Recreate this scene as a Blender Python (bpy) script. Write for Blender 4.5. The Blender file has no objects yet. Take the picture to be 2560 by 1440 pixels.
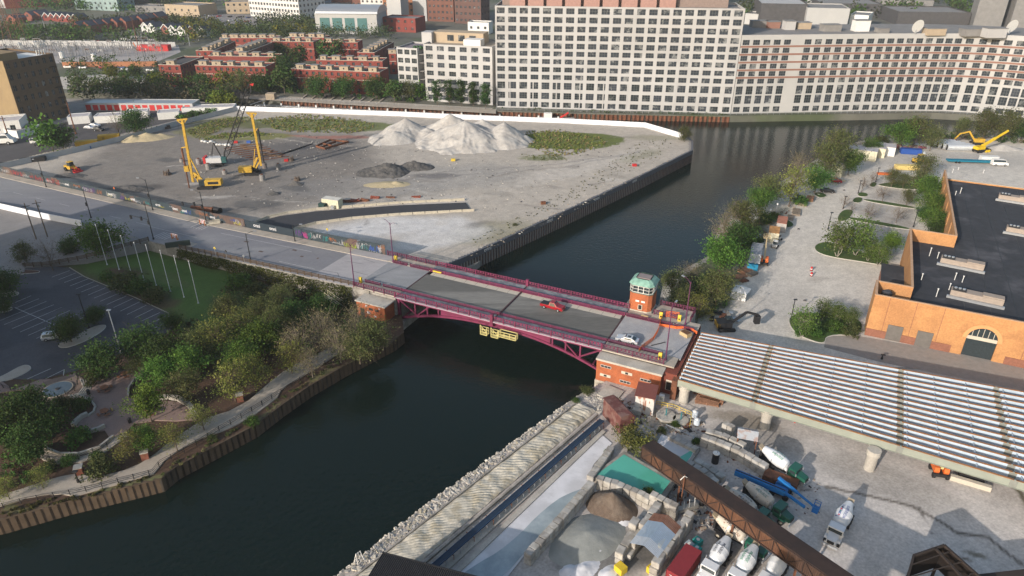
import bpy,bmesh,math,random
import numpy as np
from mathutils import Vector,Matrix,geometry
from math import radians as R,sin,cos,pi,hypot,atan2
S=bpy.context.scene;COL=S.collection
# ---------------------------------------------------------------- camera, sky, sun, exposure
CH,CF,CT=88.0,1760.0,R(27.7)
cd=bpy.data.cameras.new("camera");cam=bpy.data.objects.new("camera",cd);COL.objects.link(cam)
cam.location=(0,0,CH);cam.rotation_euler=(R(90) - CT,0,0)
cd.sensor_width=36;cd.lens=CF / 2560 * 36;cd.clip_start=1;cd.clip_end=6000
S.camera=cam
SUN_AZ,SUN_EL=R(222),R(20)
w=bpy.data.worlds.new("World");S.world=w;w.use_nodes=True
wn=w.node_tree.nodes;wl=w.node_tree.links
sky=wn.new("ShaderNodeTexSky");sky.sky_type='NISHITA';sky.sun_disc=False
sky.sun_elevation=SUN_EL;sky.sun_rotation=SUN_AZ;sky.air_density=1.3;sky.dust_density=2.5;sky.ozone_density=1.6
wl.new(sky.outputs[0],wn["Background"].inputs[0]);wn["Background"].inputs[1].default_value=0.11
ld=bpy.data.lights.new("sun",'SUN');sun=bpy.data.objects.new("sun",ld);COL.objects.link(sun)
ld.energy=3.2;ld.angle=R(0.6);ld.color=(1.0,0.90,0.80)
sd=Vector((sin(SUN_AZ) * cos(SUN_EL),cos(SUN_AZ) * cos(SUN_EL),sin(SUN_EL)))
sun.rotation_euler=sd.to_track_quat('Z','Y').to_euler();sun.location=(-100,-60,150)
S.view_settings.view_transform='Standard';S.view_settings.look='None';S.view_settings.gamma=1
S.view_settings.exposure=0.74
S.render.engine='CYCLES';S.cycles.use_denoising=True
S.cycles.max_bounces=5;S.cycles.diffuse_bounces=3;S.cycles.glossy_bounces=2;S.cycles.volume_bounces=0
S.cycles.transparent_max_bounces=4;S.cycles.transmission_bounces=2
# ---------------------------------------------------------------- geometry helpers
rnd=random.Random(11)
def G(px,py,z=0.0):
    """point of the level z seen at that place of the photograph"""
    dx=px - 1280;dy=720 - py
    Y=CF * cos(CT) + dy * sin(CT);Z=-CF * sin(CT) + dy * cos(CT)
    t=(z - CH) / Z
    return Vector((dx * t,Y * t,z))
def HT(p,py):
    k=(720 - py) / CF
    return CH + p[1] * (k * cos(CT) - sin(CT)) / (cos(CT) + k * sin(CT))
AZ=R(116.1)
EX=Vector((sin(AZ),cos(AZ),0));NX=Vector((-cos(AZ),sin(AZ),0));UP=Vector((0,0,1))
RZ=atan2(EX.y,EX.x)
def V(*a): return Vector(a)
def vn(a,n=3):
    return Vector(a).normalized()
class MB:
    def __init__(s): s.v=[];s.f=[];s.m=[];s.k=0;s.X=None
    def at(s,M): s.X=M;return s
    def mat(s,k): s.k=k;return s
    def add(s,pts,faces):
        b=len(s.v)
        for p in pts:
            p=Vector(p)
            s.v.append(tuple(s.X @ p) if s.X else tuple(p))
        for f in faces: s.f.append([b + i for i in f]);s.m.append(s.k)
        return s
    def quad(s,*p): return s.add(p,[tuple(range(len(p)))])
    def box(s,x0,x1,y0,y1,z0,z1):
        return s.add([(x0,y0,z0),(x1,y0,z0),(x1,y1,z0),(x0,y1,z0),(x0,y0,z1),(x1,y0,z1),(x1,y1,z1),(x0,y1,z1)],
            [(0,3,2,1),(4,5,6,7),(0,1,5,4),(1,2,6,5),(2,3,7,6),(3,0,4,7)])
    def cb(s,c,d):
        return s.box(c[0]-d[0]/2,c[0]+d[0]/2,c[1]-d[1]/2,c[1]+d[1]/2,c[2]-d[2]/2,c[2]+d[2]/2)
    def bar(s,a,b,w,h=None,up=(0,0,1)):
        a=Vector(a);b=Vector(b);h=h or w;d=(b - a)
        if d.length < 1e-6: return s
        d.normalize();u=Vector(up)
        if abs(d.dot(u)) > .99: u=Vector((1,0,0))
        r=d.cross(u).normalized() * (w / 2);q=r.cross(d).normalized() * (h / 2)
        return s.add([a-r-q,a+r-q,a+r+q,a-r+q,b-r-q,b+r-q,b+r+q,b-r+q],
            [(0,1,2,3),(7,6,5,4),(0,4,5,1),(1,5,6,2),(2,6,7,3),(3,7,4,0)])
    def cyl(s,a,b,r1,r2=None,n=10,cap=True):
        a=Vector(a);b=Vector(b);r2=r1 if r2 is None else r2;d=(b - a).normalized()
        u=Vector((0,0,1)) if abs(d.z) < .9 else Vector((1,0,0))
        x=d.cross(u).normalized();y=d.cross(x)
        P=[a + (x * cos(2*pi*i/n) + y * sin(2*pi*i/n)) * r1 for i in range(n)] + [b + (x * cos(2*pi*i/n) + y * sin(2*pi*i/n)) * r2 for i in range(n)]
        F=[(i,n+i,n+(i+1)%n,(i+1)%n) for i in range(n)]
        if cap: F += [tuple(range(n)),tuple(range(2*n-1,n-1,-1))]
        return s.add(P,F)
    def lathe(s,a,ax,prof,n=14):
        """profile of (distance along axis, radius)"""
        for (t0,r0),(t1,r1) in zip(prof,prof[1:]):
            s.cyl(Vector(a) + Vector(ax) * t0,Vector(a) + Vector(ax) * t1,max(r0,.01),max(r1,.01),n,False)
        s.cyl(Vector(a) + Vector(ax)*prof[0][0],Vector(a) + Vector(ax)*(prof[0][0]+.01),max(prof[0][1],.01),None,n)
        s.cyl(Vector(a) + Vector(ax)*(prof[-1][0]-.01),Vector(a) + Vector(ax)*prof[-1][0],max(prof[-1][1],.01),None,n)
        return s
    def prism(s,poly,z0,z1,top=True,bot=False):
        """poly of xy(z ignored); z0/z1 numbers"""
        n=len(poly);P=[Vector((p[0],p[1],0)) for p in poly]
        ar=sum(P[i].x*P[(i+1)%n].y - P[(i+1)%n].x*P[i].y for i in range(n))
        if ar < 0: P.reverse()
        V0=[(p.x,p.y,z0) for p in P] + [(p.x,p.y,z1) for p in P]
        F=[(i,(i+1)%n,n+(i+1)%n,n+i) for i in range(n)]
        tri=geometry.tessellate_polygon([P])
        def orient(t,upw):
            a,b,c=(P[i] for i in t);k=(b.x-a.x)*(c.y-a.y)-(b.y-a.y)*(c.x-a.x)
            return t if (k > 0) == upw else t[::-1]
        if top: F += [tuple(n+i for i in orient(t,True)) for t in tri]
        if bot: F += [tuple(orient(t,False)) for t in tri]
        return s.add(V0,F)
    def profile(s,poly,x0,x1):
        """2-D outline in local YZ extruded along X; closed"""
        n=len(poly);P=[Vector((a,b,0)) for a,b in poly]
        ar=sum(P[i].x*P[(i+1)%n].y - P[(i+1)%n].x*P[i].y for i in range(n))
        if ar < 0: P.reverse()
        tri=[t if (P[t[1]]-P[t[0]]).cross(P[t[2]]-P[t[0]]).z > 0 else t[::-1] for t in geometry.tessellate_polygon([P])]
        F=[(i,n+i,n+(i+1)%n,(i+1)%n)[::-1] for i in range(n)]
        F += [tuple(n+i for i in t) for t in tri] + [tuple(t[::-1]) for t in tri]
        return s.add([(x0,p.x,p.y) for p in P] + [(x1,p.x,p.y) for p in P],F)
    def sphere(s,c,r,n=8,m=6,sz=1.0):
        P=[];F=[]
        for j in range(m+1):
            t=pi*j/m
            for i in range(n): P.append((c[0]+r*sin(t)*cos(2*pi*i/n),c[1]+r*sin(t)*sin(2*pi*i/n),c[2]+r*sz*cos(t)))
        for j in range(m):
            for i in range(n): F.append((j*n+i,(j+1)*n+i,(j+1)*n+(i+1)%n,j*n+(i+1)%n))
        return s.add(P,F)
    def mesh(s,name,mats,inv=None):
        me=bpy.data.meshes.new(name)
        vs=s.v if inv is None else [tuple(inv @ Vector(p)) for p in s.v]
        me.from_pydata(vs,[],s.f)
        for m in (mats if isinstance(mats,(list,tuple)) else [mats]): me.materials.append(m)
        if any(s.m): me.polygons.foreach_set('material_index',s.m)
        me.update();return me
    def build(s,name,mats,parent=None,world=False,smooth=False):
        inv=TM[root(parent)].inverted() if (world and parent) else None
        me=s.mesh(name,mats,inv)
        if smooth: me.polygons.foreach_set('use_smooth',[True]*len(me.polygons))
        o=bpy.data.objects.new(name,me);COL.objects.link(o)
        if parent: o.parent=parent
        else: TM[o]=Matrix()
        return o
TM={};LABELS={}
def root(o):
    while o.parent: o=o.parent
    return o
def tag(o,label,cat,group=None,kind=None):
    if label:
        n=len(label.split())
        if n < 4 or n > 16: print('LABEL LENGTH',n,label)
        LABELS.setdefault(label,[]).append(o.name);o['label']=label
    if cat: o['category']=cat
    if group: o['group']=group
    if kind: o['kind']=kind
    return o
def thing(name,label,cat,loc=(0,0,0),rz=0.0,group=None):
    o=bpy.data.objects.new(name,None);COL.objects.link(o);o.empty_display_size=.5
    o.location=loc;o.rotation_euler=(0,0,rz)
    TM[o]=Matrix.Translation(Vector(loc)) @ Matrix.Rotation(rz,4,'Z')
    return tag(o,label,cat,group)
def struct(o,kind='structure'): o['kind']=kind;return o
KIDS={}
def kids(o):
    return [c for c in o.children]
def dup(src,loc,rz=0.0,label=None,sc=None,group=None):
    def cp(o,par):
        c=o.copy();COL.objects.link(c);c.parent=par
        for ch in o.children: cp(ch,c)
        return c
    c=cp(src,None);c.location=loc;c.rotation_euler=(0,0,rz)
    if sc: c.scale=(sc,)*3 if not hasattr(sc,'__len__') else sc
    TM[c]=Matrix.Translation(Vector(loc)) @ Matrix.Rotation(rz,4,'Z')
    if label: tag(c,label,None,group)
    return c
def sub(name,me,parent,loc=(0,0,0),rz=0.0):
    o=bpy.data.objects.new(name,me);COL.objects.link(o);o.parent=parent;o.location=loc;o.rotation_euler=(0,0,rz)
    return o
ORD=['first','second','third','fourth','fifth','sixth','seventh','eighth','ninth','tenth','eleventh','twelfth','thirteenth','fourteenth','fifteenth','sixteenth','seventeenth','eighteenth','nineteenth','twentieth','twenty-first','twenty-second','twenty-third','twenty-fourth','twenty-fifth','twenty-sixth','twenty-seventh','twenty-eighth','twenty-ninth','thirtieth','thirty-first','thirty-second','thirty-third','thirty-fourth','thirty-fifth','thirty-sixth','thirty-seventh','thirty-eighth','thirty-ninth','fortieth']
# ---------------------------------------------------------------- materials
MATS={}
def mat(name,col,rough=.85,var=.18,sc=1.0,bump=0.0,metal=0.0,col2=None,sc2=None,amt=.5,obj=False,spec=.3,stretch=None,attr=False,trans=0.0,orand=0.0,lo=.45,hi=.6,fine=None):
    """principled surface whose colour is broken up by two noises"""
    if name in MATS: return MATS[name]
    m=bpy.data.materials.new(name);m.use_nodes=True;MATS[name]=m
    nt=m.node_tree;N=nt.nodes;L=nt.links;b=N["Principled BSDF"]
    b.inputs['Roughness'].default_value=rough;b.inputs['Metallic'].default_value=metal
    b.inputs['Specular IOR Level'].default_value=spec
    if obj: src=N.new("ShaderNodeTexCoord").outputs['Object']
    else: src=N.new("ShaderNodeNewGeometry").outputs['Position']
    if stretch:
        mp=N.new("ShaderNodeMapping");mp.inputs['Scale'].default_value=stretch[:3]
        if len(stretch) > 3: mp.inputs['Rotation'].default_value=(0,0,stretch[3])
        L.new(src,mp.inputs['Vector']);src=mp.outputs[0]
    def noise(s,d=5,r=.6):
        n=N.new("ShaderNodeTexNoise");n.inputs['Scale'].default_value=s;n.inputs['Detail'].default_value=d;n.inputs['Roughness'].default_value=r
        L.new(src,n.inputs['Vector']);return n.outputs['Fac']
    def mix(fac,a,c,mode='MIX',f=None):
        x=N.new("ShaderNodeMix");x.data_type='RGBA';x.blend_type=mode
        if fac is not None: L.new(fac,x.inputs[0])
        else: x.inputs[0].default_value=f
        for i,q in ((6,a),(7,c)):
            if isinstance(q,(tuple,list)): x.inputs[i].default_value=(*q[:3],1)
            else: L.new(q,x.inputs[i])
        return x.outputs[2]
    def ramp(fac,a,c):
        r=N.new("ShaderNodeMapRange");r.inputs[1].default_value=a;r.inputs[2].default_value=c
        r.inputs[3].default_value=0;r.inputs[4].default_value=1;r.interpolation_type='SMOOTHSTEP'
        L.new(fac,r.inputs[0]);return r.outputs[0]
    cur=tuple(col)
    if attr:
        at=N.new("ShaderNodeAttribute");at.attribute_name='Col';cur=at.outputs['Color']
    if col2:
        f=ramp(noise(sc2 or sc*.3),lo,hi)
        mm=N.new("ShaderNodeMath");mm.operation='MULTIPLY';mm.inputs[1].default_value=amt;L.new(f,mm.inputs[0])
        cur=mix(mm.outputs[0],cur,col2)
    if orand:
        oi=N.new("ShaderNodeObjectInfo");hv=N.new("ShaderNodeHueSaturation")
        r=N.new("ShaderNodeMapRange");r.inputs[3].default_value=1-orand;r.inputs[4].default_value=1+orand;L.new(oi.outputs['Random'],r.inputs[0])
        L.new(r.outputs[0],hv.inputs['Value'])
        r2=N.new("ShaderNodeMapRange");r2.inputs[3].default_value=.5-orand*.06;r2.inputs[4].default_value=.5+orand*.06;L.new(oi.outputs['Random'],r2.inputs[0])
        L.new(r2.outputs[0],hv.inputs['Hue'])
        if isinstance(cur,tuple): hv.inputs['Color'].default_value=(*cur,1)
        else: L.new(cur,hv.inputs['Color'])
        cur=hv.outputs[0]
    if var:
        r=N.new("ShaderNodeMapRange");r.inputs[1].default_value=.25;r.inputs[2].default_value=.75
        r.inputs[3].default_value=1-var;r.inputs[4].default_value=1+var;L.new(noise(sc,8,.68),r.inputs[0])
        cb=N.new("ShaderNodeCombineColor")
        for i in range(3): L.new(r.outputs[0],cb.inputs[i])
        cur=mix(None,cur,cb.outputs[0],'MULTIPLY',1.0)
    if fine:
        r=N.new("ShaderNodeMapRange");r.inputs[1].default_value=.3;r.inputs[2].default_value=.7
        r.inputs[3].default_value=1-fine[1];r.inputs[4].default_value=1+fine[1];L.new(noise(fine[0],2,.5),r.inputs[0])
        cb=N.new("ShaderNodeCombineColor")
        for i in range(3): L.new(r.outputs[0],cb.inputs[i])
        cur=mix(None,cur,cb.outputs[0],'MULTIPLY',1.0)
    if isinstance(cur,tuple): b.inputs['Base Color'].default_value=(*cur,1)
    else: L.new(cur,b.inputs['Base Color'])
    if bump:
        bp=N.new("ShaderNodeBump");bp.inputs['Strength'].default_value=min(1,bump);bp.inputs['Distance'].default_value=.3*max(1,bump)
        L.new(noise(sc*1.5,6,.7),bp.inputs['Height']);L.new(bp.outputs[0],b.inputs['Normal'])
    if trans:
        t=N.new("ShaderNodeBsdfTranslucent");ms=N.new("ShaderNodeMixShader");ms.inputs[0].default_value=trans
        if isinstance(cur,tuple): t.inputs[0].default_value=(*cur,1)
        else: L.new(cur,t.inputs[0])
        L.new(b.outputs[0],ms.inputs[1]);L.new(t.outputs[0],ms.inputs[2]);L.new(ms.outputs[0],N["Material Output"].inputs[0])
    return m
def flat(name,col,rough=.6,metal=0.0,var=.12,sc=1.5,**k): return mat(name,col,rough,var,sc,metal=metal,**k)
# numpy value noise
_rs=np.random.RandomState(5);_T=_rs.rand(256,256)
def vnoise(x,y):
    xi=np.floor(x).astype(int);yi=np.floor(y).astype(int);fx=x-xi;fy=y-yi
    fx=fx*fx*(3-2*fx);fy=fy*fy*(3-2*fy);a=xi & 255;b=yi & 255;c=(xi+1) & 255;d=(yi+1) & 255
    return (_T[a,b]*(1-fx)+_T[c,b]*fx)*(1-fy)+(_T[a,d]*(1-fx)+_T[c,d]*fx)*fy
def fbm(x,y,o=5,g=.5):
    s=0;A=1;t=0
    for i in range(o): s=s + A*vnoise(x*2**i+17.3*i,y*2**i+9.1*i);t += A;A *= g
    return s/t
def inpoly(x,y,P):
    r=np.zeros(x.shape,bool);n=len(P)
    for i in range(n):
        x0,y0=P[i][0],P[i][1];x1,y1=P[(i+1)%n][0],P[(i+1)%n][1]
        c=((y0 > y) != (y1 > y)) & (x < (x1-x0)*(y-y0)/((y1-y0) if y1 != y0 else 1e-9)+x0)
        r ^= c
    return r
def segd(x,y,P,closed=True):
    d=np.full(x.shape,1e9);n=len(P)
    for i in range(n if closed else n-1):
        ax,ay=P[i][0],P[i][1];bx,by=P[(i+1)%n][0]-ax,P[(i+1)%n][1]-ay
        t=np.clip(((x-ax)*bx+(y-ay)*by)/(bx*bx+by*by+1e-9),0,1)
        d=np.minimum(d,np.hypot(x-ax-t*bx,y-ay-t*by))
    return d
def gridmesh(name,mask,X,Y,Z,mats,Cc=None):
    """mesh over the grid cells whose four corners are inside mask"""
    idx=np.arange(X.size).reshape(X.shape)
    m=mask[:-1,:-1] & mask[1:,:-1] & mask[:-1,1:] & mask[1:,1:]
    F=np.stack([idx[:-1,:-1][m],idx[1:,:-1][m],idx[1:,1:][m],idx[:-1,1:][m]],1)
    used=np.unique(F);re=np.full(X.size,-1);re[used]=np.arange(len(used))
    me=bpy.data.meshes.new(name)
    v=np.stack([X.ravel()[used],Y.ravel()[used],Z.ravel()[used]],1)
    me.from_pydata(v.tolist(),[],re[F].tolist())
    for q in (mats if isinstance(mats,list) else [mats]): me.materials.append(q)
    me.polygons.foreach_set('use_smooth',[True]*len(me.polygons))
    if Cc is not None:
        ca=me.color_attributes.new('Col','FLOAT_COLOR','POINT')
        c=np.concatenate([np.stack([Cc[i].ravel()[used] for i in range(3)],1),np.ones((len(used),1))],1)
        ca.data.foreach_set('color',c.astype(np.float32).ravel())
    me.update()
    if len(me.polygons) and me.polygons[0].normal.z < 0: me.flip_normals()
    o=bpy.data.objects.new(name,me);COL.objects.link(o);TM[o]=Matrix();return o
def W(pts,z): return [G(x,y,z) for x,y in pts]
def sheet(name,pts,z,m,thick=0.0,world=None,parent=None):
    P=world if world else W(pts,z)
    return MB().prism(P,z-max(thick,.02),z).build(name,m,parent,world=bool(parent))
def painted(name,pts,z,step,base,splats,m,hf=None,wob=3.0,shrink=None):
    """ground sheet with colour patches, mostly soil; splat=(kind, geometry, colour, softness, strength, breakup)"""
    P=W(pts,z);xs=[p.x for p in P];ys=[p.y for p in P]
    X,Y=np.meshgrid(np.arange(min(xs),max(xs),step),np.arange(min(ys),max(ys),step),indexing='ij')
    mask=inpoly(X,Y,P)
    wx=X+(fbm(X*.13,Y*.13)-.5)*2*wob;wy=Y+(fbm(X*.13+50,Y*.13+80)-.5)*2*wob
    C=[np.full(X.shape,base[i]) for i in range(3)]
    nb=fbm(X*.5+7,Y*.5+3,5,.7);nl=fbm(X*.05+3,Y*.05+9,4,.6)
    for kind,geo,col,soft,stg,brk in splats:
        if kind == 'e':
            c=G(geo[0],geo[1],z);rx,ry,a=geo[2],geo[3],R(geo[4])
            dx=wx-c.x;dy=wy-c.y;u=(dx*cos(a)+dy*sin(a))/rx;v=(-dx*sin(a)+dy*cos(a))/ry
            d=1-np.hypot(u,v);f=np.clip(d/soft,0,1)
        elif kind == 'p':
            Q=W(geo,z);ins=inpoly(wx,wy,Q);d=segd(wx,wy,Q);f=np.clip(np.where(ins,d,-d)/soft*.5+.5,0,1)
        else:
            Q=W(geo[1],z);d=segd(wx,wy,Q,False);f=np.clip((geo[0]-d)/soft,0,1)
        f=f*f*(3-2*f)
        if brk: f=f*np.clip((nb-.5+ (f-.5)*.5)*6*brk+.5,0,1)*1.0 if brk > 0 else f*np.clip((nl-.5)*8+.5,0,1)
        f=f*stg
        for i in range(3): C[i]=C[i]*(1-f)+col[i]*f
    k=.82+.36*nb
    for i in range(3): C[i]=C[i]*k
    Z=np.full(X.shape,z) if hf is None else z+hf(X,Y)
    return gridmesh(name,mask,X,Y,Z,m,C)
def wallgrid(mb,A,d,n,xb,zb,holes,depth):
    """wall in panels; A start, d unit direction, n outward normal; holes = set of (i,j) cells left open, with reveals"""
    A=Vector(A);d=Vector(d);n=Vector(n);U=UP
    for i in range(len(xb)-1):
        j=0
        while j < len(zb)-1:
            if (i,j) in holes:
                p=[A+d*xb[i]+U*zb[j],A+d*xb[i+1]+U*zb[j],A+d*xb[i+1]+U*zb[j+1],A+d*xb[i]+U*zb[j+1]]
                q=[v-n*depth for v in p]
                for a in range(4):
                    b=(a+1) % 4;mb.quad(p[a],p[b],q[b],q[a])
                j += 1
            else:
                k=j
                while k+1 < len(zb)-1 and (i,k+1) not in holes: k += 1
                mb.quad(A+d*xb[i]+U*zb[j],A+d*xb[i+1]+U*zb[j],A+d*xb[i+1]+U*zb[k+1],A+d*xb[i]+U*zb[k+1])
                j=k+1
# ---------------------------------------------------------------- ground, water
m_ground=mat('mixed_ground',(.12,.12,.10),.95,.25,.08,col2=(.06,.08,.035),sc2=.012,amt=.8)
m_paint=mat('painted_soil',(.3,.3,.3),.95,.13,.5,attr=True,fine=(2.6,.16),bump=.2)
m_conc=mat('pale_concrete',(.42,.395,.35),.9,.15,.5,col2=(.27,.25,.22),sc2=.25,amt=.6,fine=(3,.1))
m_concd=mat('weathered_concrete',(.30,.28,.25),.9,.22,.7,col2=(.15,.14,.12),sc2=.4,amt=.6,fine=(3,.12))
m_asph=mat('old_asphalt',(.155,.15,.155),.92,.12,.25,col2=(.20,.195,.19),sc2=.09,amt=.7,fine=(4,.1))
m_white=flat('white_paint',(.62,.62,.6),.6)
m_rust=mat('rusty_steel',(.16,.065,.035),.75,.35,1.2,col2=(.06,.03,.022),sc2=.8)
m_dark=flat('dark_metal',(.03,.03,.032),.5,.3)
m_black=flat('black_rubber',(.018,.018,.02),.8)
m_steel=flat('galvanised_steel',(.42,.44,.46),.4,.6)
def water_mat():
    m=bpy.data.materials.new('river_water');m.use_nodes=True;N=m.node_tree.nodes;L=m.node_tree.links;b=N["Principled BSDF"]
    b.inputs['Base Color'].default_value=(.004,.010,.008,1);b.inputs['Roughness'].default_value=.10;b.inputs['IOR'].default_value=1.33;b.inputs['Specular IOR Level'].default_value=.36
    g=N.new("ShaderNodeNewGeometry");n=N.new("ShaderNodeTexNoise");n.inputs['Scale'].default_value=.9;n.inputs['Detail'].default_value=4
    n2=N.new("ShaderNodeTexNoise");n2.inputs['Scale'].default_value=.03;n2.inputs['Detail'].default_value=3
    mm=N.new("ShaderNodeMath");mm.operation='MULTIPLY'
    L.new(g.outputs['Position'],n.inputs['Vector']);L.new(g.outputs['Position'],n2.inputs['Vector'])
    L.new(n.outputs[0],mm.inputs[0]);L.new(n2.outputs[0],mm.inputs[1])
    bp=N.new("ShaderNodeBump");bp.inputs['Strength'].default_value=.5;bp.inputs['Distance'].default_value=.35
    L.new(mm.outputs[0],bp.inputs['Height']);L.new(bp.outputs[0],b.inputs['Normal'])
    return m
m_water=water_mat()
o=MB().add([(-700,-60,0),(1100,-60,0),(1100,700,0),(-700,700,0)],[(0,1,2,3)]).build('water',m_water);struct(o)
SZ,PZ,YZ,FZ,DZ=5.2,3.0,2.5,3.0,8.0
LJ=(G(984,742,DZ)+G(1098,667,DZ))/2;RJ=(G(1502,873,DZ)+G(1572,772,DZ))/2
BO=(LJ+RJ)/2;BL=(RJ-LJ).dot(EX);BW=19.0
def br(e,n,z=0.0): return Vector((BO.x,BO.y,0))+EX*e+NX*n+UP*z
# far bank land
far=[(-2600,236),(440,232),(560,238),(700,250),(1240,277),(1500,284),(1825,290),(2100,286),(2330,282),(2450,288),(2560,300),(2800,330),(3600,420)]
FP=W(far,FZ)
MB().prism(FP+[V(1800,400,0),V(2600,2600,0),V(-2600,2600,0),V(-1500,420,0)],-2,FZ).build('ground',m_ground)
struct(bpy.data.objects['ground'])
# construction peninsula (and the land left of it)
site_px=[(1112,664),(1200,624),(1400,533),(1500,487),(1600,440),(1729,376),(1729,352),(1705,336),(1610,306),(1180,287),(592,264),(440,246),(-900,246),(-900,430),(0,442),(500,535),(965,642)]
SP=W(site_px,SZ)
MB().prism(SP,-2,SZ-.06).build('ground',mat('site_soil',(.27,.25,.23),.95,.2,.4));struct(bpy.data.objects['ground.001'])
tan=(.40,.36,.31);mud=(.12,.108,.10);pale=(.50,.465,.42);grs=(.17,.17,.05);grs2=(.11,.135,.035);dk=(.06,.055,.055);wht=(.56,.55,.54)
site_splats=[
 ('p',[(130,440),(330,330),(520,300),(760,330),(900,330),(960,400),(880,470),(700,540),(560,545),(350,500)],mud,9,.72,0),
 ('p',[(560,380),(760,350),(880,360),(870,400),(720,400),(620,420)],(.10,.095,.095),5,.7,0),
 ('e',(900,470,40,16,0),(.22,.21,.20),.5,.6,0),
 ('e',(1150,440,36,18,10),(.30,.285,.265),.5,.7,0),
 ('p',[(430,330),(560,290),(620,290),(640,310),(540,330),(560,352),(500,350)],grs,4,.8,1),
 ('e',(790,312,46,12,-6),grs2,.25,.9,1),
 ('e',(560,310,30,9,-8),(.11,.11,.05),.3,.8,1),
 ('e',(620,342,22,7,0),grs,.3,.9,1),
 ('e',(1415,352,27,14,0),grs2,.12,1.0,2),
 ('e',(1360,395,14,5,0),grs2,.5,.7,1),
 ('e',(1330,590,20,10,35),(.15,.15,.06),.7,.6,1),
 ('e',(1240,580,24,12,25),(.2,.19,.11),.7,.5,1),
 ('e',(1600,390,20,6,40),(.2,.2,.12),.7,.5,1),
 ('e',(1650,345,26,8,0),(.2,.2,.12),.7,.5,1),
 ('p',[(700,340),(900,338),(930,346),(800,350)],(.30,.13,.10),1.5,.8,1),
 ('p',[(740,590),(930,540),(1150,545),(1180,560),(1100,580),(860,600)],wht,4,.85,0),
 ('e',(1100,595,20,9,30),wht,.5,.7,0),
 ('e',(1100,500,20,8,0),pale,.6,.5,1),
 ('e',(1450,420,60,10,40),pale,.7,.5,1),
 ('l',(3,[(180,440),(300,480),(460,520),(600,530)]),dk,2,.45,1),
 ('l',(1.2,[(900,560),(1000,480),(1150,440),(1400,420),(1600,380)]),(.26,.245,.23),1,.7,1),
 ('l',(1.2,[(860,540),(960,460),(1120,430),(1400,410),(1560,385)]),(.26,.245,.23),1,.7,1),
 ('l',(1.0,[(350,420),(500,390),(700,430),(800,500)]),(.2,.19,.18),1,.8,1),
 ('e',(330,470,14,5,0),dk,.6,.8,0),('e',(740,470,10,5,0),(.09,.09,.09),.6,.7,1),('e',(640,510,12,5,0),(.09,.09,.09),.6,.7,1),
 ('e',(420,400,8,3,0),(.09,.09,.09),.6,.7,1),('e',(1085,440,12,3.5,0),(.11,.105,.11),.5,.7,0),  # last oval is a dark patch right of the earth heap
]
r_=random.Random(77)
for i in range(26):
    x,y,L=r_.uniform(300,1600),r_.uniform(330,520),r_.uniform(60,220);s_=r_.uniform(-.25,.12);c_=(tan,(.22,.20,.18),pale,(.17,.155,.145))[i%4]
    site_splats.append(('l',(r_.uniform(.5,1.3),[(x,y),(x+L*.5,y+L*.5*s_+r_.uniform(-6,6)),(x+L,y+L*s_)]),c_,.8,.6,1))
for i in range(30): site_splats.append(('e',(r_.uniform(250,1620),r_.uniform(320,600),r_.uniform(3,12),r_.uniform(1.5,5),r_.uniform(-30,30)),((.20,.185,.17),pale,(.26,.24,.21),(.15,.14,.13))[i%4],.8,.55,1))
site_px2=[(1112,664),(1200,624),(1400,533),(1500,487),(1600,440),(1725,378),(1725,352),(1705,336),(1610,306),(1180,287),(592,266),(450,303),(0,408),(-60,420),(0,442),(500,535),(965,642)]
def site_h(X,Y):
    return .25*(fbm(X*.12,Y*.12,5,.6)-.5)+.12*(fbm(X*.9,Y*.9,3,.6)-.5)+.1
o=painted('construction_ground',site_px2,SZ,.75,tan,site_splats,m_paint,site_h);struct(o)
# park land (left bank, near)
park_px=[(1010,830),(985,850),(930,878),(860,914),(773,964),(705,1011),(638,1062),(537,1115),(440,1166),(403,1196),(353,1209),(168,1253),(0,1300),(-300,1365),(-900,1450),(-900,560),(0,590),(370,602),(450,622),(890,716),(1000,745)]
PP=W(park_px,PZ)
MB().prism(PP,-2,PZ-.06).build('ground',mat('park_soil',(.085,.06,.04),.95,.3,.5));struct(bpy.data.objects['ground.002'])
mulch=(.075,.045,.03);lawn=(.055,.105,.02)
park_splats=[
 ('p',[(180,665),(370,612),(560,672),(640,720),(620,800),(560,900),(450,800),(350,740),(210,690)],lawn,4,1,0),('e',(420,700,14,5,-30),(.075,.10,.03),.7,.7,1),('e',(560,760,10,6,-30),(.04,.06,.02),.7,.7,1),('e',(520,830,9,6,0),(.05,.07,.02),.7,.8,1),('e',(330,680,10,4,-30),(.05,.055,.025),.7,.7,1),
 ('e',(300,690,9,4,-30),mulch,.4,.9,0),('e',(390,750,8,4,-30),mulch,.4,.7,0),
 ('p',[(560,690),(900,760),(980,820),(900,880),(600,800)],(.05,.06,.025),4,.8,1),
 ('l',(1.6,[(0,1290),(200,1252),(340,1212),(410,1196)]),(.13,.14,.06),1.5,.8,1),
 ('l',(1.4,[(520,1135),(700,1015),(880,905),(960,865)]),(.14,.14,.06),1.2,.7,1),
]
o=painted('park_ground',park_px[:15]+[(-900,640),(0,640),(370,612),(460,640),(880,740),(1000,765)],PZ,.6,mulch,park_splats,m_paint,lambda X,Y: .12*(fbm(X*.5,Y*.5,4,.6)-.5));struct(o)
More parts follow.
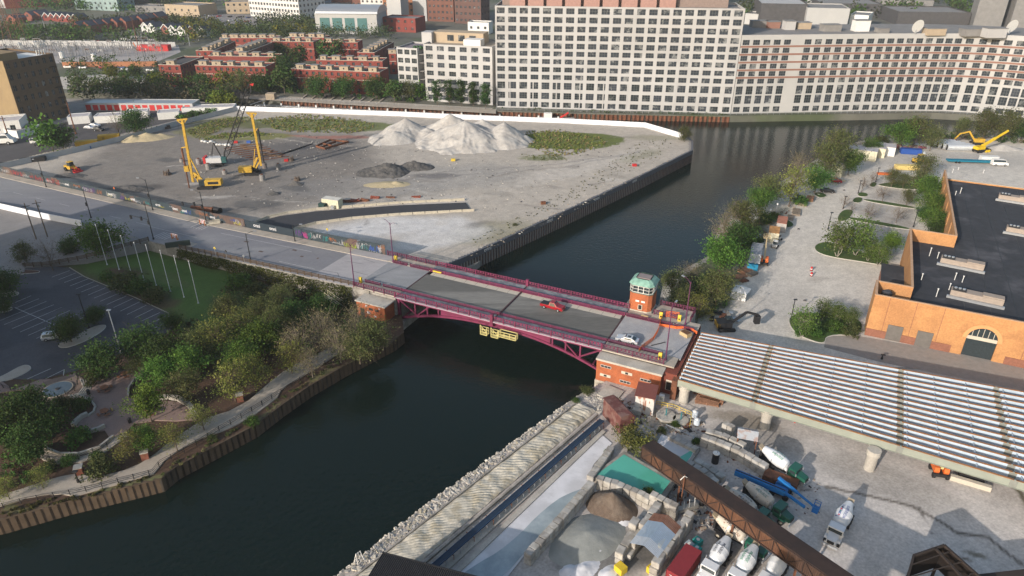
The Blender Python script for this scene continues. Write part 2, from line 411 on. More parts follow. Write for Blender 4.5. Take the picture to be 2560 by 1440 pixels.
# east land: plant yard, car park of the brick building
east_px=[(1474,968),(1401,1020),(1206,1161),(1065,1262),(917,1380),(840,1442),(640,1600),(2700,2300),(3400,1500),(3600,420),(2560,338),(2330,338),(2150,352),(2050,392),(1975,440),(1880,500),(1800,560),(1770,640),(1660,700),(1640,790),(1600,870),(1520,960)]
EP=W(east_px,YZ)
MB().prism(EP,-2,YZ-.06).build('ground',m_concd);struct(bpy.data.objects['ground.003'])
lotc=(.52,.485,.43)
bay=(.33,.305,.275)
lot_splats=[('p',[(2150,545),(2200,520),(2290,560),(2225,640),(2130,600)],bay,2,.75,0),('p',[(2145,535),(2175,503),(2290,522),(2275,566)],bay,1.5,.75,0),('p',[(2165,493),(2200,470),(2300,482),(2290,514)],bay,1.5,.75,0),('e',(2060,700,7,3,0),(.36,.33,.29),.7,.7,1),

 ('e',(1950,760,20,10,60),(.40,.375,.34),.8,.6,0),('e',(2400,400,60,18,0),(.36,.34,.31),.8,.8,0),
 ('l',(1.5,[(1830,880),(1900,780),(1960,640),(2100,450),(2300,380)]),(.43,.40,.37),3,.7,0),
 ('e',(1850,640,5,12,-30),(.16,.15,.11),.6,.6,1),('e',(2300,350,60,5,10),(.14,.10,.08),.4,.8,1),
 ('l',(1.5,[(1880,500),(1990,440),(2090,390),(2200,360)]),(.06,.08,.025),2,.8,1),
 ('p',[(1780,600),(1960,520),(1900,600),(1840,700),(1830,760),(1700,820),(1640,780)],(.06,.075,.025),2,.9,0),
]
o=painted('car_park',[(1660,712),(1770,645),(1800,565),(1880,503),(1975,445),(2050,396),(2150,356),(2330,342),(2560,342),(3500,425),(3300,900),(2560,925),(1700,910),(1640,800)],YZ+.02,1.0,lotc,lot_splats,m_paint,lambda X,Y: .03*fbm(X*.3,Y*.3));struct(o)
yard_px=[(1476,970),(1405,1022),(1211,1162),(1070,1263),(922,1381),(845,1443),(645,1600),(2650,2200),(3200,1500),(2800,960),(2560,930),(1700,905),(1600,900)]
yardc=(.40,.365,.335)
yard_splats=[
 ('p',[(1700,1000),(1900,1040),(2200,1150),(2400,1220),(2560,1300),(2560,1500),(1900,1500),(1980,1250),(1800,1150)],(.52,.485,.45),6,.85,0),  # paler polygon paints sunlight onto the open right yard
 ('e',(1880,1100,12,8,0),(.16,.145,.125),.6,.6,0),('e',(2200,1200,16,7,-30),(.2,.185,.165),.6,.5,0),
 ('l',(.55,[(2060,1215),(2120,1225),(2200,1250),(2290,1268),(2350,1300),(2400,1330),(2480,1345),(2560,1410)]),(.07,.058,.045),.5,.9,0),
 ('l',(.12,[(2300,1265),(2330,1330),(2350,1400)]),(.1,.09,.08),.1,.8,0),('l',(.12,[(2000,1225),(2060,1215)]),(.1,.09,.08),.1,.8,0),
 ('e',(2450,1385,3.2,1.2,-30),(.12,.10,.06),.8,.8,1),('e',(2420,1395,1.5,.7,-30),(.1,.07,.04),.8,.9,0),
 ('e',(1960,950,12,6,0),(.2,.17,.13),.6,.7,1),('e',(1860,1050,10,4,-20),(.2,.17,.13),.6,.7,1),
 ('e',(1600,1370,9,5,0),(.10,.10,.10),.5,.9,0),('e',(1480,1400,8,4,0),(.13,.13,.125),.5,.8,0),
 ('e',(1700,1220,8,3,-30),(.22,.21,.2),.5,.8,0),('e',(1750,1300,8,4,-20),(.25,.245,.24),.6,.7,0),
 ('e',(1640,1050,7,4,-30),(.24,.2,.15),.6,.7,1),('e',(1680,1060,4,2,-30),(.05,.06,.025),.5,.9,1),
 ('l',(1.2,[(2520,1200),(2560,1250),(2600,1300)]),(.07,.06,.03),1,.9,1),
]
o=painted('plant_yard',yard_px,YZ+.015,.45,yardc,yard_splats,m_paint,lambda X,Y: .03*fbm(X*.4,Y*.4),wob=1.2);struct(o)
# ---------------------------------------------------------------- road, bridge, abutments
def zr(e): return DZ-1.8*min(max((-e-36)/70,0),1)
m_road=mat('road_asphalt',(.185,.185,.20),.9,.1,.3,col2=(.235,.235,.24),sc2=.07,amt=.8,stretch=(.25,1,1,-RZ),fine=(5,.1))
m_roadc=mat('road_concrete',(.34,.325,.33),.9,.12,.4,col2=(.27,.265,.27),sc2=.12,amt=.7,stretch=(.3,1,1,-RZ),fine=(5,.08))
m_roadn=mat('new_concrete',(.235,.24,.25),.9,.12,.5,col2=(.30,.30,.31),sc2=.15,amt=.6,stretch=(.3,1,1,-RZ),fine=(5,.08))
m_walk=mat('sidewalk_concrete',(.37,.33,.28),.9,.16,.8,col2=(.28,.25,.21),sc2=.3,amt=.5)
m_grate=mat('deck_grating',(.115,.113,.105),.85,.1,.4,col2=(.20,.195,.18),sc2=.16,amt=.9,stretch=(.12,1,1,-RZ),fine=(4,.14),lo=.48,hi=.62)
m_bwalk=mat('bridge_walk',(.15,.165,.185),.8,.2,1,col2=(.26,.28,.29),sc2=.5,amt=.7)
m_purp=mat('maroon_paint',(.155,.022,.065),.55,.2,1.5,col2=(.09,.018,.035),sc2=.8,amt=.5,spec=.4)
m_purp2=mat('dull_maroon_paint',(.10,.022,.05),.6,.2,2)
m_yel=flat('yellow_paint',(.62,.45,.05),.5)
m_pyel=flat('pale_yellow_paint',(.50,.45,.20),.5)
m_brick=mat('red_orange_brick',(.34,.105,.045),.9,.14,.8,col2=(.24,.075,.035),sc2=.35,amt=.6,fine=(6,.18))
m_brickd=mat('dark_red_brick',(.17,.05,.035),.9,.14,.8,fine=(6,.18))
m_glass=flat('dark_glass',(.03,.04,.045),.12,0,.3,3,spec=.5)
m_stone=mat('lime_stone',(.46,.42,.35),.9,.1,.8)
def strip(e0,e1,n0,n1,dz,m,name,th=.3,parent=None):
    mb=MB();es=sorted(set([e0,e1]+[x for x in (-36,-50,-65,-80,-95,-106) if e0 < x < e1]))
    for a,b in zip(es,es[1:]):
        p=[br(a,n0,zr(a)+dz),br(b,n0,zr(b)+dz),br(b,n1,zr(b)+dz),br(a,n1,zr(a)+dz)]
        q=[v-UP*th for v in p]
        mb.add(p+q,[(0,1,2,3),(0,4,5,1),(2,6,7,3)]+([(3,7,4,0)] if a == es[0] else [])+([(1,5,6,2)] if b == es[-1] else []))
    return mb.build(name,m,parent,world=bool(parent))
# embankment under the west approach
mb=MB()
for a,b in zip([-420,-106,-80,-50,-36],[-106,-80,-50,-36,-33.5]):
    P=[br(a,-9.6),br(b,-9.6),br(b,9.3),br(a,9.3)]
    mb.add([p+UP*-1 for p in P]+[P[0]+UP*(zr(a)-.06),P[1]+UP*(zr(b)-.06),P[2]+UP*(zr(b)-.06),P[3]+UP*(zr(a)-.06)],[(4,5,6,7),(0,1,5,4),(2,3,7,6),(1,2,6,5),(3,0,4,7)])
struct(mb.build('road_embankment',m_concd))
struct(strip(-420,-52,-9.4,6.2,0,m_road,'road'));struct(strip(-52,-38.6,-9.4,6.2,0,m_roadc,'road'))
struct(strip(-38.6,-26.0,-6.0,6.2,0,m_roadn,'road'));struct(strip(-420,-38.6,6.2,9.3,.15,m_walk,'pavement'))
struct(strip(-38.6,-26.0,6.2,9.4,.15,m_walk,'pavement'));struct(strip(-38.6,-26.0,-9.4,-6.0,.15,m_walk,'pavement'))
struct(strip(-52,-39.2,6.25,9.25,.18,m_roadc,'pavement',.02))
# side street mouth and the street to the south-west
SS=[(-800,470),(-120,478),(0,503),(100,524),(207,556),(330,590),(372,601),(215,648),(62,668),(60,690),(0,720),(-400,900),(-900,900)]
mb=MB();P=W(SS,6.1);Q=[]
for (x,y) in SS:
    z=6.14 if y < 605 else (PZ+.08 if y > 680 else 6.14-(y-605)/75*(6.14-PZ-.08))
    Q.append(G(x,y,z))
n=len(Q);tri=geometry.tessellate_polygon([[Vector((p.x,p.y,0)) for p in Q]])
mb.add(Q,[t if (Q[t[1]]-Q[t[0]]).cross(Q[t[2]]-Q[t[0]]).z > 0 else t[::-1] for t in tri])
mb.add([q.copy() for q in Q]+[Vector((q.x,q.y,0)) for q in Q],[(i,(i+1)%n,n+(i+1)%n,n+i) for i in range(n)])
struct(mb.build('road',mat('side_street',(.21,.20,.195),.92,.14,.3,fine=(5,.1))))
def marks(segs,name='road_marking',w=.14,z0=.02,col=None):
    mb=MB()
    for e0,n0,e1,n1 in segs:
        a=br(e0,n0,zr(e0)+z0);b=br(e1,n1,zr(e1)+z0);d=(b-a).normalized().cross(UP)*w/2
        mb.quad(a-d,a+d,b+d,b-d)
    return struct(mb.build(name,col or mat('worn_marking',(.42,.42,.42),.8,.25,2)))
marks([(-66,-5.2,-54,-5.2),(-120,-2,-100,-2.1),(-96,3.2,-62,3.2)]+[(-210+i*12,-1.6,-205+i*12,-1.6) for i in range(8)])
marks([(-108+i*1.1,2.8,-108+i*1.1,5.6) for i in range(5)]+[(-112+i*1.1,-7,-112+i*1.1,-3) for i in range(5)],w=.25)
marks([(-85,1.4,-83.4,1.4),(-76,-2.2,-74.6,-2.2),(-68,2.2,-66.5,2.2),(-63,-.3,-62,-.3),(-58,.5,-57.4,.5)],'manhole_cover',.7,.02,mat('patch_brown',(.10,.07,.06),.9))
marks([(-100,-6.5,-96,-6.5)],'road_patch',2.6,.02,m_walk)
mb=MB()
for e0,n0,e1,n1 in [(-52,-5,-47,-4.6),(-47,-4.6,-45,-6.5),(-50,2,-44,2.4),(-44,-2.2,-39,-2.6),(-49,-8,-44,-8.2),(-46,5,-42,4.4)]:
    a=br(e0,n0,zr(e0)+.012);b=br(e1,n1,zr(e1)+.012);d=(b-a).normalized().cross(UP)*.05
    mb.quad(a-d,a+d,b+d,b-d)
struct(mb.build('road_crack',m_dark))
# ---- the drawbridge
BR=thing('bascule_bridge','maroon steel drawbridge carrying the road across the dark river','bridge',(BO.x,BO.y,0),RZ)
H2=25.9;OW=9.45
def deck_part(name,x0,x1,y0,y1,z,m): return MB().box(x0,x1,y0,y1,z-.35,z).build(name,m,BR)
deck_part('roadway',-H2,H2,-5.9,4.3,DZ,m_grate)
deck_part('concrete_strip',-H2+1,H2-.5,4.28,6.0,DZ+.006,m_stone)
deck_part('concrete_strip',-H2+1,H2-.5,-6.05,-5.6,DZ+.006,m_conc)
for s in (-1,1): deck_part('sidewalk',-H2,H2,*sorted((s*6.5,s*OW)),DZ+.18,m_bwalk)
jm=mat('joint_dark',(.06,.03,.035),.8);mb=MB()
for x in (-H2,0,H2): MB().box(x-.18,x+.18,-OW,OW,DZ-.3,DZ+.2 if x == 0 else DZ+.03).build('expansion_joint',jm,BR)
for i in range(1,9):
    for s in (-1,1): MB().box(s*i*3-.03,s*i*3+.03,4.3,5.98,DZ,DZ+.012).build('strip_joint',jm,BR)
def low(x): return 1.55+4.6*(abs(x)/H2)**2.3
for s in (-1,1):
    y=s*8.6;mb=MB();N_=26;X=[-H2+2*H2*i/N_ for i in range(N_+1)]
    for a,b in zip(X,X[1:]):
        za,zb=DZ-.25-low(a),DZ-.25-low(b);md=abs((a+b)/2)
        mb.add([(a,y-.25,za),(b,y-.25,zb),(b,y+.25,zb),(a,y+.25,za),(a,y-.25,za+.55),(b,y-.25,zb+.55),(b,y+.25,zb+.55),(a,y+.25,za+.55)],
            [(0,3,2,1),(4,5,6,7),(0,1,5,4),(2,3,7,6)])
        mb.box(a,b,y-.22,y+.22,DZ-.95,DZ-.36)
        if md < 14.5:
            mb.quad((a,y,za+.3),(b,y,zb+.3),(b,y,DZ-.5),(a,y,DZ-.5))
    for sx in (-1,1):
        xs=[14.5,17.6,21.0,25.6]
        for x in xs: mb.bar((sx*x,y,DZ-.25-low(x)+.3),(sx*x,y,DZ-.6),.34,.34,(1,0,0))
        mb.bar((sx*25.6,y,DZ-.8),(sx*20.6,y,DZ-.2-low(20.6)+.5),.34,.3)
        mb.bar((sx*17.0,y,DZ-.8),(sx*20.4,y,DZ-.2-low(20.4)+.5),.3,.3)
        mb.box(*sorted((sx*25.3,sx*25.95)),y-.3,y+.3,DZ-6.4,DZ-.4)
    mb.build('arch_girder',m_purp,BR)
mb=MB()
for i in range(-8,9):
    x=i*3.0;mb.box(x-.15,x+.15,-8.3,8.3,DZ-1.3,DZ-.36)
for y in (-4.5,-1.5,1.5,4.5): mb.box(-H2,H2,y-.12,y+.12,DZ-.9,DZ-.36)
for sx in (-1,1): mb.bar((sx*20,-8.5,DZ-4),(sx*20,8.5,DZ-4),.35);mb.bar((sx*24,-8.5,DZ-5),(sx*24,8.5,DZ-5),.35)
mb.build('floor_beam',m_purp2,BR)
def railing_mb(L,h=1.25,fancy=True):
    mb=MB();n=max(1,round(L/2.9))
    mb.box(0,L,-.07,.07,h-.1,h);mb.box(0,L,-.05,.05,.12,.22);mb.box(0,L,-.035,.035,h*.55-.03,h*.55+.03)
    k=int(L/.32)
    for i in range(k+1):
        x=L*i/k;mb.box(x-.03,x+.03,-.02,.02,.2,h-.1)
    for i in range(n+1):
        x=L*i/n;mb.box(x-.11,x+.11,-.13,.13,-.35,h+.06)
        if fancy and i < n:
            for q in (.25,.5,.75): mb.box(x+L/n*q-.16,x+L/n*q+.16,-.03,.03,h*.5,h-.12)
    return mb
for s in (-1,1):
    for x0 in (-H2,.05):
        r=railing_mb(H2-.05);o=r.build('railing',m_purp,BR);o.location=(x0,s*OW,DZ+.18)
def tbar_mb(L):
    mb=MB();n=max(2,round(L/4.2))
    mb.box(0,L,-.09,.09,.62,.78);mb.box(0,L,-.07,.07,.32,.44);mb.box(0,L,-.22,.22,0,.16)
    for i in range(n+1):
        x=L*i/n;mb.box(x-.1,x+.1,-.12,.12,.1,.86)
    return mb
for s in (-1,1):
    for x0 in (-H2,.15):
        o=tbar_mb(H2-.15).build('traffic_rail',m_purp,BR);o.location=(x0,s*6.28,DZ)
# pale ledge pipe along the river side of the south walk
MB().box(-H2,H2,-OW-.22,-OW-.05,DZ-.12,DZ+.06).build('ledge_pipe',flat('lilac_steel',(.38,.28,.34)),BR)
MB().box(-H2,H2,OW+.05,OW+.22,DZ-.12,DZ+.06).build('ledge_pipe',m_purp,BR)
for s in (-1,1): MB().box(-.35,.35,s*OW-.3,s*OW+.3,DZ-1.2,DZ+1.9).build('centre_post',m_purp,BR)
MB().box(-25,-22.5,5.9,6.15,DZ+.2,DZ+.5).build('yellow_marker',m_yel,BR)
# yellow hanging cages by mid span
def cage(x0,x1,z0,z1,nm,lab,kind):
    t=thing('maintenance_cage',lab,'work cage',br(x0,-OW-.3,z0),RZ,'yellow work platforms hung on the bridge side')
    L=x1-x0;h=z1-z0;mb=MB();w=.07
    for x in (0,L):
        for y in (0,-1.1): mb.box(x-w,x+w,y-w,y+w,0,h)
    for z in ([0,h*.45,h] if kind else [0,h*.5,h]):
        for y in (0,-1.1): mb.box(0,L,y-w,y+w,z-w,z+w)
        for x in (0,L): mb.box(x-w,x+w,-1.1,0,z-w,z+w)
    if not kind: mb.bar((0,-1.1,h*1.7),(L,-1.1,h*.5),.12);mb.box(-w,w,-1.1-w,-1.1+w,h,h*1.7);mb.box(L-w,L+w,-1.1-w,-1.1+w,h,h*1.4)
    else:
        for q in (.33,.66): mb.box(L*q-w,L*q+w,-1.1-w,-1.1+w,0,h)
    mb.build('frame',m_pyel,t);MB().box(.05,L-.05,-1.05,-.05,-.04,.04).build('floor_grid',m_pyel,t)
cage(-2.2,-.6,DZ-3.1,DZ-1.7,0,'small pale yellow hanging cage left of the bridge centre post',0)
cage(.5,2.2,DZ-3.1,DZ-1.7,0,'small pale yellow hanging cage right of the bridge centre post',0)
cage(2.4,6.6,DZ-2.5,DZ-1.2,0,'long pale yellow railed work platform hung under the bridge edge',1)
# approach railings + traffic rails (west)
def rail_thing(e0,e1,n,z,lab,nm='railing',low=False,m=None):
    t=thing(nm,lab,'railing',br(e0,n,z),RZ)
    (tbar_mb(e1-e0) if low else railing_mb(e1-e0)).build('rail',m or m_purp2,t);return t
rail_thing(-41.2,-26.2,9.35,DZ+.15,'maroon railing between the graffiti hoarding and the bridge')
rail_thing(-38.2,-26.2,-9.35,DZ+.15,'maroon railing above the brick hut at the left bridge end')
rail_thing(-37.2,-33,6.25,DZ+.02,'short maroon traffic rail beside the left yellow gate motor','traffic_barrier',True)
rail_thing(-32,-26.3,6.25,DZ+.02,'maroon traffic rail on the far side of the left approach','traffic_barrier',True)
rail_thing(-37,-32.6,-6.2,DZ+.02,'short maroon traffic rail near the left purple lamp post','traffic_barrier',True)
rail_thing(-31.6,-26.3,-6.2,DZ+.02,'maroon traffic rail on the near side of the left approach','traffic_barrier',True)
# left abutment: concrete pier and brick hut
o=MB().prism([br(-33.5,-9.3),br(-26.1,-9.3),br(-26.1,9.6),br(-33.5,9.6)],-1,DZ-.32).build('bridge_pier',m_concd);tag(o,'dark concrete pier under the left end of the bridge','bridge pier')
o=MB().prism([br(-27.2,-12),br(-23.6,-12),br(-23.6,34),br(-27.2,30)],-1,1.9).build('river_ledge',m_concd);tag(o,'low concrete ledge along the water under the left bridge end','ledge')
hut=thing('brick_hut','small orange brick hut with graffiti below the left bridge railing','hut',br(-34.6,-13.4,PZ),RZ)
x1,y1,z1=8.2,3.75,3.9
MB().box(0,x1,0,y1,-.2,z1).build('wall',m_brick,hut)
MB().box(-.25,x1+.25,-.25,y1,z1+.001,z1+.28).build('roof',m_conc,hut)
for x in (3.6,5.3): MB().box(x,x+1.1,-.06,.02,2.3,2.9).build('window',m_glass,hut)
MB().box(1.0,2.1,-.06,.02,0,2.2).build('door',m_dark,hut)
for x,z,a in ((3.0,1.2,.9),(4.9,.6,.7),(2.6,3.0,.6),(6.4,3.1,.5)): MB().box(x,x+a,-.05,.01,z,z+a*.7).build('graffiti',flat('pale_graffiti',(.45,.4,.42)),hut)
t=thing('stair_rail','pale yellow stair handrails descending beside the brick hut','handrail',br(-36,-13,PZ),RZ)
mb=MB()
for y in (0,-1.3):
    mb.bar((-7.5,y,4.5),(0.6,y,1.0),.09);mb.bar((-7.5,y,3.9),(.6,y,.4),.06)
    for q in range(5): mb.bar((-7.5+q*2,y,3.3-q*.87),(-7.5+q*2,y,4.5-q*.87),.07)
mb.build('handrail',flat('cream_rail',(.5,.46,.3)),t)
mb=MB()
for q in range(14): mb.box(-7.5+q*.58,-6.9+q*.58,-1.3,0,2.9-q*.25,3.1-q*.25)
mb.build('stair',m_concd,t)
# right abutment and machine house
MH=thing('machine_house','orange brick bridge machine house at the right end, small barred windows','machine house',br(26.05,-12.4,YZ),RZ)
def mw(x,z,open_=True,y=0.0):
    f=MB().box(x,x+2.3,y-.07,y+.03,z,z+.62).build('window',flat('frame_grey',(.38,.37,.35)) if open_ else m_stone,MH)
    mb=MB()
    for k in range(3):
        a=x+.12+k*.72
        if open_ or k == 1: mb.box(a,a+.62,y-.1,y-.03,z+.1,z+.52)
    mb.build('pane',m_dark,f)
zz=DZ-YZ
mb=MB();mb.box(0,13.6,0,2.75,-.3,zz-.85);mb.build('wall',m_brick,MH)
MB().box(-.15,13.8,-.2,2.74,zz-.84,zz-.4).build('parapet_ledge',m_conc,MH)
MB().box(-.15,13.7,-.15,2.7,-2.6,-.28).build('plinth',m_stone,MH)
for x,z,k in ((.9,3.2,True),(5.4,2.9,False),(9.4,2.4,True),(.9,1.0,False),(5.2,.7,True)): mw(x,z,k)
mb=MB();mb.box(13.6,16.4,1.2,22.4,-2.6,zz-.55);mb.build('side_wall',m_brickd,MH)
f=MB().box(14.4,15.7,1.1,1.22,1.0,3.4).build('window',m_stone,MH);MB().box(14.55,15.55,1.06,1.15,1.1,2.9).build('pane',m_dark,f)
mb=MB();mb.box(0,13.59,2.76,22.4,-2.6,zz-.55);mb.build('core',m_concd,MH)
# right approach slab
struct(strip(26.1,41.8,-6.0,6.2,0,mat('grey_slab',(.30,.30,.31),.9,.16,.5,col2=(.38,.37,.36),sc2=.3,amt=.6,fine=(4,.12)),'road'))
struct(strip(26.1,42.4,6.2,9.6,.15,m_walk,'pavement'));struct(strip(26.1,41.4,-9.7,-6.0,.15,m_walk,'pavement'))
struct(strip(31.5,40.2,9.6,14.6,.15,m_walk,'pavement'))
struct(MB().prism([br(24.4,9.7),br(40.2,9.7),br(40.2,14.6),br(24.4,14.6)],-1,DZ-.16).build('abutment',m_concd))
o=MB().prism([br(41.9,-12.8),br(43.0,-12.8),br(43.0,6.4),br(41.9,6.4)],1,DZ-.9).build('abutment',m_rust);struct(o)
rail_thing(26.2,39.2,-9.5,DZ+.15,'maroon ornate railing on top of the orange machine house')
rail_thing(26.3,36.8,6.25,DZ+.02,'maroon double traffic rail beside the bridge tower','traffic_barrier',True)
rail_thing(37.4,41.6,6.25,DZ+.02,'maroon traffic rail right of the orange netting post','traffic_barrier',True)
rail_thing(26.3,38,-6.2,DZ+.02,'maroon traffic rail behind the silver car','traffic_barrier',True)
rail_thing(31.8,37,9.5,DZ+.15,'short ornate maroon railing at the foot of the bridge tower')
rail_thing(32,40,14.4,DZ+.15,'maroon railing behind the paved terrace of the bridge tower')
t=thing('railing','maroon railing closing the right end of the tower terrace','railing',br(40,9.8,DZ+.15),RZ+pi/2)
railing_mb(4.6).build('rail',m_purp2,t)
# ---- bridge tower
TW=thing('bridge_tower','octagonal orange brick bridge tower with glazed top and green copper roof','bridge tower',br(28.3,11.9,DZ-.2),RZ)
def oct(r,cx=0,cy=0,c=.30): 
    k=r*c*1.9;return [V(-r,-r+k*.5,0),V(-r+k*.5,-r,0),V(r-k*.5,-r,0),V(r,-r+k*.5,0),V(r,r-k*.5,0),V(r-k*.5,r,0),V(-r+k*.5,r,0),V(-r,r-k*.5,0)]
MB().prism(oct(2.75),-.2,.55).build('plinth',m_stone,TW)
MB().prism(oct(2.6),.54,4.9).build('wall',m_brick,TW)
MB().prism(oct(2.78),4.89,5.08).build('sill_band',mat('copper_dark',(.09,.14,.12),.7),TW)
MB().prism(oct(2.35),5.07,6.9).build('glazing',m_glass,TW)
mb=MB();o8=oct(2.62)
for i in range(8):
    a,b=o8[i],o8[(i+1)%8];k=3 if i % 2 == 1 else 1
    for z in (5.12,5.95,6.72): mb.bar(a+UP*z,b+UP*z,.09,.14 if z != 5.95 else .07)
    for j in range(k+1): p=a.lerp(b,j/k);mb.bar(p+UP*5.1,p+UP*6.8,.13,.13)
mb.build('window_frame',m_white,TW)
m_cop=mat('verdigris_copper',(.20,.36,.30),.6,.2,1.5,col2=(.12,.24,.20),sc2=1.2,amt=.7)
MB().prism(oct(2.75),6.79,7.1).build('fascia',m_dark,TW)
mb=MB();A=oct(2.95);B=oct(2.45);C_=oct(1.75)
for P0,z0,P1,z1 in ((A,7.05,B,7.65),(B,7.65,C_,8.15)):
    for i in range(8): mb.quad(P0[i]+UP*z0,P0[(i+1)%8]+UP*z0,P1[(i+1)%8]+UP*z1,P1[i]+UP*z1)
mb.prism(A,6.95,7.06)
rf=mb.build('roof',m_cop,TW)
MB().box(-1.5,1.5,-1.1,1.1,8.0,8.22).build('roof_hatch',mat('grey_felt',(.22,.19,.19),.9),rf)
for i in range(8):
    pass
f=MB().box(-.35,.65,-2.66,-2.58,.8,2.1).build('window',m_stone,TW);MB().box(-.22,.52,-2.7,-2.62,.95,2.0).build('pane',m_dark,f)
for x in (-1.0,.35): MB().box(x,x+.85,-2.68,-2.58,2.75,3.15).build('sign_plate',m_white,TW)
# ---- girders of the unfinished viaduct
m_gird=mat('primed_girder',(.42,.50,.58),.6,.08,.6,col2=(.33,.41,.48),sc2=.4,amt=.5)
m_grdt=mat('rusty_flange',(.36,.16,.06),.85,.3,1.2,col2=(.20,.12,.08),sc2=.6,amt=.7)
m_fasc=mat('green_grey_girder',(.25,.27,.23),.7,.12,.5)
VD=thing('steel_viaduct','unfinished viaduct of parallel pale steel girders with rusty top flanges','viaduct',br(43.2,0,0),RZ)
NG=15;E0,E1=0.0,125.0
spans=[(0,14.3),(14.6,39.0),(39.3,55.5),(55.8,90),(90.3,125)]
def yn(i,e):
    t=i/(NG-1);lo=-13.4-(e*.068);hi=6.2+e*.088
    return lo+(hi-lo)*t
for i in range(NG):
    mw_,mt_=MB(),MB()
    for a,b in spans:
        ya,yb=yn(i,a),yn(i,b);z=DZ+.15
        for (p,q,w_,h_,mbx) in ((z-.02,z-1.55,.05,1.5,mw_),):
            mbx.bar((a,ya,z-.8),(b,yb,z-.8),.06,1.5)
        mw_.bar((a,ya,z-1.56),(b,yb,z-1.56),.42,.06)
        mt_.bar((a,ya,z-.01),(b,yb,z-.01),.38,.06)
    g=mw_.build('girder',m_gird if i else m_fasc,VD)
    mt_.build('top_flange',m_grdt,g)
for e in [0.3,5.5,10.5,15.2,21,27,33,40.2,45,50.5,56.8,63,70,77,84,92,98,105,112]:
    MB().box(e-.06,e+.06,yn(0,e)+.05,yn(NG-1,e)-.05,DZ-1.2,DZ-.12).build('cross_frame',m_gird,VD)
m_spl=mat('splice_grey',(.2,.21,.19),.8)
for e in (14.45,39.15,55.65,90.15):
    for i in range(NG): y=yn(i,e);MB().bar((e-.55,y,DZ-.62),(e+.55,y,DZ-.62),.13,1.58).build('splice_plate',m_spl,VD)
# columns and caps
def column(e,n,i,lab):
    t=thing('bridge_column',lab,'column',br(e,n,YZ),RZ,'concrete columns under the steel viaduct')
    MB().cyl((0,0,0),(0,0,4.0),.95,.95,18).build('shaft',m_conc,t,smooth=False)
    MB().cyl((0,0,3.2),(0,0,4.35),1.15,1.15,18).build('collar',m_conc,t);return t
column(44.6,-12.6,0,'pale round concrete column beside the machine house, under the girder corner')
column(60.4,-13.6,1,'round concrete column behind the small corrugated tin canopy')
column(78.6,-17.3,2,'round concrete column in the open yard right of the mixer trucks')
column(104,-19.6,3,'round concrete column at the right edge under the viaduct')
for k,(e,l) in enumerate(((44.6,'left end by the machine house'),(60.4,'second support from the river'),(78.6,'third support from the river'),(104,'right edge of the yard'))):
    a,b=yn(0,e-43.2),yn(NG-1,e-43.2)
    o=MB().at(Matrix.Translation(br(e,0,0))@Matrix.Rotation(RZ,4,'Z')).box(-.8,.8,a+.5,b-.5,DZ-2.6,DZ-1.45).build('pier_cap',m_concd);tag(o,'long concrete cap beam under the girders at the '+l,'pier cap')
    for j,q in enumerate((.4,.75)):
        n_=a+(b-a)*q;o=MB().cyl(br(e,n_,YZ),br(e,n_,DZ-2.6),.9,.9,12).build('bridge_column',m_concd);tag(o,'shaded round column under the viaduct, %s from the yard side at the %s' % (['second','third'][j],l),'column')
# ---------------------------------------------------------------- walls, hoarding and the construction site
def AT(px,py,Y):
    dx=px-1280;dy=720-py
    t=Y/(CF*cos(CT)+dy*sin(CT));return Vector((dx*t,Y,CH+(-CF*sin(CT)+dy*cos(CT))*t))
def text(s,size,M,m,parent,name='lettering',ex=.015,bold=0.0,shear=0.0):
    cu=bpy.data.curves.new(name,'FONT');cu.body=s;cu.size=size;cu.align_x='CENTER';cu.align_y='CENTER';cu.extrude=ex;cu.offset=bold;cu.resolution_u=2;cu.shear=shear
    ob=bpy.data.objects.new(name,cu);me=bpy.data.meshes.new_from_object(ob);bpy.data.objects.remove(ob)
    me.transform(M);me.materials.clear();me.materials.append(m);me.name=name
    o=bpy.data.objects.new(name,me);COL.objects.link(o);o.parent=parent;return o
def facing(p,d,n):
    """matrix that stands lettering at p, reading along d, facing n"""
    d=Vector(d).normalized();n=Vector(n).normalized();u=n.cross(d)
    return Matrix(((d.x,u.x,n.x,p[0]),(d.y,u.y,n.y,p[1]),(d.z,u.z,n.z,p[2]),(0,0,0,1)))
def sheetpile(name,pts,z0,z1,pitch,dep,m,label,cap=None,caph=0.0,capm=None,side=1):
    t=thing(name,label,'river wall',(pts[0][0],pts[0][1],0))
    mb=MB();cp=MB()
    for a,b in zip(pts,pts[1:]):
        a=V(a[0],a[1],0);b=V(b[0],b[1],0);L=(b-a).length;d=(b-a)/L;nn=V(d.y,-d.x,0)*side
        k=max(1,round(L/pitch));q=L/k;row=[]
        for i in range(k):
            for s,o in ((0,0),(.36,0),(.5,dep),(.86,dep)): row.append(a+d*(i+s)*q+nn*o)
        row.append(b)
        for p,r in zip(row,row[1:]): mb.quad(p+UP*z0,r+UP*z0,r+UP*z1,p+UP*z1)
        if caph:
            c0=nn*(dep+.08);cp.add([a+c0+UP*(z1-.2),b+c0+UP*(z1-.2),b+c0+UP*(z1+caph),a+c0+UP*(z1+caph),a-nn*.35+UP*(z1-.2),b-nn*.35+UP*(z1-.2),b-nn*.35+UP*(z1+caph),a-nn*.35+UP*(z1+caph)],
                [(0,1,2,3),(3,2,6,7),(4,7,6,5),(0,3,7,4),(1,5,6,2),(0,4,5,1)])
    mb.build('sheet_piles',m,t,world=True)
    if caph: cp.build('cap_beam',capm,t,world=True)
    return t
m_pile=mat('dark_sheet_pile',(.060,.044,.042),.75,.35,1.3,col2=(.12,.075,.06),sc2=.6,amt=.6)
m_cap=mat('blue_grey_cap',(.10,.105,.12),.7,.15,1)
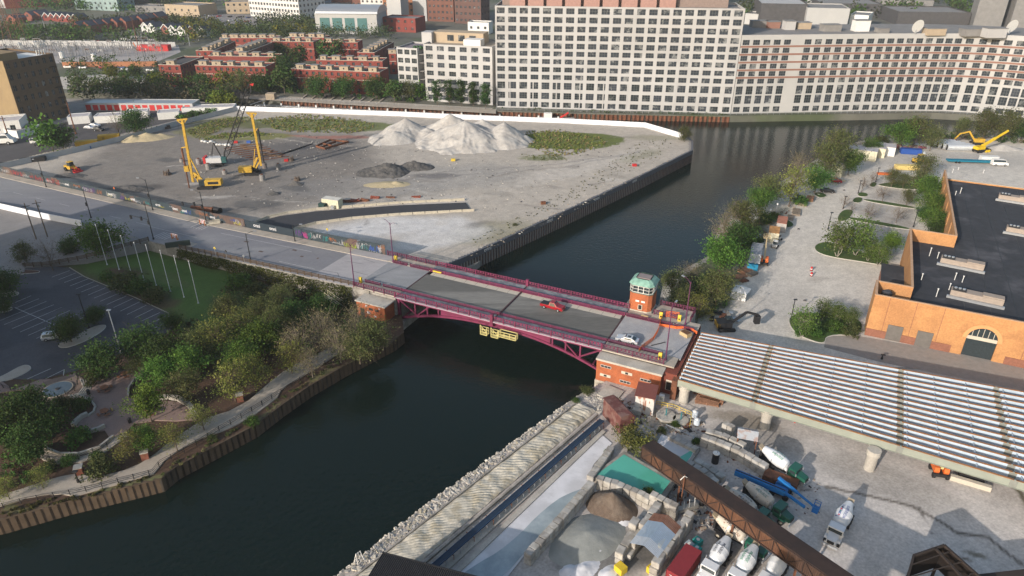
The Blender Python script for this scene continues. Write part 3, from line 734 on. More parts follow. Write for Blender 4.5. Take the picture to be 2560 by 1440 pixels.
wp=[G(x,y,SZ) for x,y in ((1112,662),(1200,623),(1400,532),(1500,486),(1600,439),(1730,375),(1730,352),(1705,336))]
ow=sheetpile('sheet_pile_wall',wp,-1,3.8,1.15,.38,m_pile,'dark steel sheet pile wall along the construction site, opposite the trees',True,1.45,m_cap)
m_pile2=mat('brown_sheet_pile',(.022,.017,.015),.85,.5,1.4,col2=(.10,.085,.07),sc2=1.6,amt=.8,stretch=(1,1,.1),lo=.5,hi=.62)
pw=sheetpile('sheet_pile_wall',[G(x,y,PZ) for x,y in park_px[:15]],-1,2.85,1.15,.55,m_pile2,'brown steel sheet pile wall below the park riverside path')
logo=mat('logo_white',(.55,.55,.56),.6,.05)
for x,y in ((1207,617),(1352,543),(1468,489),(1562,445)):
    p=G(x,y,4.6);a=min(range(len(wp)-1),key=lambda i: ((wp[i]+wp[i+1])/2-p).length)
    d=V(*(wp[a+1]-wp[a]).xy,0).normalized();n=V(d.y,-d.x,0);base=wp[a]+d*((p-wp[a]).dot(d));base.z=4.55
    text('onni',1.7,facing(base+n*.5-TM[ow].translation,d,n),logo,ow,bold=.02)
# ---- hoarding with graffiti
HD=thing('site_hoarding','long dark blue hoarding covered in graffiti along the road pavement','hoarding',br(-42,9.35,0),RZ)
m_hoard=mat('navy_hoarding',(.022,.034,.045),.7,.15,1)
m_mural=mat('mural_hoarding',(.03,.045,.055),.7,.25,1,col2=(.15,.085,.06),sc2=.14,amt=.6,lo=.52,hi=.56)
def hseg(e0,e1,h,m,nm='panel',dy=0):
    n=max(1,round((e1-e0)/7));
    for i in range(n):
        a=e0+(e1-e0)*i/n;b=e0+(e1-e0)*(i+1)/n-.04;za,zb=zr(a)+.1,zr(b)+.1
        A,B=a+42,b+42
        MB().add([(A,dy,za),(B,dy,zb),(B,dy+.12,zb),(A,dy+.12,za),(A,dy,za+h),(B,dy,zb+h),(B,dy+.12,zb+h),(A,dy+.12,za+h)],
            [(0,3,2,1),(4,5,6,7),(0,1,5,4),(1,2,6,5),(2,3,7,6),(3,0,4,7)]).build(nm,m,HD)
hseg(-42-31.8,-42,2.9,m_mural);hseg(-92.4,-74.0,2.3,m_hoard,'gate',.1);hseg(-214,-92.5,2.6,m_mural)
tagcols=[flat('tag_%s'%n,tuple(q*.6 for q in c),.6,var=.05) for n,c in (('white',(.5,.5,.52)),('red',(.45,.05,.05)),('pink',(.55,.06,.28)),('teal',(.05,.28,.28)),('yellow',(.5,.45,.06)),('orange',(.45,.16,.05)),('blue',(.04,.11,.45)),('violet',(.16,.06,.3)),('lime',(.35,.48,.05)))]
def splash(e,w_,h_,c,z,seed):
    r=random.Random(seed);mb=MB();x=e+42-w_/2;zb=zr(e)+z;y=-.012-.004*(seed % 5)
    k=max(3,int(w_/.7))
    for i in range(k):
        px=x+w_*i/k+r.uniform(0,.2);last=V(px,y,zb+r.uniform(0,h_*.4));wd=r.uniform(.1,.2)
        for j in range(5):
            nx=V(px+r.uniform(-.2,.7),y,zb+r.uniform(0,h_));mb.bar(last,nx,.02,wd,(0,1,0)) if False else mb.quad(last+V(-wd/2,0,0),last+V(wd/2,0,0),nx+V(wd/2,0,wd/2),nx+V(-wd/2,0,wd/2));last=nx
    mb.build('graffiti_tag',tagcols[c],HD)
tags=[(-71.5,3,2.4,7,.3),(-69.2,1.8,2.2,2,.2),(-67.6,1.4,2,3,.5),(-65.5,3.6,2.0,0,.6),(-62,2,1.8,3,.5),(-59.5,3,1.3,5,.9),(-58.8,2.6,.6,0,.5),(-56.6,1.4,2,0,.3),(-53.6,4.4,1.2,8,.2),(-50.5,2,2.2,0,.2),(-48.6,2.6,1.6,3,.3),(-48.2,3.2,.6,0,1.8),(-45.6,3.6,1.9,6,.4),(-45.4,3.8,.3,0,.2),(-43.8,1.2,2.3,0,.3),(-43.2,2,.8,5,1.7),
 (-95,4,2,0,.2),(-95.5,3,1,4,.3),(-97,2,1.2,6,1),(-104,3,.5,0,.5),(-109,5,1.2,5,1),(-116,3,2,6,.2),(-119,3,1.2,3,.3),(-123,2,.5,0,1.5),(-128,3,.6,4,.6),(-134,2,1,3,.6),(-139,4,1.3,0,.3),(-143,3,1,4,.5),(-146,2,1.5,7,.3),(-151,5,1.8,0,.2),(-152,3,1,4,.4),(-157,3,1.6,5,.4),(-162,6,2,7,.2),(-163,5,1.3,0,.5),(-168,4,1,5,1),(-176,5,.5,0,1),(-181,7,2,1,.3),(-183,4,1,0,.5),(-190,7,2,1,.2),(-196,4,1.2,0,.4),(-201,7,2,1,.3),(-208,5,1.6,0,.4)]
for i,(e,w_,h_,c,z) in enumerate(tags): splash(e,w_,h_,c,z,i)
for x,y in ((632,570),(673,579),(524,543),(454,527),(430,522),(385,513),(269,485),(158,461),(327,497)):
    p=G(x,y,zr(-90)+1.3);e=(p-BO).dot(EX)
    text('onni',1.5 if x > 600 else 1.25,facing((e+42,-.03,zr(e)+1.35),(1,0,0),(0,-1,0)),logo,HD,bold=.03)
m_glassf=None
# ---- white concrete fences round the site
def fence_line(name,label,pts,z,h,pl,m,cat='fence',thick=.15,capm=None,gap=.05,pname='panel'):
    t=thing(name,label,cat,(pts[0][0],pts[0][1],z));
    for a,b in zip(pts,pts[1:]):
        L=hypot(b[0]-a[0],b[1]-a[1]);k=max(1,round(L/pl));a=V(a[0],a[1],z);b=V(b[0],b[1],z);d=(b-a)/L;nn=V(-d.y,d.x,0)*thick/2
        for i in range(k):
            p=a+d*(L*i/k+gap);q=a+d*(L*(i+1)/k-gap)
            MB().add([p-nn,q-nn,q+nn,p+nn,p-nn+UP*h,q-nn+UP*h,q+nn+UP*h,p+nn+UP*h],[(0,3,2,1),(4,5,6,7),(0,1,5,4),(1,2,6,5),(2,3,7,6),(3,0,4,7)]).build(pname,m,t,world=True)
    return t
m_wp=mat('white_panel',(.60,.62,.66),.7,.08,.4);m_wp2=mat('grey_white_panel',(.36,.37,.38),.8,.12,.4)
fence_line('panel_fence','white panel fence along the canal behind the big pale gravel heap',[G(x,y,SZ) for x,y in ((593,277),(1000,291),(1180,300),(1420,309),(1612,319),(1706,347))],SZ,2.3,14,m_wp)
fence_line('panel_fence','grey white panel fence from the road up to the canal corner',[G(x,y,SZ) for x,y in ((-200,450),(0,424),(180,384),(330,347),(430,318),(480,306),(593,277))],SZ,2.2,14,m_wp2)
fence_line('panel_fence','white panel wall along the near side of the road at left',[G(x,y,6.1) for x,y in ((-300,478),(0,522),(100,545),(206,566))],6.1,2.0,9,m_wp)
# ---- asphalt strip with concrete barriers
ramp_px=[(632,556),(700,540),(790,528),(1000,513),(1164,506),(1176,524),(1000,535),(880,545),(790,557),(740,572),(700,568)]
struct(sheet('site_road',ramp_px,SZ+.35,mat('fresh_asphalt',(.045,.046,.052),.9,.12,.5,fine=(4,.1)),.4))
m_barr=mat('barrier_concrete',(.42,.38,.30),.9,.18,1.5,fine=(5,.1))
bp_=MB().profile([(-.3,0),(.3,0),(.3,.1),(.14,.35),(.09,.82),(-.09,.82),(-.14,.35),(-.3,.1)],-1.9,1.9);bme=bp_.mesh('jersey_barrier',m_barr)
def barriers(px,z,L,grp,where,me=None,nm='jersey_barrier'):
    P=[G(x,y,z) for x,y in px];T=0;out=[]
    for a,b in zip(P,P[1:]):
        l=(b-a).length;k=max(1,round(l/L));d=(b-a)/l
        for i in range(k): out.append((a+d*(l*(i+.5)/k),atan2(d.y,d.x),l/k/L))
    for i,(p,rz,s) in enumerate(out):
        o=bpy.data.objects.new(nm,me or bme);COL.objects.link(o);o.location=p;o.rotation_euler=(0,0,rz);o.scale=(s*.985,1,1)
        tag(o,'%s concrete barrier from the left %s' % (ORD[i],where),'barrier',grp)
barriers([(640,558),(670,545),(720,534),(790,525),(1000,509),(1162,501)],SZ+.05,3.9,'concrete barriers lining the new asphalt strip','on the far side of the black asphalt strip')
barriers([(736,575),(790,560),(880,548),(1000,538),(1186,528)],SZ+.05,3.9,'concrete barriers lining the new asphalt strip','on the near side of the black asphalt strip')
# ---- heaps
def heap(name,label,cx,cy,rx,ry,rot,h,m,seed,ridge=.5,rough=.1,step=.7,peaks=None,z=SZ,flat_=1.0,cat='heap'):
    c=G(cx,cy,z);R_=max(rx,ry)*1.15;a=R(rot)
    X,Y=np.meshgrid(np.arange(-R_,R_,step),np.arange(-R_,R_,step),indexing='ij')
    u=(X*cos(a)+Y*sin(a));v=(-X*sin(a)+Y*cos(a));wx=fbm(X*.15+seed,Y*.15+seed*2,4)-.5
    Z=np.zeros(X.shape)-.5
    for (pu,pv,ru,rv,ph) in (peaks or [(0,0,1,1,1)]):
        d=np.hypot((u/rx-pu)/ru,(v/ry-pv)/rv)*(1+wx*ridge*1.1)
        Z=np.maximum(Z,ph*(1-d))
    th=np.arctan2(v/ry,u/rx);rr=np.hypot(u/rx,v/ry)
    gull=(np.abs(vnoise(th*6+seed+wx*3,rr*.8+seed)-.5)*1.4+np.abs(vnoise(th*17+seed,rr+seed)-.5)*.6)
    H=np.clip(Z,-.2,1)*h
    H=H-ridge*h*.16*gull*np.clip(Z*3,0,1)*np.clip((1-Z)*3,0,1)+(fbm(X*1.1+seed,Y*1.1,4,.7)-.5)*rough*h*np.clip(Z*5,0,1)
    H=H*flat_;mask=Z > -.12
    col_=[np.ones(X.shape)]*3
    o=gridmesh(name,mask,X+c.x,Y+c.y,H+z-.05,m)
    return tag(o,label,cat)
m_grav=mat('pale_gravel',(.43,.41,.38),.95,.12,.6,col2=(.31,.29,.27),sc2=.25,amt=.55,fine=(3,.12),bump=.3)
m_mudh=mat('dark_spoil',(.11,.105,.10),.95,.3,.8,col2=(.05,.05,.05),sc2=.5,amt=.6,bump=1.0)
m_sand=mat('yellow_sand',(.42,.35,.22),.95,.12,.6,fine=(3,.1),bump=.3)
heap('gravel_heap','largest pale gravel heap with deep furrows in the construction site',1165,352,29,20,-4,8.9,m_grav,3,.5,.03,.5,
  [(0,-.05,.78,.95,1.0),(-.28,.55,.6,.5,.97),(.55,.1,.42,.8,.88),(.22,.35,.55,.5,.85)],cat='gravel heap')
heap('gravel_heap','grey furrowed gravel heap left of the largest pale heap',1018,340,19,15,20,7.6,m_grav,11,.5,.03,.5,[(0,.1,.8,.8,1),(-.35,-.4,.6,.5,.6),(.4,-.3,.5,.5,.55)],cat='gravel heap')
heap('spoil_heap','dark lumpy earth heap beside the small sand heap',992,428,13.5,8,5,3.8,m_mudh,21,.5,.22,.4,[(-.25,-.1,.75,.9,1),(.45,.35,.6,.6,.85),(-.7,-.35,.4,.5,.5)],cat='earth heap')
heap('sand_heap','low yellow sand heap in front of the dark earth heap',968,462,9,4,5,1.4,m_sand,31,.4,.08,.4,[(0,0,1,1,.7),(.35,0,.4,.6,1)],cat='sand heap')
heap('sand_heap','pale sand heap near the fence at left, beyond the loader',368,347,12,7,15,2.8,m_sand,41,.5,.08,.5,[(0,0,.8,.8,1),(-.4,-.2,.5,.6,.9),(.45,.1,.5,.5,.7)],cat='sand heap')
heap('spoil_heap','small dark earth heap behind the graffiti hoarding below the loader',172,440,6.5,3.5,0,1.3,m_mudh,51,.5,.3,.4,cat='earth heap')
heap('spoil_heap','low dark earth heap behind the hoarding left of the first piling rig',330,473,9,4,-10,1.4,m_mudh,61,.5,.3,.4,cat='earth heap')
heap('spoil_heap','small grey rubble heap right of the yellow piling rigs',738,462,3.6,2,0,1.6,m_mudh,71,.5,.4,.3,cat='earth heap')
heap('spoil_heap','small grey rubble heap nearest the black asphalt strip',682,486,3,2,0,1.5,m_mudh,81,.5,.4,.3,cat='earth heap')
# ---- piling rigs, crane, loader
m_cat=mat('machine_yellow',(.52,.32,.035),.5,.15,1.2,col2=(.3,.17,.03),sc2=1,amt=.4,spec=.5)
m_wm=flat('machine_white',(.5,.5,.5),.5);m_red=flat('signal_red',(.45,.03,.03),.5)
def track(L,w_,h): 
    mb=MB();mb.profile([(-L/2+h*.4,0),(L/2-h*.4,0),(L/2,h*.45),(L/2-h*.3,h),(-L/2+h*.3,h),(-L/2,h*.45)],-w_/2,w_/2);return mb
def tracks(t,L,gauge,w_=.8,h=1.0,m=None):
    for s in (-1,1):
        o=track(L,w_,h).build('track',m or m_dark,t);o.rotation_euler=(0,0,pi/2);o.location=(0,s*gauge/2,0)
def toL(t,p): return TM[t].inverted() @ Vector(p)
def lattice(mb,a,b,w_,n,th=.09):
    a=Vector(a);b=Vector(b);d=(b-a).normalized();x=d.cross(V(0,1,.1)).normalized()*w_/2;y=d.cross(x).normalized()*w_/2
    C=[(x+y),(x-y),(-x-y),(-x+y)]
    for k in range(4):
        mb.bar(a+C[k]*.35,a+(b-a)/n+C[k],th);mb.bar(a+(b-a)/n+C[k],b-(b-a)/n+C[k],th);mb.bar(b-(b-a)/n+C[k],b+C[k]*.3,th)
        for i in range(1,n-1):
            p=a+(b-a)*i/n;q=a+(b-a)*(i+1)/n;mb.bar(p+C[k],q+C[(k+1)%4],th*.7);
    return mb
def rig(label,base,rz,top,foot,ktop,kbot,drive,bm,bodylen,arm,hood=True):
    B=G(*base,SZ);t=thing('piling_rig',label,'piling rig',B,rz,'yellow piling rigs on the construction site');Y=B.y
    P=lambda q,dy=0: toL(t,AT(q[0],q[1],Y+dy))
    tracks(t,5.6,3.4,.8,1.05)
    mb=MB();mb.profile([(-1.45,1.2),(1.45,1.2),(1.45,2.9),(1.0,3.2),(-1.0,3.2),(-1.45,2.9)],0,bodylen);mb.build('engine_housing',m_cat,t)
    MB().box(bodylen*.2,bodylen*.85,-1.47,-1.4,1.7,2.6).build('grille',m_dark,t)
    MB().box(-1.2,2.4,-1.1,1.1,.9,1.25).build('turntable',m_dark,t)
    MB().box(-1.9,-.05,-1.4,-.2,1.3,3.3).build('cab',m_glass,t)
    a,b=P(foot),P(top);MB().bar(a,b,.75,.75).build('mast',m_cat,t)
    d=(b-a).normalized();mb=MB();mb.bar(b+V(-1.7,0,0),b+V(1.7,0,.3),.5,.5);mb.bar(b+V(-1.7,0,0),b-d*1.6,.3);mb.bar(b+V(1.5,0,.3),b-d*1.6,.3);mb.build('mast_head',m_cat,t)
    k0,k1=P(ktop),P(kbot);mb=MB();mb.cyl(k0,k0.lerp(k1,.5),.34,.34,8);mb.cyl(k0.lerp(k1,.5),k1,.24,.24,8);mb.build('kelly_bar',m_dark if bm else m_rust,t)
    MB().bar(b+V(-1.5,0,0),k0,.05).build('rope',m_dark,t)
    if drive: dr=P(drive);MB().cb(dr,(1.5,1.5,1.9)).build('rotary_drive',m_cat,t)
    else: MB().cyl(k1+V(0,0,-.4),k1+V(0,0,1.6),.85,.85,12).build('auger_bucket',mat('muddy_steel',(.16,.14,.13),.9),t)
    mb=MB()
    for q0,q1,wd in arm: mb.bar(P(q0),P(q1),wd)
    mb.build('boom_arm',m_cat,t)
    mb=MB();mb.bar(P(ktop)+V(0,0,.2),a.lerp(b,.58 if drive else .66),.35);mb.build('guide_bracket',m_cat,t)
    return t
rig('tall yellow piling rig nearest the hoarding, kelly bar lowered left of its mast',(517,470),.12,(455.6,300),(483,455),(454,371),(475.6,481),(467,421),False,5.4,
  [((516,457),(486,432),.6),((520,455),(484,441),.5),((505,452),(476,396),.35),((497,455),(484,431),.5)])
rig('yellow piling rig right of the white crane with its auger bucket by the ground',(633,436),pi+.15,(629,284),(653,414),(644.5,322),(662,418),None,True,4.6,
  [((634,418),(643,393),.7),((640,420),(648,405),.5),((634,415),(637,372),.2)])
def crane():
    B=G(543,413,SZ);t=thing('crawler_crane','white crawler crane with dark lattice boom between the two piling rigs','crane',B,.1);Y=B.y
    P=lambda x,y: toL(t,AT(x,y,Y))
    tracks(t,6.2,4.2,.9,1.1)
    MB().profile([(-1.6,1.3),(1.6,1.3),(1.6,3.2),(-1.6,3.2)],-3.4,2.2).build('machinery_house',m_wm,t)
    MB().box(-4.3,-3.4,-1.7,1.7,1.2,3.6).build('counterweight',m_red,t)
    MB().profile([(-1.5,1.3),(0,1.3),(0,3.4),(-.5,3.5),(-1.5,3.0)],2.25,4.0).build('cab',mat('cab_teal',(.03,.09,.09),.4),t)
    text('RIG',.8,facing((-.8,-1.62,2.3),(1,0,0),(0,-1,0)),m_red,t) if False else None
    mb=MB();lattice(mb,P(563,394),P(626,212),1.7,16,.2);mb.build('lattice_boom',m_dark,t)
    mb=MB();mb.bar(P(553,392),P(533,356),.35);mb.bar(P(530,393),P(533,356),.15);mb.bar(P(526,398),P(533,356),.12);mb.build('gantry_mast',m_dark,t)
    mb=MB();mb.bar(P(533,356),P(600,275),.06);mb.bar(P(606,262),P(580,318),.05);mb.build('stay_rope',m_dark,t)
    MB().add([P(624,210),P(634,208),P(633,214),P(626,216)],[(0,1,2,3)]).build('flag',m_red,t)
crane()
m_wheel=flat('tyre_black',(.02,.02,.022),.85)
def loader(label,loc,rz,m1,m2):
    t=thing('wheel_loader',label,'loader',loc,rz)
    MB().profile([(-1.1,.9),(1.1,.9),(1.1,2.1),(-1.1,2.1)],-3.2,.4).build('engine_housing',m1,t)
    MB().profile([(-.8,2.1),(.8,2.1),(.75,3.5),(-.75,3.5)],-1.4,.3).build('cab',m_glass,t)
    MB().box(-1.5,.4,-.9,.9,3.5,3.62).build('cab_roof',m1,t)
    MB().box(.4,2.2,-.5,.5,.9,1.5).build('front_frame',m1,t)
    for x in (-2.2,1.6):
        for y in (-1.25,1.25): MB().cyl((x,y-.28,.8),(x,y+.28,.8),.8,.8,14).build('wheel',m_wheel,t)
    MB().at(Matrix.Translation((3.0,0,.6))@Matrix.Rotation(pi/2,4,'Z')).profile([(-.9,-.4),(.6,-.5),(.8,.5),(.5,.5),(.3,-.2),(-.7,-.1)],-1.5,1.5).build('bucket',m2,t)
    for y in (-.7,.7): MB().bar((1.2,y,1.7),(3,y,.9),.22).build('lift_arm',m2,t)
    return t
loader('yellow wheel loader with red front near the dark earth heap at left',G(183,428,SZ),-.5,m_cat,m_red)
m_ybox=mat('yellow_container',(.50,.30,.03),.6,.15,1)
def container(name,label,cat,loc,rz,L,w_,h,m,ribs=True,group=None,roofm=None,door=True):
    t=thing(name,label,cat,loc,rz,group);mb=MB();mb.box(-L/2,L/2,-w_/2,w_/2,.15,h)
    if ribs:
        n=int(L/.6)
        for i in range(n+1):
            x=-L/2+L*i/n
            for s in (-1,1): mb.box(x-.12,x+.12,*sorted((s*w_/2,s*(w_/2+.05))),.3,h-.15)
    mb.build('body',m,t)
    MB().box(-L/2-.05,L/2+.05,-w_/2-.06,w_/2+.06,h-.001,h+.06).build('roof',roofm or m,t)
    if door:
        for s in (-1,1): MB().box(L/2,L/2+.06,*sorted((s*.05,s*(w_/2-.1))),.3,h-.15).build('door',m,t)
    return t
c1=container('shipping_container','left yellow container standing against the grey fence','container',G(220,367,SZ),.32,8,2.6,2.6,m_ybox)
c2=container('shipping_container','right yellow container with small dark logo against the grey fence','container',G(275,352,SZ),.32,8,2.6,2.6,m_ybox)
text('III',1.3,facing((-2,-1.37,1.5),(1,0,0),(0,-1,0)),m_dark,c2)
container('skip_bin','blue tool skip in front of the left yellow container','skip',G(222,372,SZ),.3,2.2,1.4,1.1,flat('bin_blue',(.05,.12,.3)),door=False)
container('skip_bin','long black skip against the fence near the road at left','skip',G(84,404,SZ),.3,8.5,2.3,1.7,m_dark,door=False)
container('skip_bin','black skip at the left picture edge inside the hoarding','skip',G(6,418,SZ),.3,5,2.3,1.6,m_dark,door=False)
m_cream=mat('cream_container',(.58,.54,.40),.7,.08,1)
container('shipping_container','cream container beside the black asphalt strip in the site','container',G(832,517,SZ),RZ+.12,5.9,2.7,2.9,m_cream,roofm=mat('cream_roof',(.55,.53,.48),.8))
container('generator','dark green generator box left of the cream site container','generator',G(808,520,SZ),RZ,2.2,1.6,1.6,flat('generator_green',(.02,.05,.045)),door=False)
container('generator','small grey cabinet beside the cream site container','cabinet',G(833,523,SZ),RZ,1.2,.9,1.2,m_steel,ribs=False,door=False)
for i,(x,y,r,h,w_) in enumerate(((498,410,.95,2.1,'between the two piling rigs, behind the upright middle one'),(522,424,.9,2.3,'middle of the three in front of the white crane'),(563,436,.9,1.6,'just in front of the white crane at its right'),(657,452,.95,2.3,'in front of the right piling rig'),(455,405,.8,1.3,'left of the lowered kelly bar'),(697,424,.8,2.2,'standing alone right of the right piling rig'))):
    t=thing('pile_casing','grey concrete filled pile stub '+w_,'pile stub',G(x,y,SZ),0,'pile stubs on the construction site')
    MB().cyl((0,0,0),(0,0,h),r*1.05,r,12).build('casing',mat('stub_grey',(.23,.22,.21),.9),t);MB().cyl((0,0,h-.02),(0,0,h+.25),r*.55,r*.5,8).build('rebar_core',m_rust,t)
for i,(x,y,r,w_) in enumerate(((420,437,1.6,'left of the nearest piling rig'),(727,402,1.5,'near the orange cone right of the rigs'),(742,452,1.3,'on the small rubble heap'),(420,322,1.5,'by the grey fence beside the sand heap'),(352,332,1.6,'against the grey fence above the yellow containers'),(340,330,1.2,'leftmost against the grey fence'))):
    r_=random.Random(i);mb=MB()
    for k in range(14): a=r_.uniform(0,6.3);q=r_.uniform(.2,r);mb.bar((q*cos(a),q*sin(a),0),(q*cos(a)*.8,q*sin(a)*.8,r_.uniform(.8,1.9)),.22)
    mb.cyl((0,0,0),(0,0,.8),r*.9,r*.7,9);o=mb.build('rebar_cage',mat('rebar_brown',(.12,.09,.07),.9));o.location=G(x,y,SZ);tag(o,'brown reinforcement bundle '+w_,'rebar bundle')
def lines(name,label,cat,px,z,w_,h,m,jitter=0):
    mb=MB()
    for (a,b) in px: mb.bar(G(*a,z)+UP*h/2,G(*b,z)+UP*h/2,w_,h)
    return tag(mb.build(name,m),label,cat)
lines('steel_bars','bundle of long dark steel bars lying behind the piling rigs','steel bars',[((560+i*9,372+i*4),(650+i*9,360+i*4)) for i in range(9)],SZ+.05,.35,.3,m_rust)
lines('steel_bars','dark steel pipes lying between the rig and the gravel heap','steel bars',[((690+i*8,392-i*3),(750+i*8,372-i*3)) for i in range(5)],SZ+.05,.4,.35,m_dark)
lines('rebar_mat','low rusty steel frame on the ground left of the grey gravel heap','rebar mat',[((790,368),(826,352)),((802,371),(840,356)),((812,374),(872,357)),((790,368),(812,374)),((826,352),(872,357)),((805,361),(830,367))],SZ+.5,.18,.8,m_rust)
lines('timber_beams','stack of brown timber beams right of the white debris bags','timber',[((600,364),(655,362)),((602,368),(650,371)),((610,372),(680,380)),((640,385),(705,393))],SZ,.8,.5,mat('timber_brown',(.12,.075,.045),.9))
r_=random.Random(3)
for i in range(11):
    p=G(506+i*7.4,356+i*.9+r_.uniform(-3,3),SZ);mb=MB();mb.sphere((0,0,.35),r_.uniform(.5,.95),7,5,.6);o=mb.build('debris_bag',m_white);o.location=p;tag(o,'%s white debris bag from the left behind the crane' % ORD[i],'bag','white debris bags behind the crane')
for x,y,c,n in ((590,358,m_red,'orange red crate behind the crane'),(622,358,flat('tarp_blue',(.05,.12,.4)),'blue tarpaulin bundle behind the right piling rig'),(716,404,m_red,'orange red tool box near the rebar heap'),(1133,403,m_yel,'small yellow dumper box at the foot of the gravel heap'),(1358,511,m_rust,'small rusty drum near the sheet pile wall'),(1586,416,m_red,'orange red float box on the sheet pile wall')):
    container('crate',n,'crate',G(x,y,SZ),.2,1.5,1.1,.9,c,ribs=False,door=False)
for i,(x,w_) in enumerate(((868,'leftmost, right of the cream container'),(888,'second from the left'),(912,'fourth, red and flat'),(938,'with long rods'),(976,'round and red, near the strip end'),(1040,'smallest at the right, near the strip end'))):
    r_=random.Random(i+9);mb=MB();y=500-i*1.2+(6 if i < 3 else 0)
    for k in range(7 if i < 4 else 4): a=r_.uniform(-.6,.6);mb.bar((-1.6*cos(a),-1.6*sin(a)+r_.uniform(-.6,.6),.15+k*.1),(1.6*cos(a),1.6*sin(a),.2+k*.1),.22)
    mb.box(-.8,.8,-.5,.5,0,.5);o=mb.build('scrap_pile',mat('scrap_red',(.20,.055,.035),.85,.3,2) if i%2 else m_rust);o.location=G(x,y,SZ);tag(o,'rusty scrap steel pile behind the asphalt strip, '+w_,'scrap pile')
o=MB().cyl(G(500,528,SZ)+V(-2.5,.3,.9),G(500,528,SZ)+V(5,-1.5,.9),.95,.95,14).build('steel_pipe',m_rust);tag(o,'big rusty steel pipe lying behind the hoarding','steel pipe')
o=MB().cyl(G(545,531,SZ)+V(-1.5,.3,.9),G(545,531,SZ)+V(1.2,-1,.9),1.0,1.0,14).build('steel_pipe',m_dark);tag(o,'short dark pipe ring lying right of the rusty pipe','steel pipe')
# ---------------------------------------------------------------- trees
m_bark=mat('bark',(.11,.085,.065),.95,.25,3);m_twig=mat('twig_bark',(.19,.16,.125),.95,.2,3);m_birch=mat('pale_bark',(.24,.22,.19),.9,.2,4)
def leafm(n,c,tr=.3): return mat(n,c,.75,0,1,attr=True,trans=tr,orand=.28,spec=.15)
LM=leafm('foliage',(0,0,0))
def tree_meshes(kind,seed,Rr,Hc,Ht,nclump,per,leaf,cols,trunkm,flatten=1.0,twig=0,stems=1,csz=.22,tr=.16,hollow=.35):
    """Rr crown radius, Hc crown centre height, Ht crown half height"""
    r=np.random.RandomState(seed);C=[]
    while len(C) < nclump:
        p=r.uniform(-1,1,3);q=np.linalg.norm(p)
        if q > 1 or q < hollow: continue
        th=math.atan2(p[1],p[0]);w_=1+.28*math.sin(th*3+seed)+.15*math.sin(th*5+seed*2)
        C.append((p[0]*Rr*.82*w_,p[1]*Rr*.82*w_,Hc+p[2]*Ht*.85))
    C=np.array(C);n=nclump*per;ci=np.repeat(np.arange(nclump),per)
    sz=csz*Rr*r.uniform(.6,1.35,nclump)
    P=C[ci]+r.normal(0,1,(n,3))*(sz[ci][:,None])*np.array([1,1,.75])
    a=r.normal(0,1,(n,3));a[:,2]=a[:,2]*.8;a /= np.linalg.norm(a,axis=1)[:,None]
    b=r.normal(0,1,(n,3));b -= a*(a*b).sum(1)[:,None];b /= np.linalg.norm(b,axis=1)[:,None]
    s=leaf*r.uniform(.55,1.25,n)[:,None]
    v=np.concatenate([P-a*s*.5,P+b*s*.42,P+a*s*.6,P-b*s*.42],1).reshape(-1,3)
    me=bpy.data.meshes.new('crown_'+kind)
    me.vertices.add(n*4);me.vertices.foreach_set('co',v.ravel());me.loops.add(n*4);me.loops.foreach_set('vertex_index',np.arange(n*4,dtype=np.int32))
    me.polygons.add(n);me.polygons.foreach_set('loop_start',np.arange(0,n*4,4,dtype=np.int32));me.polygons.foreach_set('loop_total',np.full(n,4,dtype=np.int32))
    me.update(calc_edges=True);me.validate()
    cl=np.array([cols[i % len(cols)] for i in r.randint(0,len(cols),nclump)]);cc=cl[ci]*(r.uniform(.7,1.35,n)[:,None])
    ca=me.color_attributes.new('Col','FLOAT_COLOR','POINT')
    ca.data.foreach_set('color',np.concatenate([np.repeat(cc,4,0),np.ones((n*4,1))],1).astype(np.float32).ravel())
    me.materials.append(LM)
    mb=MB();base=Hc-Ht*.95
    for k in range(stems):
        aa=6.28*k/stems+seed;off=V(cos(aa),sin(aa),0)*(.25*Rr if stems > 1 else 0)
        fork=V(0,0,base*.9)+off;mb.cyl((0,0,-.2),fork,tr,tr*.7,7,False);mb.cyl(fork,V(0,0,Hc+Ht*.4)+off*1.6,tr*.7,tr*.15,6,False)
        idx=[i for i in range(nclump) if i % stems == k]
        for i in idx:
            c=V(*C[i]);t=r.uniform(0,.8);st=fork.lerp(V(0,0,Hc+Ht*.4)+off*1.6,t*.8);mid=st.lerp(c,.5)+V(0,0,-.05*Rr)
            mb.cyl(st,mid,tr*.32,tr*.2,4,False);mb.cyl(mid,c,tr*.2,tr*.08,3,False)
            for j in range(twig):
                e=c+V(*(r.normal(0,1,3)*sz[i]*1.25));mb.cyl(mid.lerp(c,r.uniform(.1,1)),e,tr*.11,tr*.05,3,False)
    return me,mb.mesh('trunk_'+kind,trunkm),Rr,Hc
g1=(.07,.135,.024);g2=(.05,.10,.02);g3=(.10,.17,.03);y1=(.15,.165,.035);y2=(.12,.145,.035);y3=(.19,.19,.05);br1=(.15,.125,.07);br2=(.12,.105,.06);d1=(.035,.07,.018);d2=(.05,.09,.024)
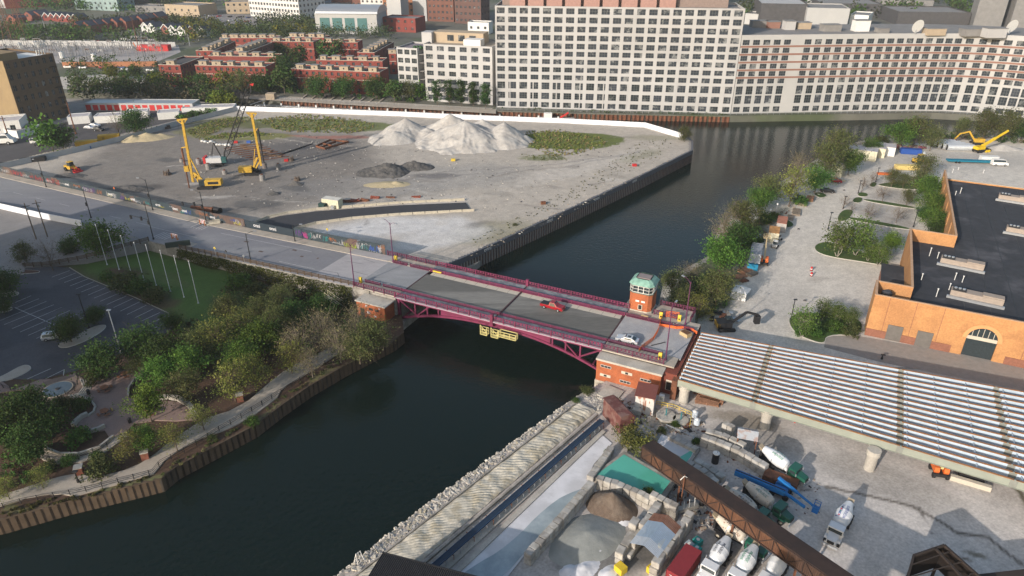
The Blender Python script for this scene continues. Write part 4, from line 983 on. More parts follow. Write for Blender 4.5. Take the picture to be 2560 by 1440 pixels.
TK={
 'round': [tree_meshes('round',s,4,5.0,3.4,50,105,.33,[g1,g1,g2,g3],m_bark,twig=1) for s in (1,2)],
 'dark': [tree_meshes('dark',s,4,4.6,3.2,50,105,.35,[d1,d2,d2,g2],m_bark,twig=1) for s in (3,4)],
 'bright': [tree_meshes('bright',5,3.4,5.2,3.4,44,100,.31,[(.09,.16,.02),(.07,.13,.018),(.12,.19,.03)],m_bark,twig=1)],
 'yg': [tree_meshes('yg',s,3.6,5.4,3.8,48,42,.28,[y1,y2,y3],m_bark,twig=4,csz=.24) for s in (6,7)],
 'olive': [tree_meshes('olive',s,4,5.4,3.8,54,70,.30,[(.10,.12,.04),(.12,.125,.045),(.08,.10,.032)],m_bark,twig=4) for s in (8,9)],
 'bare': [tree_meshes('bare',s,4,5.6,3.9,46,26,.26,[br1,br2,(.14,.14,.06)],m_twig,twig=7,csz=.26,tr=.13) for s in (10,11)],
 'birch': [tree_meshes('birch',12,3.8,5.6,4.0,50,62,.36,[(.09,.15,.03),(.11,.17,.035),(.07,.12,.025)],m_birch,twig=3,stems=3,tr=.13)],
 'twigs': [tree_meshes('twigs',13,3,4.0,2.6,26,5,.2,[br1],m_bark,twig=9,csz=.3,tr=.12)],
 'bush': [tree_meshes('bush',s,2,1.1,1.1,24,60,.3,c,m_bark,tr=.06) for s,c in ((14,[d2,g2,g1]),(15,[(.075,.085,.03),(.05,.065,.022)]))],
 'poplar': [tree_meshes('poplar',16,2.2,6.5,5.6,46,55,.42,[(.035,.08,.018),(.05,.10,.02),(.025,.06,.014)],m_bark)],
 'far': [tree_meshes('far',s,4,5,3.6,34,24,.8,c,m_bark) for s,c in ((17,[g1,g2,g3]),(18,[d2,g2,(.06,.08,.025)]),(19,[(.14,.15,.02),(.10,.13,.02)]))],
}
def plant(kind,px,py,rpx,zg,label,group=None,name=None,sq=1.0,cat='tree',var=None):
    v=TK[kind];k=(int(px*7+py*3) % len(v)) if var is None else var;cm,tm,R0,Hc=v[k];s=1.0
    for _ in range(4):
        P=G(px,py,zg+Hc*s*sq);D=P.y*cos(CT)+(CH-P.z)*sin(CT);s=rpx*D/CF/R0*(1.12 if px < 1050 else 1.0)
    t=bpy.data.objects.new(name or ('shrub' if kind == 'bush' else 'tree'),None);COL.objects.link(t);t.location=(P.x,P.y,zg-.05);t.rotation_euler=(0,0,(px*13+py*7) % 6.28);t.scale=(s,s,s*sq)
    tag(t,label,'shrub' if kind == 'bush' else cat,group);sub('trunk',tm,t);sub('crown',cm,t);return t
def canopy(name,label,cat,n,px,z,hmin,hmax,leaf,cols,seed,per=60,group=None):
    """one mass of vegetation nobody could count"""
    P=W(px,z);r=np.random.RandomState(seed);xs=[p.x for p in P];ys=[p.y for p in P];C=[]
    while len(C) < n:
        x,y=r.uniform(min(xs),max(xs)),r.uniform(min(ys),max(ys))
        if inpoly(np.array([x]),np.array([y]),P)[0]: C.append((x,y,r.uniform(hmin,hmax)))
    V_=[];K=[]
    for x,y,h in C:
        m_=per;rad=h*.55;d=r.normal(0,1,(m_,3));d /= np.linalg.norm(d,axis=1)[:,None];d *= r.uniform(.5,1,(m_,1));lump=1+.3*np.sin(d[:,0]*5+x)*np.cos(d[:,1]*4+y)
        Q=np.stack([x+d[:,0]*rad*lump,y+d[:,1]*rad*lump,z+h*.52+d[:,2]*h*.48*lump],1)
        a=r.normal(0,1,(m_,3));a /= np.linalg.norm(a,axis=1)[:,None];b=r.normal(0,1,(m_,3));b -= a*(a*b).sum(1)[:,None];b /= np.linalg.norm(b,axis=1)[:,None]
        s=leaf*r.uniform(.6,1.3,(m_,1));V_.append(np.concatenate([Q-a*s*.5,Q+b*s*.45,Q+a*s*.5,Q-b*s*.45],1).reshape(-1,3))
        c=np.array(cols[r.randint(len(cols))])*r.uniform(.75,1.3);K.append(np.repeat(c[None,:]*r.uniform(.75,1.3,(m_,1)),4,0))
    v=np.concatenate(V_);k=np.concatenate(K);m_=len(v)//4
    me=bpy.data.meshes.new(name);me.vertices.add(m_*4);me.vertices.foreach_set('co',v.ravel());me.loops.add(m_*4);me.loops.foreach_set('vertex_index',np.arange(m_*4,dtype=np.int32))
    me.polygons.add(m_);me.polygons.foreach_set('loop_start',np.arange(0,m_*4,4,dtype=np.int32));me.polygons.foreach_set('loop_total',np.full(m_,4,dtype=np.int32));me.update(calc_edges=True)
    ca=me.color_attributes.new('Col','FLOAT_COLOR','POINT');ca.data.foreach_set('color',np.concatenate([k,np.ones((m_*4,1))],1).astype(np.float32).ravel())
    me.materials.append(LM);o=bpy.data.objects.new(name,me);COL.objects.link(o);return tag(o,label,cat,group,'stuff')
gb='trees along the right river bank'
for i,(k,x,y,r_,l) in enumerate((
 ('olive',1682,702,36,'olive tree right beside the bridge tower'),('bare',1722,682,34,'brown budding tree behind the bridge tower railing'),('olive',1705,745,36,'olive tree behind the terrace railing of the bridge tower'),
 ('yg',1748,765,34,'yellow green tree directly above the right end of the bridge'),('olive',1795,715,48,'big olive tree left of the white tent'),('dark',1762,712,36,'dark tree between the bridge tower trees and the white tent'),
 ('round',1806,628,50,'large bright green round tree on the bank above the bridge tower'),('dark',1853,590,40,'dark tree left of the cream trailer with orange top'),('bare',1812,560,42,'brown bare tree leaning over the river, lowest of the brown ones'),
 ('olive',1862,538,46,'broad olive tree above the brown bare tree'),('bare',1842,522,30,'small brown treetop behind the broad olive tree'),('round',1902,494,34,'round green tree standing by itself over the dark river'),
 ('olive',1925,468,38,'pale grey green tree behind the round green one'),('yg',1985,452,46,'large yellow green tree on the bank bend'),('bare',1998,412,34,'brown tinted treetop above the yellow green tree'),
 ('round',2045,445,34,'dark green tree beside the red buggy'),('olive',2072,392,46,'tall olive tree left of the cream sheds'),('olive',2100,358,44,'highest olive tree of the bank, left of the cream sheds'),('round',2128,400,32,'green tree directly left of the cream sheds'),
 ('round',2258,330,36,'green tree left of the silver culvert pipes'),('olive',2290,322,38,'olive tree directly above the silver culvert pipes'),('olive',2335,338,30,'thin tree behind the silver culvert pipes'),
 ('round',2180,362,22,'small round tree behind the cream sheds'),('bush',2205,350,16,'low shrub behind the cream sheds'),('olive',2470,304,36,'dark olive tree behind the yellow crane boom'),('olive',2520,306,38,'dark olive tree near the right picture edge by the river'),('dark',2562,318,30,'dark tree cut by the right picture edge by the river'),('olive',2408,312,22,'olive tree behind the yellow excavator'),
 ('bush',1915,545,22,'dark shrub near the two white globe lamps'),('bush',1888,600,22,'dark shrub left of the grey container on the blue trailer'),('bush',1935,538,14,'small shrub between the globe lamps'),('bush',2000,500,20,'shrub above the pallet stacks'))):
    plant(k,x,y,r_,YZ if i > 5 else YZ,l,gb)
canopy('undergrowth','dark green undergrowth below the trees of the right bank','undergrowth',90,[(1650,790),(1760,640),(1800,560),(1880,505),(1975,450),(2050,400),(2120,360),(2170,366),(2060,440),(1970,510),(1890,590),(1850,680),(1830,760),(1760,830),(1700,800)],YZ,1.0,2.6,.4,[d2,g2,(.06,.07,.025)],5)
canopy('undergrowth','undergrowth along the river behind the excavator and the crane','undergrowth',60,[(2330,338),(2330,345),(2420,352),(2560,362),(2640,366),(2640,345),(2560,340)],YZ,1.5,3.5,.5,[d2,(.05,.06,.025),br2],6)
# ---------------------------------------------------------------- car park islands, kerbs
m_kerb=flat('kerb_concrete',(.42,.40,.36),.9);m_lawn=mat('lawn_grass',(.045,.085,.018),.95,.3,1.5,col2=(.08,.09,.03),sc2=.4,amt=.5,bump=.5)
def smooth(px,it=1):
    for _ in range(it):
        q=[]
        for i in range(len(px)):
            a,b=px[i],px[(i+1)%len(px)];q += [(a[0]*.75+b[0]*.25,a[1]*.75+b[1]*.25),(a[0]*.25+b[0]*.75,a[1]*.25+b[1]*.75)]
        px=q
    return px
def island(px,z,top=m_lawn,kerb=True,h=.15,w_=.18,nm='planting_island'):
    px=smooth(px,2);P=W(px,z);c=sum(P,Vector())/len(P)
    if kerb: struct(MB().prism(P,z-.1,z+h).build('kerb',m_kerb))
    Q=[];n=len(P)
    for i in range(n):
        a,b,d=P[i-1],P[i],P[(i+1)%n];t=(d-a).normalized();nn=V(-t.y,t.x,0);
        if nn.dot(c-b) < 0: nn=-nn
        Q.append(b+nn*w_)
    struct(MB().prism(Q,z,z+h+.03).build(nm,top))
for p in ([(2033,617),(2050,606),(2080,606),(2120,622),(2222,650),(2223,667),(2160,656),(2080,644),(2042,632)],
 [(2122,541),(2275,569),(2274,577),(2118,549)],[(2088,552),(2104,524),(2138,525),(2124,548),(2112,554)],[(2158,496),(2288,517),(2288,524),(2158,503)],[(2128,506),(2136,493),(2160,495),(2152,509)],
 [(2190,462),(2230,455),(2302,461),(2312,474),(2260,474),(2205,466)],[(2142,487),(2150,480),(2172,485),(2168,493),(2148,492)],[(2170,465),(2180,455),(2195,458),(2186,470)],
 [(1969,805),(1976,790),(2010,780),(2100,790),(2156,800),(2156,838),(2066,838),(2063,862),(2020,850),(1985,832)],[(2030,484),(2050,480),(2072,490),(2050,497)],[(1935,555),(1960,545),(1990,562),(1970,572)]):
    island(p,YZ+.04)
struct(sheet('pavement',[(2066,838),(2160,842),(2380,880),(2560,915),(2700,950),(2600,985),(2200,905),(2060,868)],YZ+.06,mat('plaza_paving',(.27,.245,.22),.9,.18,.8)))
mb=MB()
for x,y,dx,dy in [(2150+i*19,555+i*3.2,-9,14) for i in range(7)]+[(2185+i*19,512+i*2.8,-8,12) for i in range(5)]:
    a,b=G(x,y,YZ+.1),G(x+dx,y+dy,YZ+.1);d=(b-a).normalized().cross(UP)*.07;mb.quad(a-d,a+d,b+d,b-d)
struct(mb.build('parking_line',mat('yellow_line',(.38,.34,.22),.8)))
# drain covers
for x,y in ((1858,698),(2028,690),(2012,752),(2110,476),(1996,573)):
    struct(MB().cyl(G(x,y,YZ+.02),G(x,y,YZ+.13),.4,.4,10).build('manhole_cover',m_dark))
gi='trees on the islands of the car park'
for k,x,y,r_,l in (('birch',2105,588,40,'left multi stemmed birch on the island in the car park'),('birch',2152,582,42,'tallest multi stemmed birch in the middle of the car park island'),('birch',2178,618,26,'third birch on the car park island, lower than its neighbours'),('birch',2203,628,26,'rightmost birch on the island beside the dark annex roof'),('bright',2235,600,26,'small green tree between the birches and the orange parapet'),
 ('birch',2014,798,34,'birch at the left end of the lower island'),('birch',2062,768,24,'birch at the far side of the lower island, leaning right'),('birch',2098,776,24,'right hand birch of the lower island'),('birch',2128,786,22,'rightmost thin birch of the lower island by the brick wall'),('bush',2085,815,24,'yellow brown shrub in the middle of the lower island'),('bush',2040,830,20,'low shrub near the front of the lower island'),('bush',2130,825,24,'dark shrub by the brick wall corner'),('bush',2000,830,14,'small shrub by the left kerb of the lower island'),
 ('twigs',2172,525,24,'bare tree in the lower left car park bay'),('twigs',2247,530,22,'bare tree in the lower right car park bay'),('twigs',2212,478,22,'leafy thin tree in the middle car park bay'),('olive',2272,488,20,'small olive tree in the middle car park bay near the hedge'),('twigs',2112,500,18,'bare tree by the second lamp post of the road'),('twigs',2130,515,14,'small bare tree on the left island bulb'),('twigs',2160,455,20,'bare tree by the third lamp post of the road'),('twigs',2183,440,18,'bare tree near the farthest lamp post of the road'),('twigs',2092,560,12,'tiny bare tree left of the car park island'),
 ('olive',2235,440,22,'dark small tree below the yellow container'),('olive',2262,448,18,'second dark small tree below the yellow container'),('twigs',2232,424,16,'bare treetop in front of the yellow container'),
 ('olive',2315,410,30,'green tree beside the yellow loader'),('olive',2298,445,26,'tree at the top of the hedge along the brick wall'),('round',2322,465,34,'uppermost green tree of the hedge along the brick wall'),('round',2330,505,34,'second green tree of the hedge along the brick wall'),('round',2336,545,32,'third green tree of the hedge along the brick wall'),('dark',2345,570,24,'lowest dark tree of the hedge by the orange parapet'),('dark',2312,530,20,'dark shrub like tree at the foot of the hedge')):
    plant(k,x,y,r_,YZ+.1,l,gi)
# ---------------------------------------------------------------- brick building
m_bb=mat('orange_brick',(.42,.215,.09),.9,.12,.5,col2=(.33,.16,.07),sc2=.2,amt=.6,fine=(3,.12))
m_bbd=mat('darker_brick',(.23,.10,.065),.9,.15,.6,fine=(3,.14))
m_roofd=mat('dark_roofing',(.035,.038,.045),.9,.3,.5,col2=(.085,.085,.095),sc2=.11,amt=.8,lo=.5,hi=.7)
BB=thing('brick_hall','large flat roofed orange brick building with dark roof and arched entrance','building',br(76,31.5,YZ),RZ)
def bbw(name,x0,y0,x1,y1,z0,z1,m,t=.45):
    return MB().box(min(x0,x1),max(x0,x1),min(y0,y1),max(y0,y1),z0,z1).build(name,m,BB)
PH=10.5;RH=7.2
MB().prism([(.4,.4),(90,.4),(90,108),(18.7,108),(18.7,46.2),(7.8,46.2),(7.8,7.6),(.4,7.6)],RH-.6,RH).build('roof',m_roofd,BB)
# front wall with arch
AX,AR,AZc=22.3,2.9,4.6
arc=[(AX+AR*cos(a),AZc+AR*sin(a)) for a in [pi*i/14 for i in range(15)]]
ol=[(0,0),(0,PH),(90,PH),(90,0),(AX+AR,0)]+arc+[(AX-AR,0)]
P3=[Vector((a,b,0)) for a,b in ol];tri=geometry.tessellate_polygon([P3]);mb=MB()
for y,sgn in ((0,1),(.45,-1)):
    mb.add([(p.x,y,p.y) for p in P3],[t if ((P3[t[1]]-P3[t[0]]).cross(P3[t[2]]-P3[t[0]]).z > 0) == (sgn > 0) else t[::-1] for t in tri])
n=len(P3)
mb.add([(p.x,0,p.y) for p in P3]+[(p.x,.45,p.y) for p in P3],[(i,(i+1)%n,n+(i+1)%n,n+i) for i in range(n)])
mb.build('front_wall',m_bb,BB)
mb=MB();
for a,b in zip(arc,arc[1:]): 
    q=lambda p,k: (AX+(p[0]-AX)*k,AZc+(p[1]-AZc)*k)
    mb.add([(a[0],-.12,a[1]),(b[0],-.12,b[1]),(q(b,1.28)[0],-.12,q(b,1.28)[1]),(q(a,1.28)[0],-.12,q(a,1.28)[1])],[(0,1,2,3)])
    mb.add([(q(a,1.28)[0],-.12,q(a,1.28)[1]),(q(b,1.28)[0],-.12,q(b,1.28)[1]),(q(b,1.28)[0],.02,q(b,1.28)[1]),(q(a,1.28)[0],.02,q(a,1.28)[1])],[(0,1,2,3)])
mb.build('arch_surround',mat('arch_brick',(.52,.27,.12),.9,.1,1),BB)
f=MB().box(AX-AR+.02,AX+AR-.02,.3,.42,.1,AZc-.3).build('entrance_glazing',m_glass,BB)
MB().box(AX-AR+.02,AX+AR-.02,.2,.5,AZc-.3,AZc+.5).build('transom',m_stone,BB)
mb=MB();mb.cyl((AX,.33,AZc),(AX,.40,AZc),AR-.02,AR-.02,28);mb.build('fanlight',m_glass,BB)
for i in range(-2,3): MB().box(AX+i*1.0-.05,AX+i*1.0+.05,.24,.32,AZc+.5,AZc+AR-.3-abs(i)*.35).build('fanlight_bar',m_stone,BB)
for i in range(16):
    if abs(3.2+i*5.4-AX) > 3.8: MB().box(3.2+i*5.4-.05,3.2+i*5.4+.05,-.03,.01,.2,PH).build('joint_strip',m_bbd,BB)
for a,b in ((.02,AX-AR-2.2),(AX+AR+2.2,90)): MB().box(a,b,-.14,.0,0,1.9).build('lower_band',m_bbd,BB)  # darker brick band along the foot of the front wall
for x in (4.2,10.2): MB().box(x,x+3.1,-.22,-.02,.1,3.9).build('service_door',mat('door_grey',(.13,.12,.11),.8),BB)
bbw('west_wall',0,.46,.45,8,0,PH,m_bb);bbw('west_wall',.46,7.6,7.8,8.0,0,PH,m_bb);bbw('west_wall',7.35,8.01,7.8,46.2,0,PH,m_bb)
bbw('north_parapet',7.81,45.8,18.7,46.2,0,PH,m_bb)
wlm=MB();xb=[0];A0=46.21;L_=108-A0
nW=7;xb=[];
for i in range(nW): c=4+(L_-8)*i/(nW-1);xb += [c-.9,c+.9]
xb=[0]+xb+[L_];holes={(1+2*i,1) for i in range(nW)}
wallgrid(wlm,(18.3,A0,0),(0,1,0),(-1,0,0),xb,[0,4.6,9.4,PH],holes,.4)
wlm.box(18.3+.401,18.75,A0,108,0,PH);wlm.quad((18.3,A0,PH),(18.3,108,PH),(18.71,108,PH),(18.71,A0,PH));wlm.build('long_west_wall',m_bb,BB)
for i in range(nW): c=4+(L_-8)*i/(nW-1);MB().box(18.62,18.69,A0+c-.9,A0+c+.9,4.6,9.4).build('window',m_glass,BB)
bbw('north_wall',18.76,107.7,90,108.1,0,RH+.5,m_bb);MB().box(18.76,90,107.5,108.3,RH+.5,RH+.62).build('coping',m_stone,BB)
for (a,b,c,d) in ((0,0,90,.5),(-.05,.5,.5,8.05),(.5,7.55,7.8,8.05),(7.3,8.05,7.85,46.25),(7.85,45.75,18.7,46.25),(18.25,46.25,18.76,108)):
    MB().box(a,c,b,d,PH+.001,PH+.12).build('coping',mat('coping_brick',(.42,.27,.17),.8),BB)
# annex
o=MB().box(2.2,7.3,12,33.5,0,4.0).build('annex',m_bbd,BB);MB().box(2.0,7.34,11.8,33.7,4.001,4.3).build('annex_roof',m_roofd,o)
t=thing('roof_tank','dark round tank behind the parapet corner of the brick building','tank',br(78.6,36.2,YZ+RH),RZ);MB().cyl((0,0,0),(0,0,2.4),1.15,1.15,16).build('shell',m_dark,t);MB().cyl((0,0,2.4),(0,0,2.7),.9,.7,14).build('cap',m_roofd,t)
m_hv=mat('hvac_tan',(.30,.25,.21),.8,.15,1.2)
def hvac(x,y,L,lab,rz=RZ-.1):
    t=thing('rooftop_unit',lab,'air handling unit',G(x,y,YZ+RH),rz,'ventilation units on the dark roof')
    MB().box(-L/2,L/2,-1.2,1.2,.5,1.9).build('housing',m_hv,t);MB().box(-L/2-.6,L/2+.4,-1.9,-1.25,.1,.7).build('duct',m_steel,t)
    MB().box(-L/2+.3,-L/2+3,-.9,.9,1.9,2.15).build('fan_deck',m_dark,t)
    for i in range(3): MB().cyl((-L/2+.8+i*.85,0,2.15),(-L/2+.8+i*.85,0,2.4),.34,.34,10).build('fan',m_steel,t)
    MB().box(L*.1,L/2,-1.0,1.0,1.9,2.2).build('hood',m_hv,t)
hvac(2402,668,9.5,'ventilation unit on the middle of the dark roof');hvac(2438,752,10.5,'ventilation unit nearest the arched entrance on the dark roof');hvac(2536,505,9,'far ventilation unit at the right picture edge');hvac(2560,588,9,'right hand ventilation unit cut by the picture edge')
for i,(x,y,h) in enumerate(((2323,640,2.2),(2343,646,1.6),(2340,742,2.0),(2303,700,1.6),(2386,700,1.8),(2372,725,1.6),(2400,484,1.8),(2388,488,1.2),(2381,432,1.2),(2458,433,1.0),(2395,425,.8),(2405,706,1.6))):
    t=thing('vent_pipe','thin pale vent pipe on the dark roof, '+['near the orange parapet inside corner, tallest','just right of the tallest pipe','left of the front ventilation unit','beside the broken skylight','behind the front ventilation unit','behind the front unit, left one','by the slotted brick wall, right one','by the slotted brick wall, left one','close to the far left roof corner','far away below the blue trailer','nearest the far left roof corner','right behind the front ventilation unit'][i],'vent pipe',G(x,y,YZ+RH),0,'vent pipes on the dark roof')
    MB().cyl((0,0,0),(0,0,h),.09,.09,6).build('pipe',m_white,t);MB().cyl((0,0,h),(0,0,h+.2),.18,.18,6).build('cap',m_white,t)
# ---------------------------------------------------------------- lamps
def lamp(x,y,ytop,z,lab,kind='arm',m=None,off=(1,0),grp=None,name='street_lamp',n=1,yoff=0):
    p=G(x,y,z);h=min(HT(p,ytop)-z,14);t=thing(name,lab,'street lamp',p,atan2(off[1],off[0]),grp);m=m or m_dark;H=h-.4
    MB().cyl((0,0,0),(0,0,.5),.26,.22,8).build('base',m,t)
    MB().cyl((0,0,.4),(0,0,H),.15,.09,8).build('pole',m,t)
    if kind == 'globe': MB().sphere((0,0,H+.25),.32,10,6).build('globe',m_white,t)
    elif kind == 'box': MB().box(-.3,.5,-.25,.25,H,H+.18).build('lamp_head',m,t)
    else:
        for s in ([1] if n == 1 else [1,-1]):
            mb=MB();L=2.0;pts=[V(0,0,H-.6),V(s*L*.35,0,H+.05),V(s*L*.75,0,H+.35),V(s*L,0,H+.36)]
            for a,b in zip(pts,pts[1:]): mb.bar(a,b,.08)
            mb.build('arm',m,t);MB().box(*sorted((s*L-.1,s*(L+.75))),-.17,.17,H+.28,H+.42).build('lamp_head',m_steel,t)
    return t,H
for i,(x,y,yt,l) in enumerate(((2070,573,529,'nearest the birch island'),(2108,521,489,'second from the birch island'),(2145,484,450,'third from the birch island'),(2189,455,418,'farthest, beside the bare treetops'),(1977,800,746,'at the left end of the lower island'),(2283,568,523,'beside the hedge, near the orange parapet'))):
    lamp(x,y,yt,YZ,'dark car park lamp post '+l,'box',grp='dark lamp posts of the car park')
lamp(1922,553,524,YZ,'white globe lamp nearer the trailers','globe',m_steel);lamp(1938,544,509,YZ,'taller white globe lamp beside the pallet stacks','globe',m_steel)
lamp(1986,893,882,YZ,'short lamp post hidden behind the viaduct girders, left','box');lamp(2204,898,884,YZ,'short lamp post behind the viaduct girders near the arch','box')
m_pl=mat('lamp_maroon',(.10,.03,.075),.6,.2,2)
lamp(983,655,553,DZ+.15,'tall maroon lamp post beside the left yellow gate motor','arm',m_pl,(-.7,.6),n=2);lamp(886,712,606,DZ+.15,'tall maroon lamp post at the near left corner of the bridge','arm',m_pl,(.8,.5))
lamp(1713,812,700,DZ+.15,'tall maroon lamp post behind the right end of the bridge','arm',m_pl,(-.5,.8));lamp(1664,900,765,DZ+.15,'tilted looking maroon lamp post beside the yellow gate motor','arm',m_pl,(.5,.8))
# road lamps with signals
def signal(t,x,y,z,side=1):
    mb=MB().box(x-.22,x+.22,y-.2,y+.2,z,z+1.15).build('traffic_light',m_dark,t)
    for k,c in enumerate((m_red,m_yel,flat('signal_green',(.02,.25,.08)))): MB().box(x-.12,x+.12,y-.24,y-.2,z+.82-k*.36,z+1.06-k*.36).build('lens',c,mb)
m_lp=flat('lamp_black',(.025,.028,.03),.5)
for x,y,yt,z,l,o_,sg in ((384,598,505,6.3,'black lamp post with long signal arm at the corner of the lawn',(-.9,.3),2),(228,545,470,6.2,'black lamp post with signal left of the dark corner tree',(-.9,.4),1),(116,468,400,6.3,'black lamp post against the hoarding at far left',(-.9,.4),1),(382,525,445,6.4,'black lamp post against the hoarding in front of the earth heap',(-1,.1),1),(515,552,475,6.5,'black lamp post with signal arm by the orange barricades',(-1,.1),2),(628,658,580,6.9,'black lamp post on the lawn side of the road',(.9,.3),0),(738,605,560,7.0,'short black post lamp in front of the magenta graffiti',(1,0),0)):
    t,H=lamp(x,y,yt,z,l,'arm',m_lp,o_)
    if sg: signal(t,.3,0,H*.42)
    if sg == 2:
        MB().bar((0,0,H*.55),(6.5,0,H*.6),.12).build('signal_arm',m_lp,t);signal(t,2.6,0,H*.5);signal(t,6.3,0,H*.5)
# yellow gate motors
for x,y,l in ((990,652,'yellow gate motor at the foot of the far left lamp post'),(902,706,'yellow gate motor at the near left corner of the bridge'),(1698,802,'yellow gate motor behind the orange netting on the right'),(1650,897,'yellow gate motor beside the near right lamp post'),(1652,795,'small yellow gate post where the orange netting starts')):
    t=thing('gate_motor',l,'gate motor',G(x,y,DZ+.15),RZ);h=1.5
    MB().box(-.33,.33,-.28,.28,0,h*.75).build('housing',m_yel,t);MB().cyl((-.36,0,h*.8),(.36,0,h*.8),.32,.32,12).build('drum',m_yel,t);MB().box(-.15,.15,-.31,-.27,.3,h*.5).build('hatch',m_dark,t)
t=thing('bench','small pale wooden bench on the bridge tower pavement','bench',G(1611,795,DZ+.15),RZ);MB().box(-.8,.8,-.25,.25,.5,.6).build('seat',flat('pale_wood',(.5,.38,.2)),t)
for x in (-.7,.7): MB().box(x-.07,x+.07,-.22,.22,0,.5).build('leg',flat('pale_wood',(.5,.38,.2)),t)
# orange netting
m_net=mat('orange_netting',(.62,.13,.035),.8,.25,3)
def netting(pts,h,lab):
    t=thing('safety_netting',lab,'safety netting',pts[0])
    for i,(a,b) in enumerate(zip(pts,pts[1:])):
        mb=MB();a=Vector(a);b=Vector(b)
        for k in range(5): z=h*(.1+.21*k);mb.bar(a+UP*z,b+UP*z,.03,.12)
        n=max(2,int((b-a).length/.5))
        for k in range(n+1): p=a.lerp(b,k/n);mb.bar(p,p+UP*h,.06)
        mb.build('mesh_panel',m_net,t,world=True)
    return t
D=DZ+.05
netting([G(x,y,D) for x,y in ((1655,790),(1645,830),(1632,852),(1610,868),(1597,880))],1.0,'orange safety netting running across the road behind the silver car')
netting([G(x,y,D) for x,y in ((1650,815),(1690,822),(1722,822),(1742,835))],.6,'sagging orange netting from the gate post to the girders')
netting([G(x,y,D+.2) for x,y in ((1665,792),(1697,796))],1.6,'orange netting panel in front of the tower terrace')
t=thing('planter_box','wooden planter box full of brown earth by the netting','planter',G(1714,838,DZ),RZ-.5);MB().box(-1.1,1.1,-.8,.8,0,.8).build('box',flat('planter_wood',(.42,.32,.18)),t);MB().box(-.95,.95,-.65,.65,.75,.84).build('earth',mat('earth_brown',(.12,.06,.03),.95),t)
struct(MB().bar(G(1628,864,DZ+.03),G(1664,855,DZ+.03),.3,.03).build('dark_mark',m_dark))  # dark bar lying flat on the approach slab
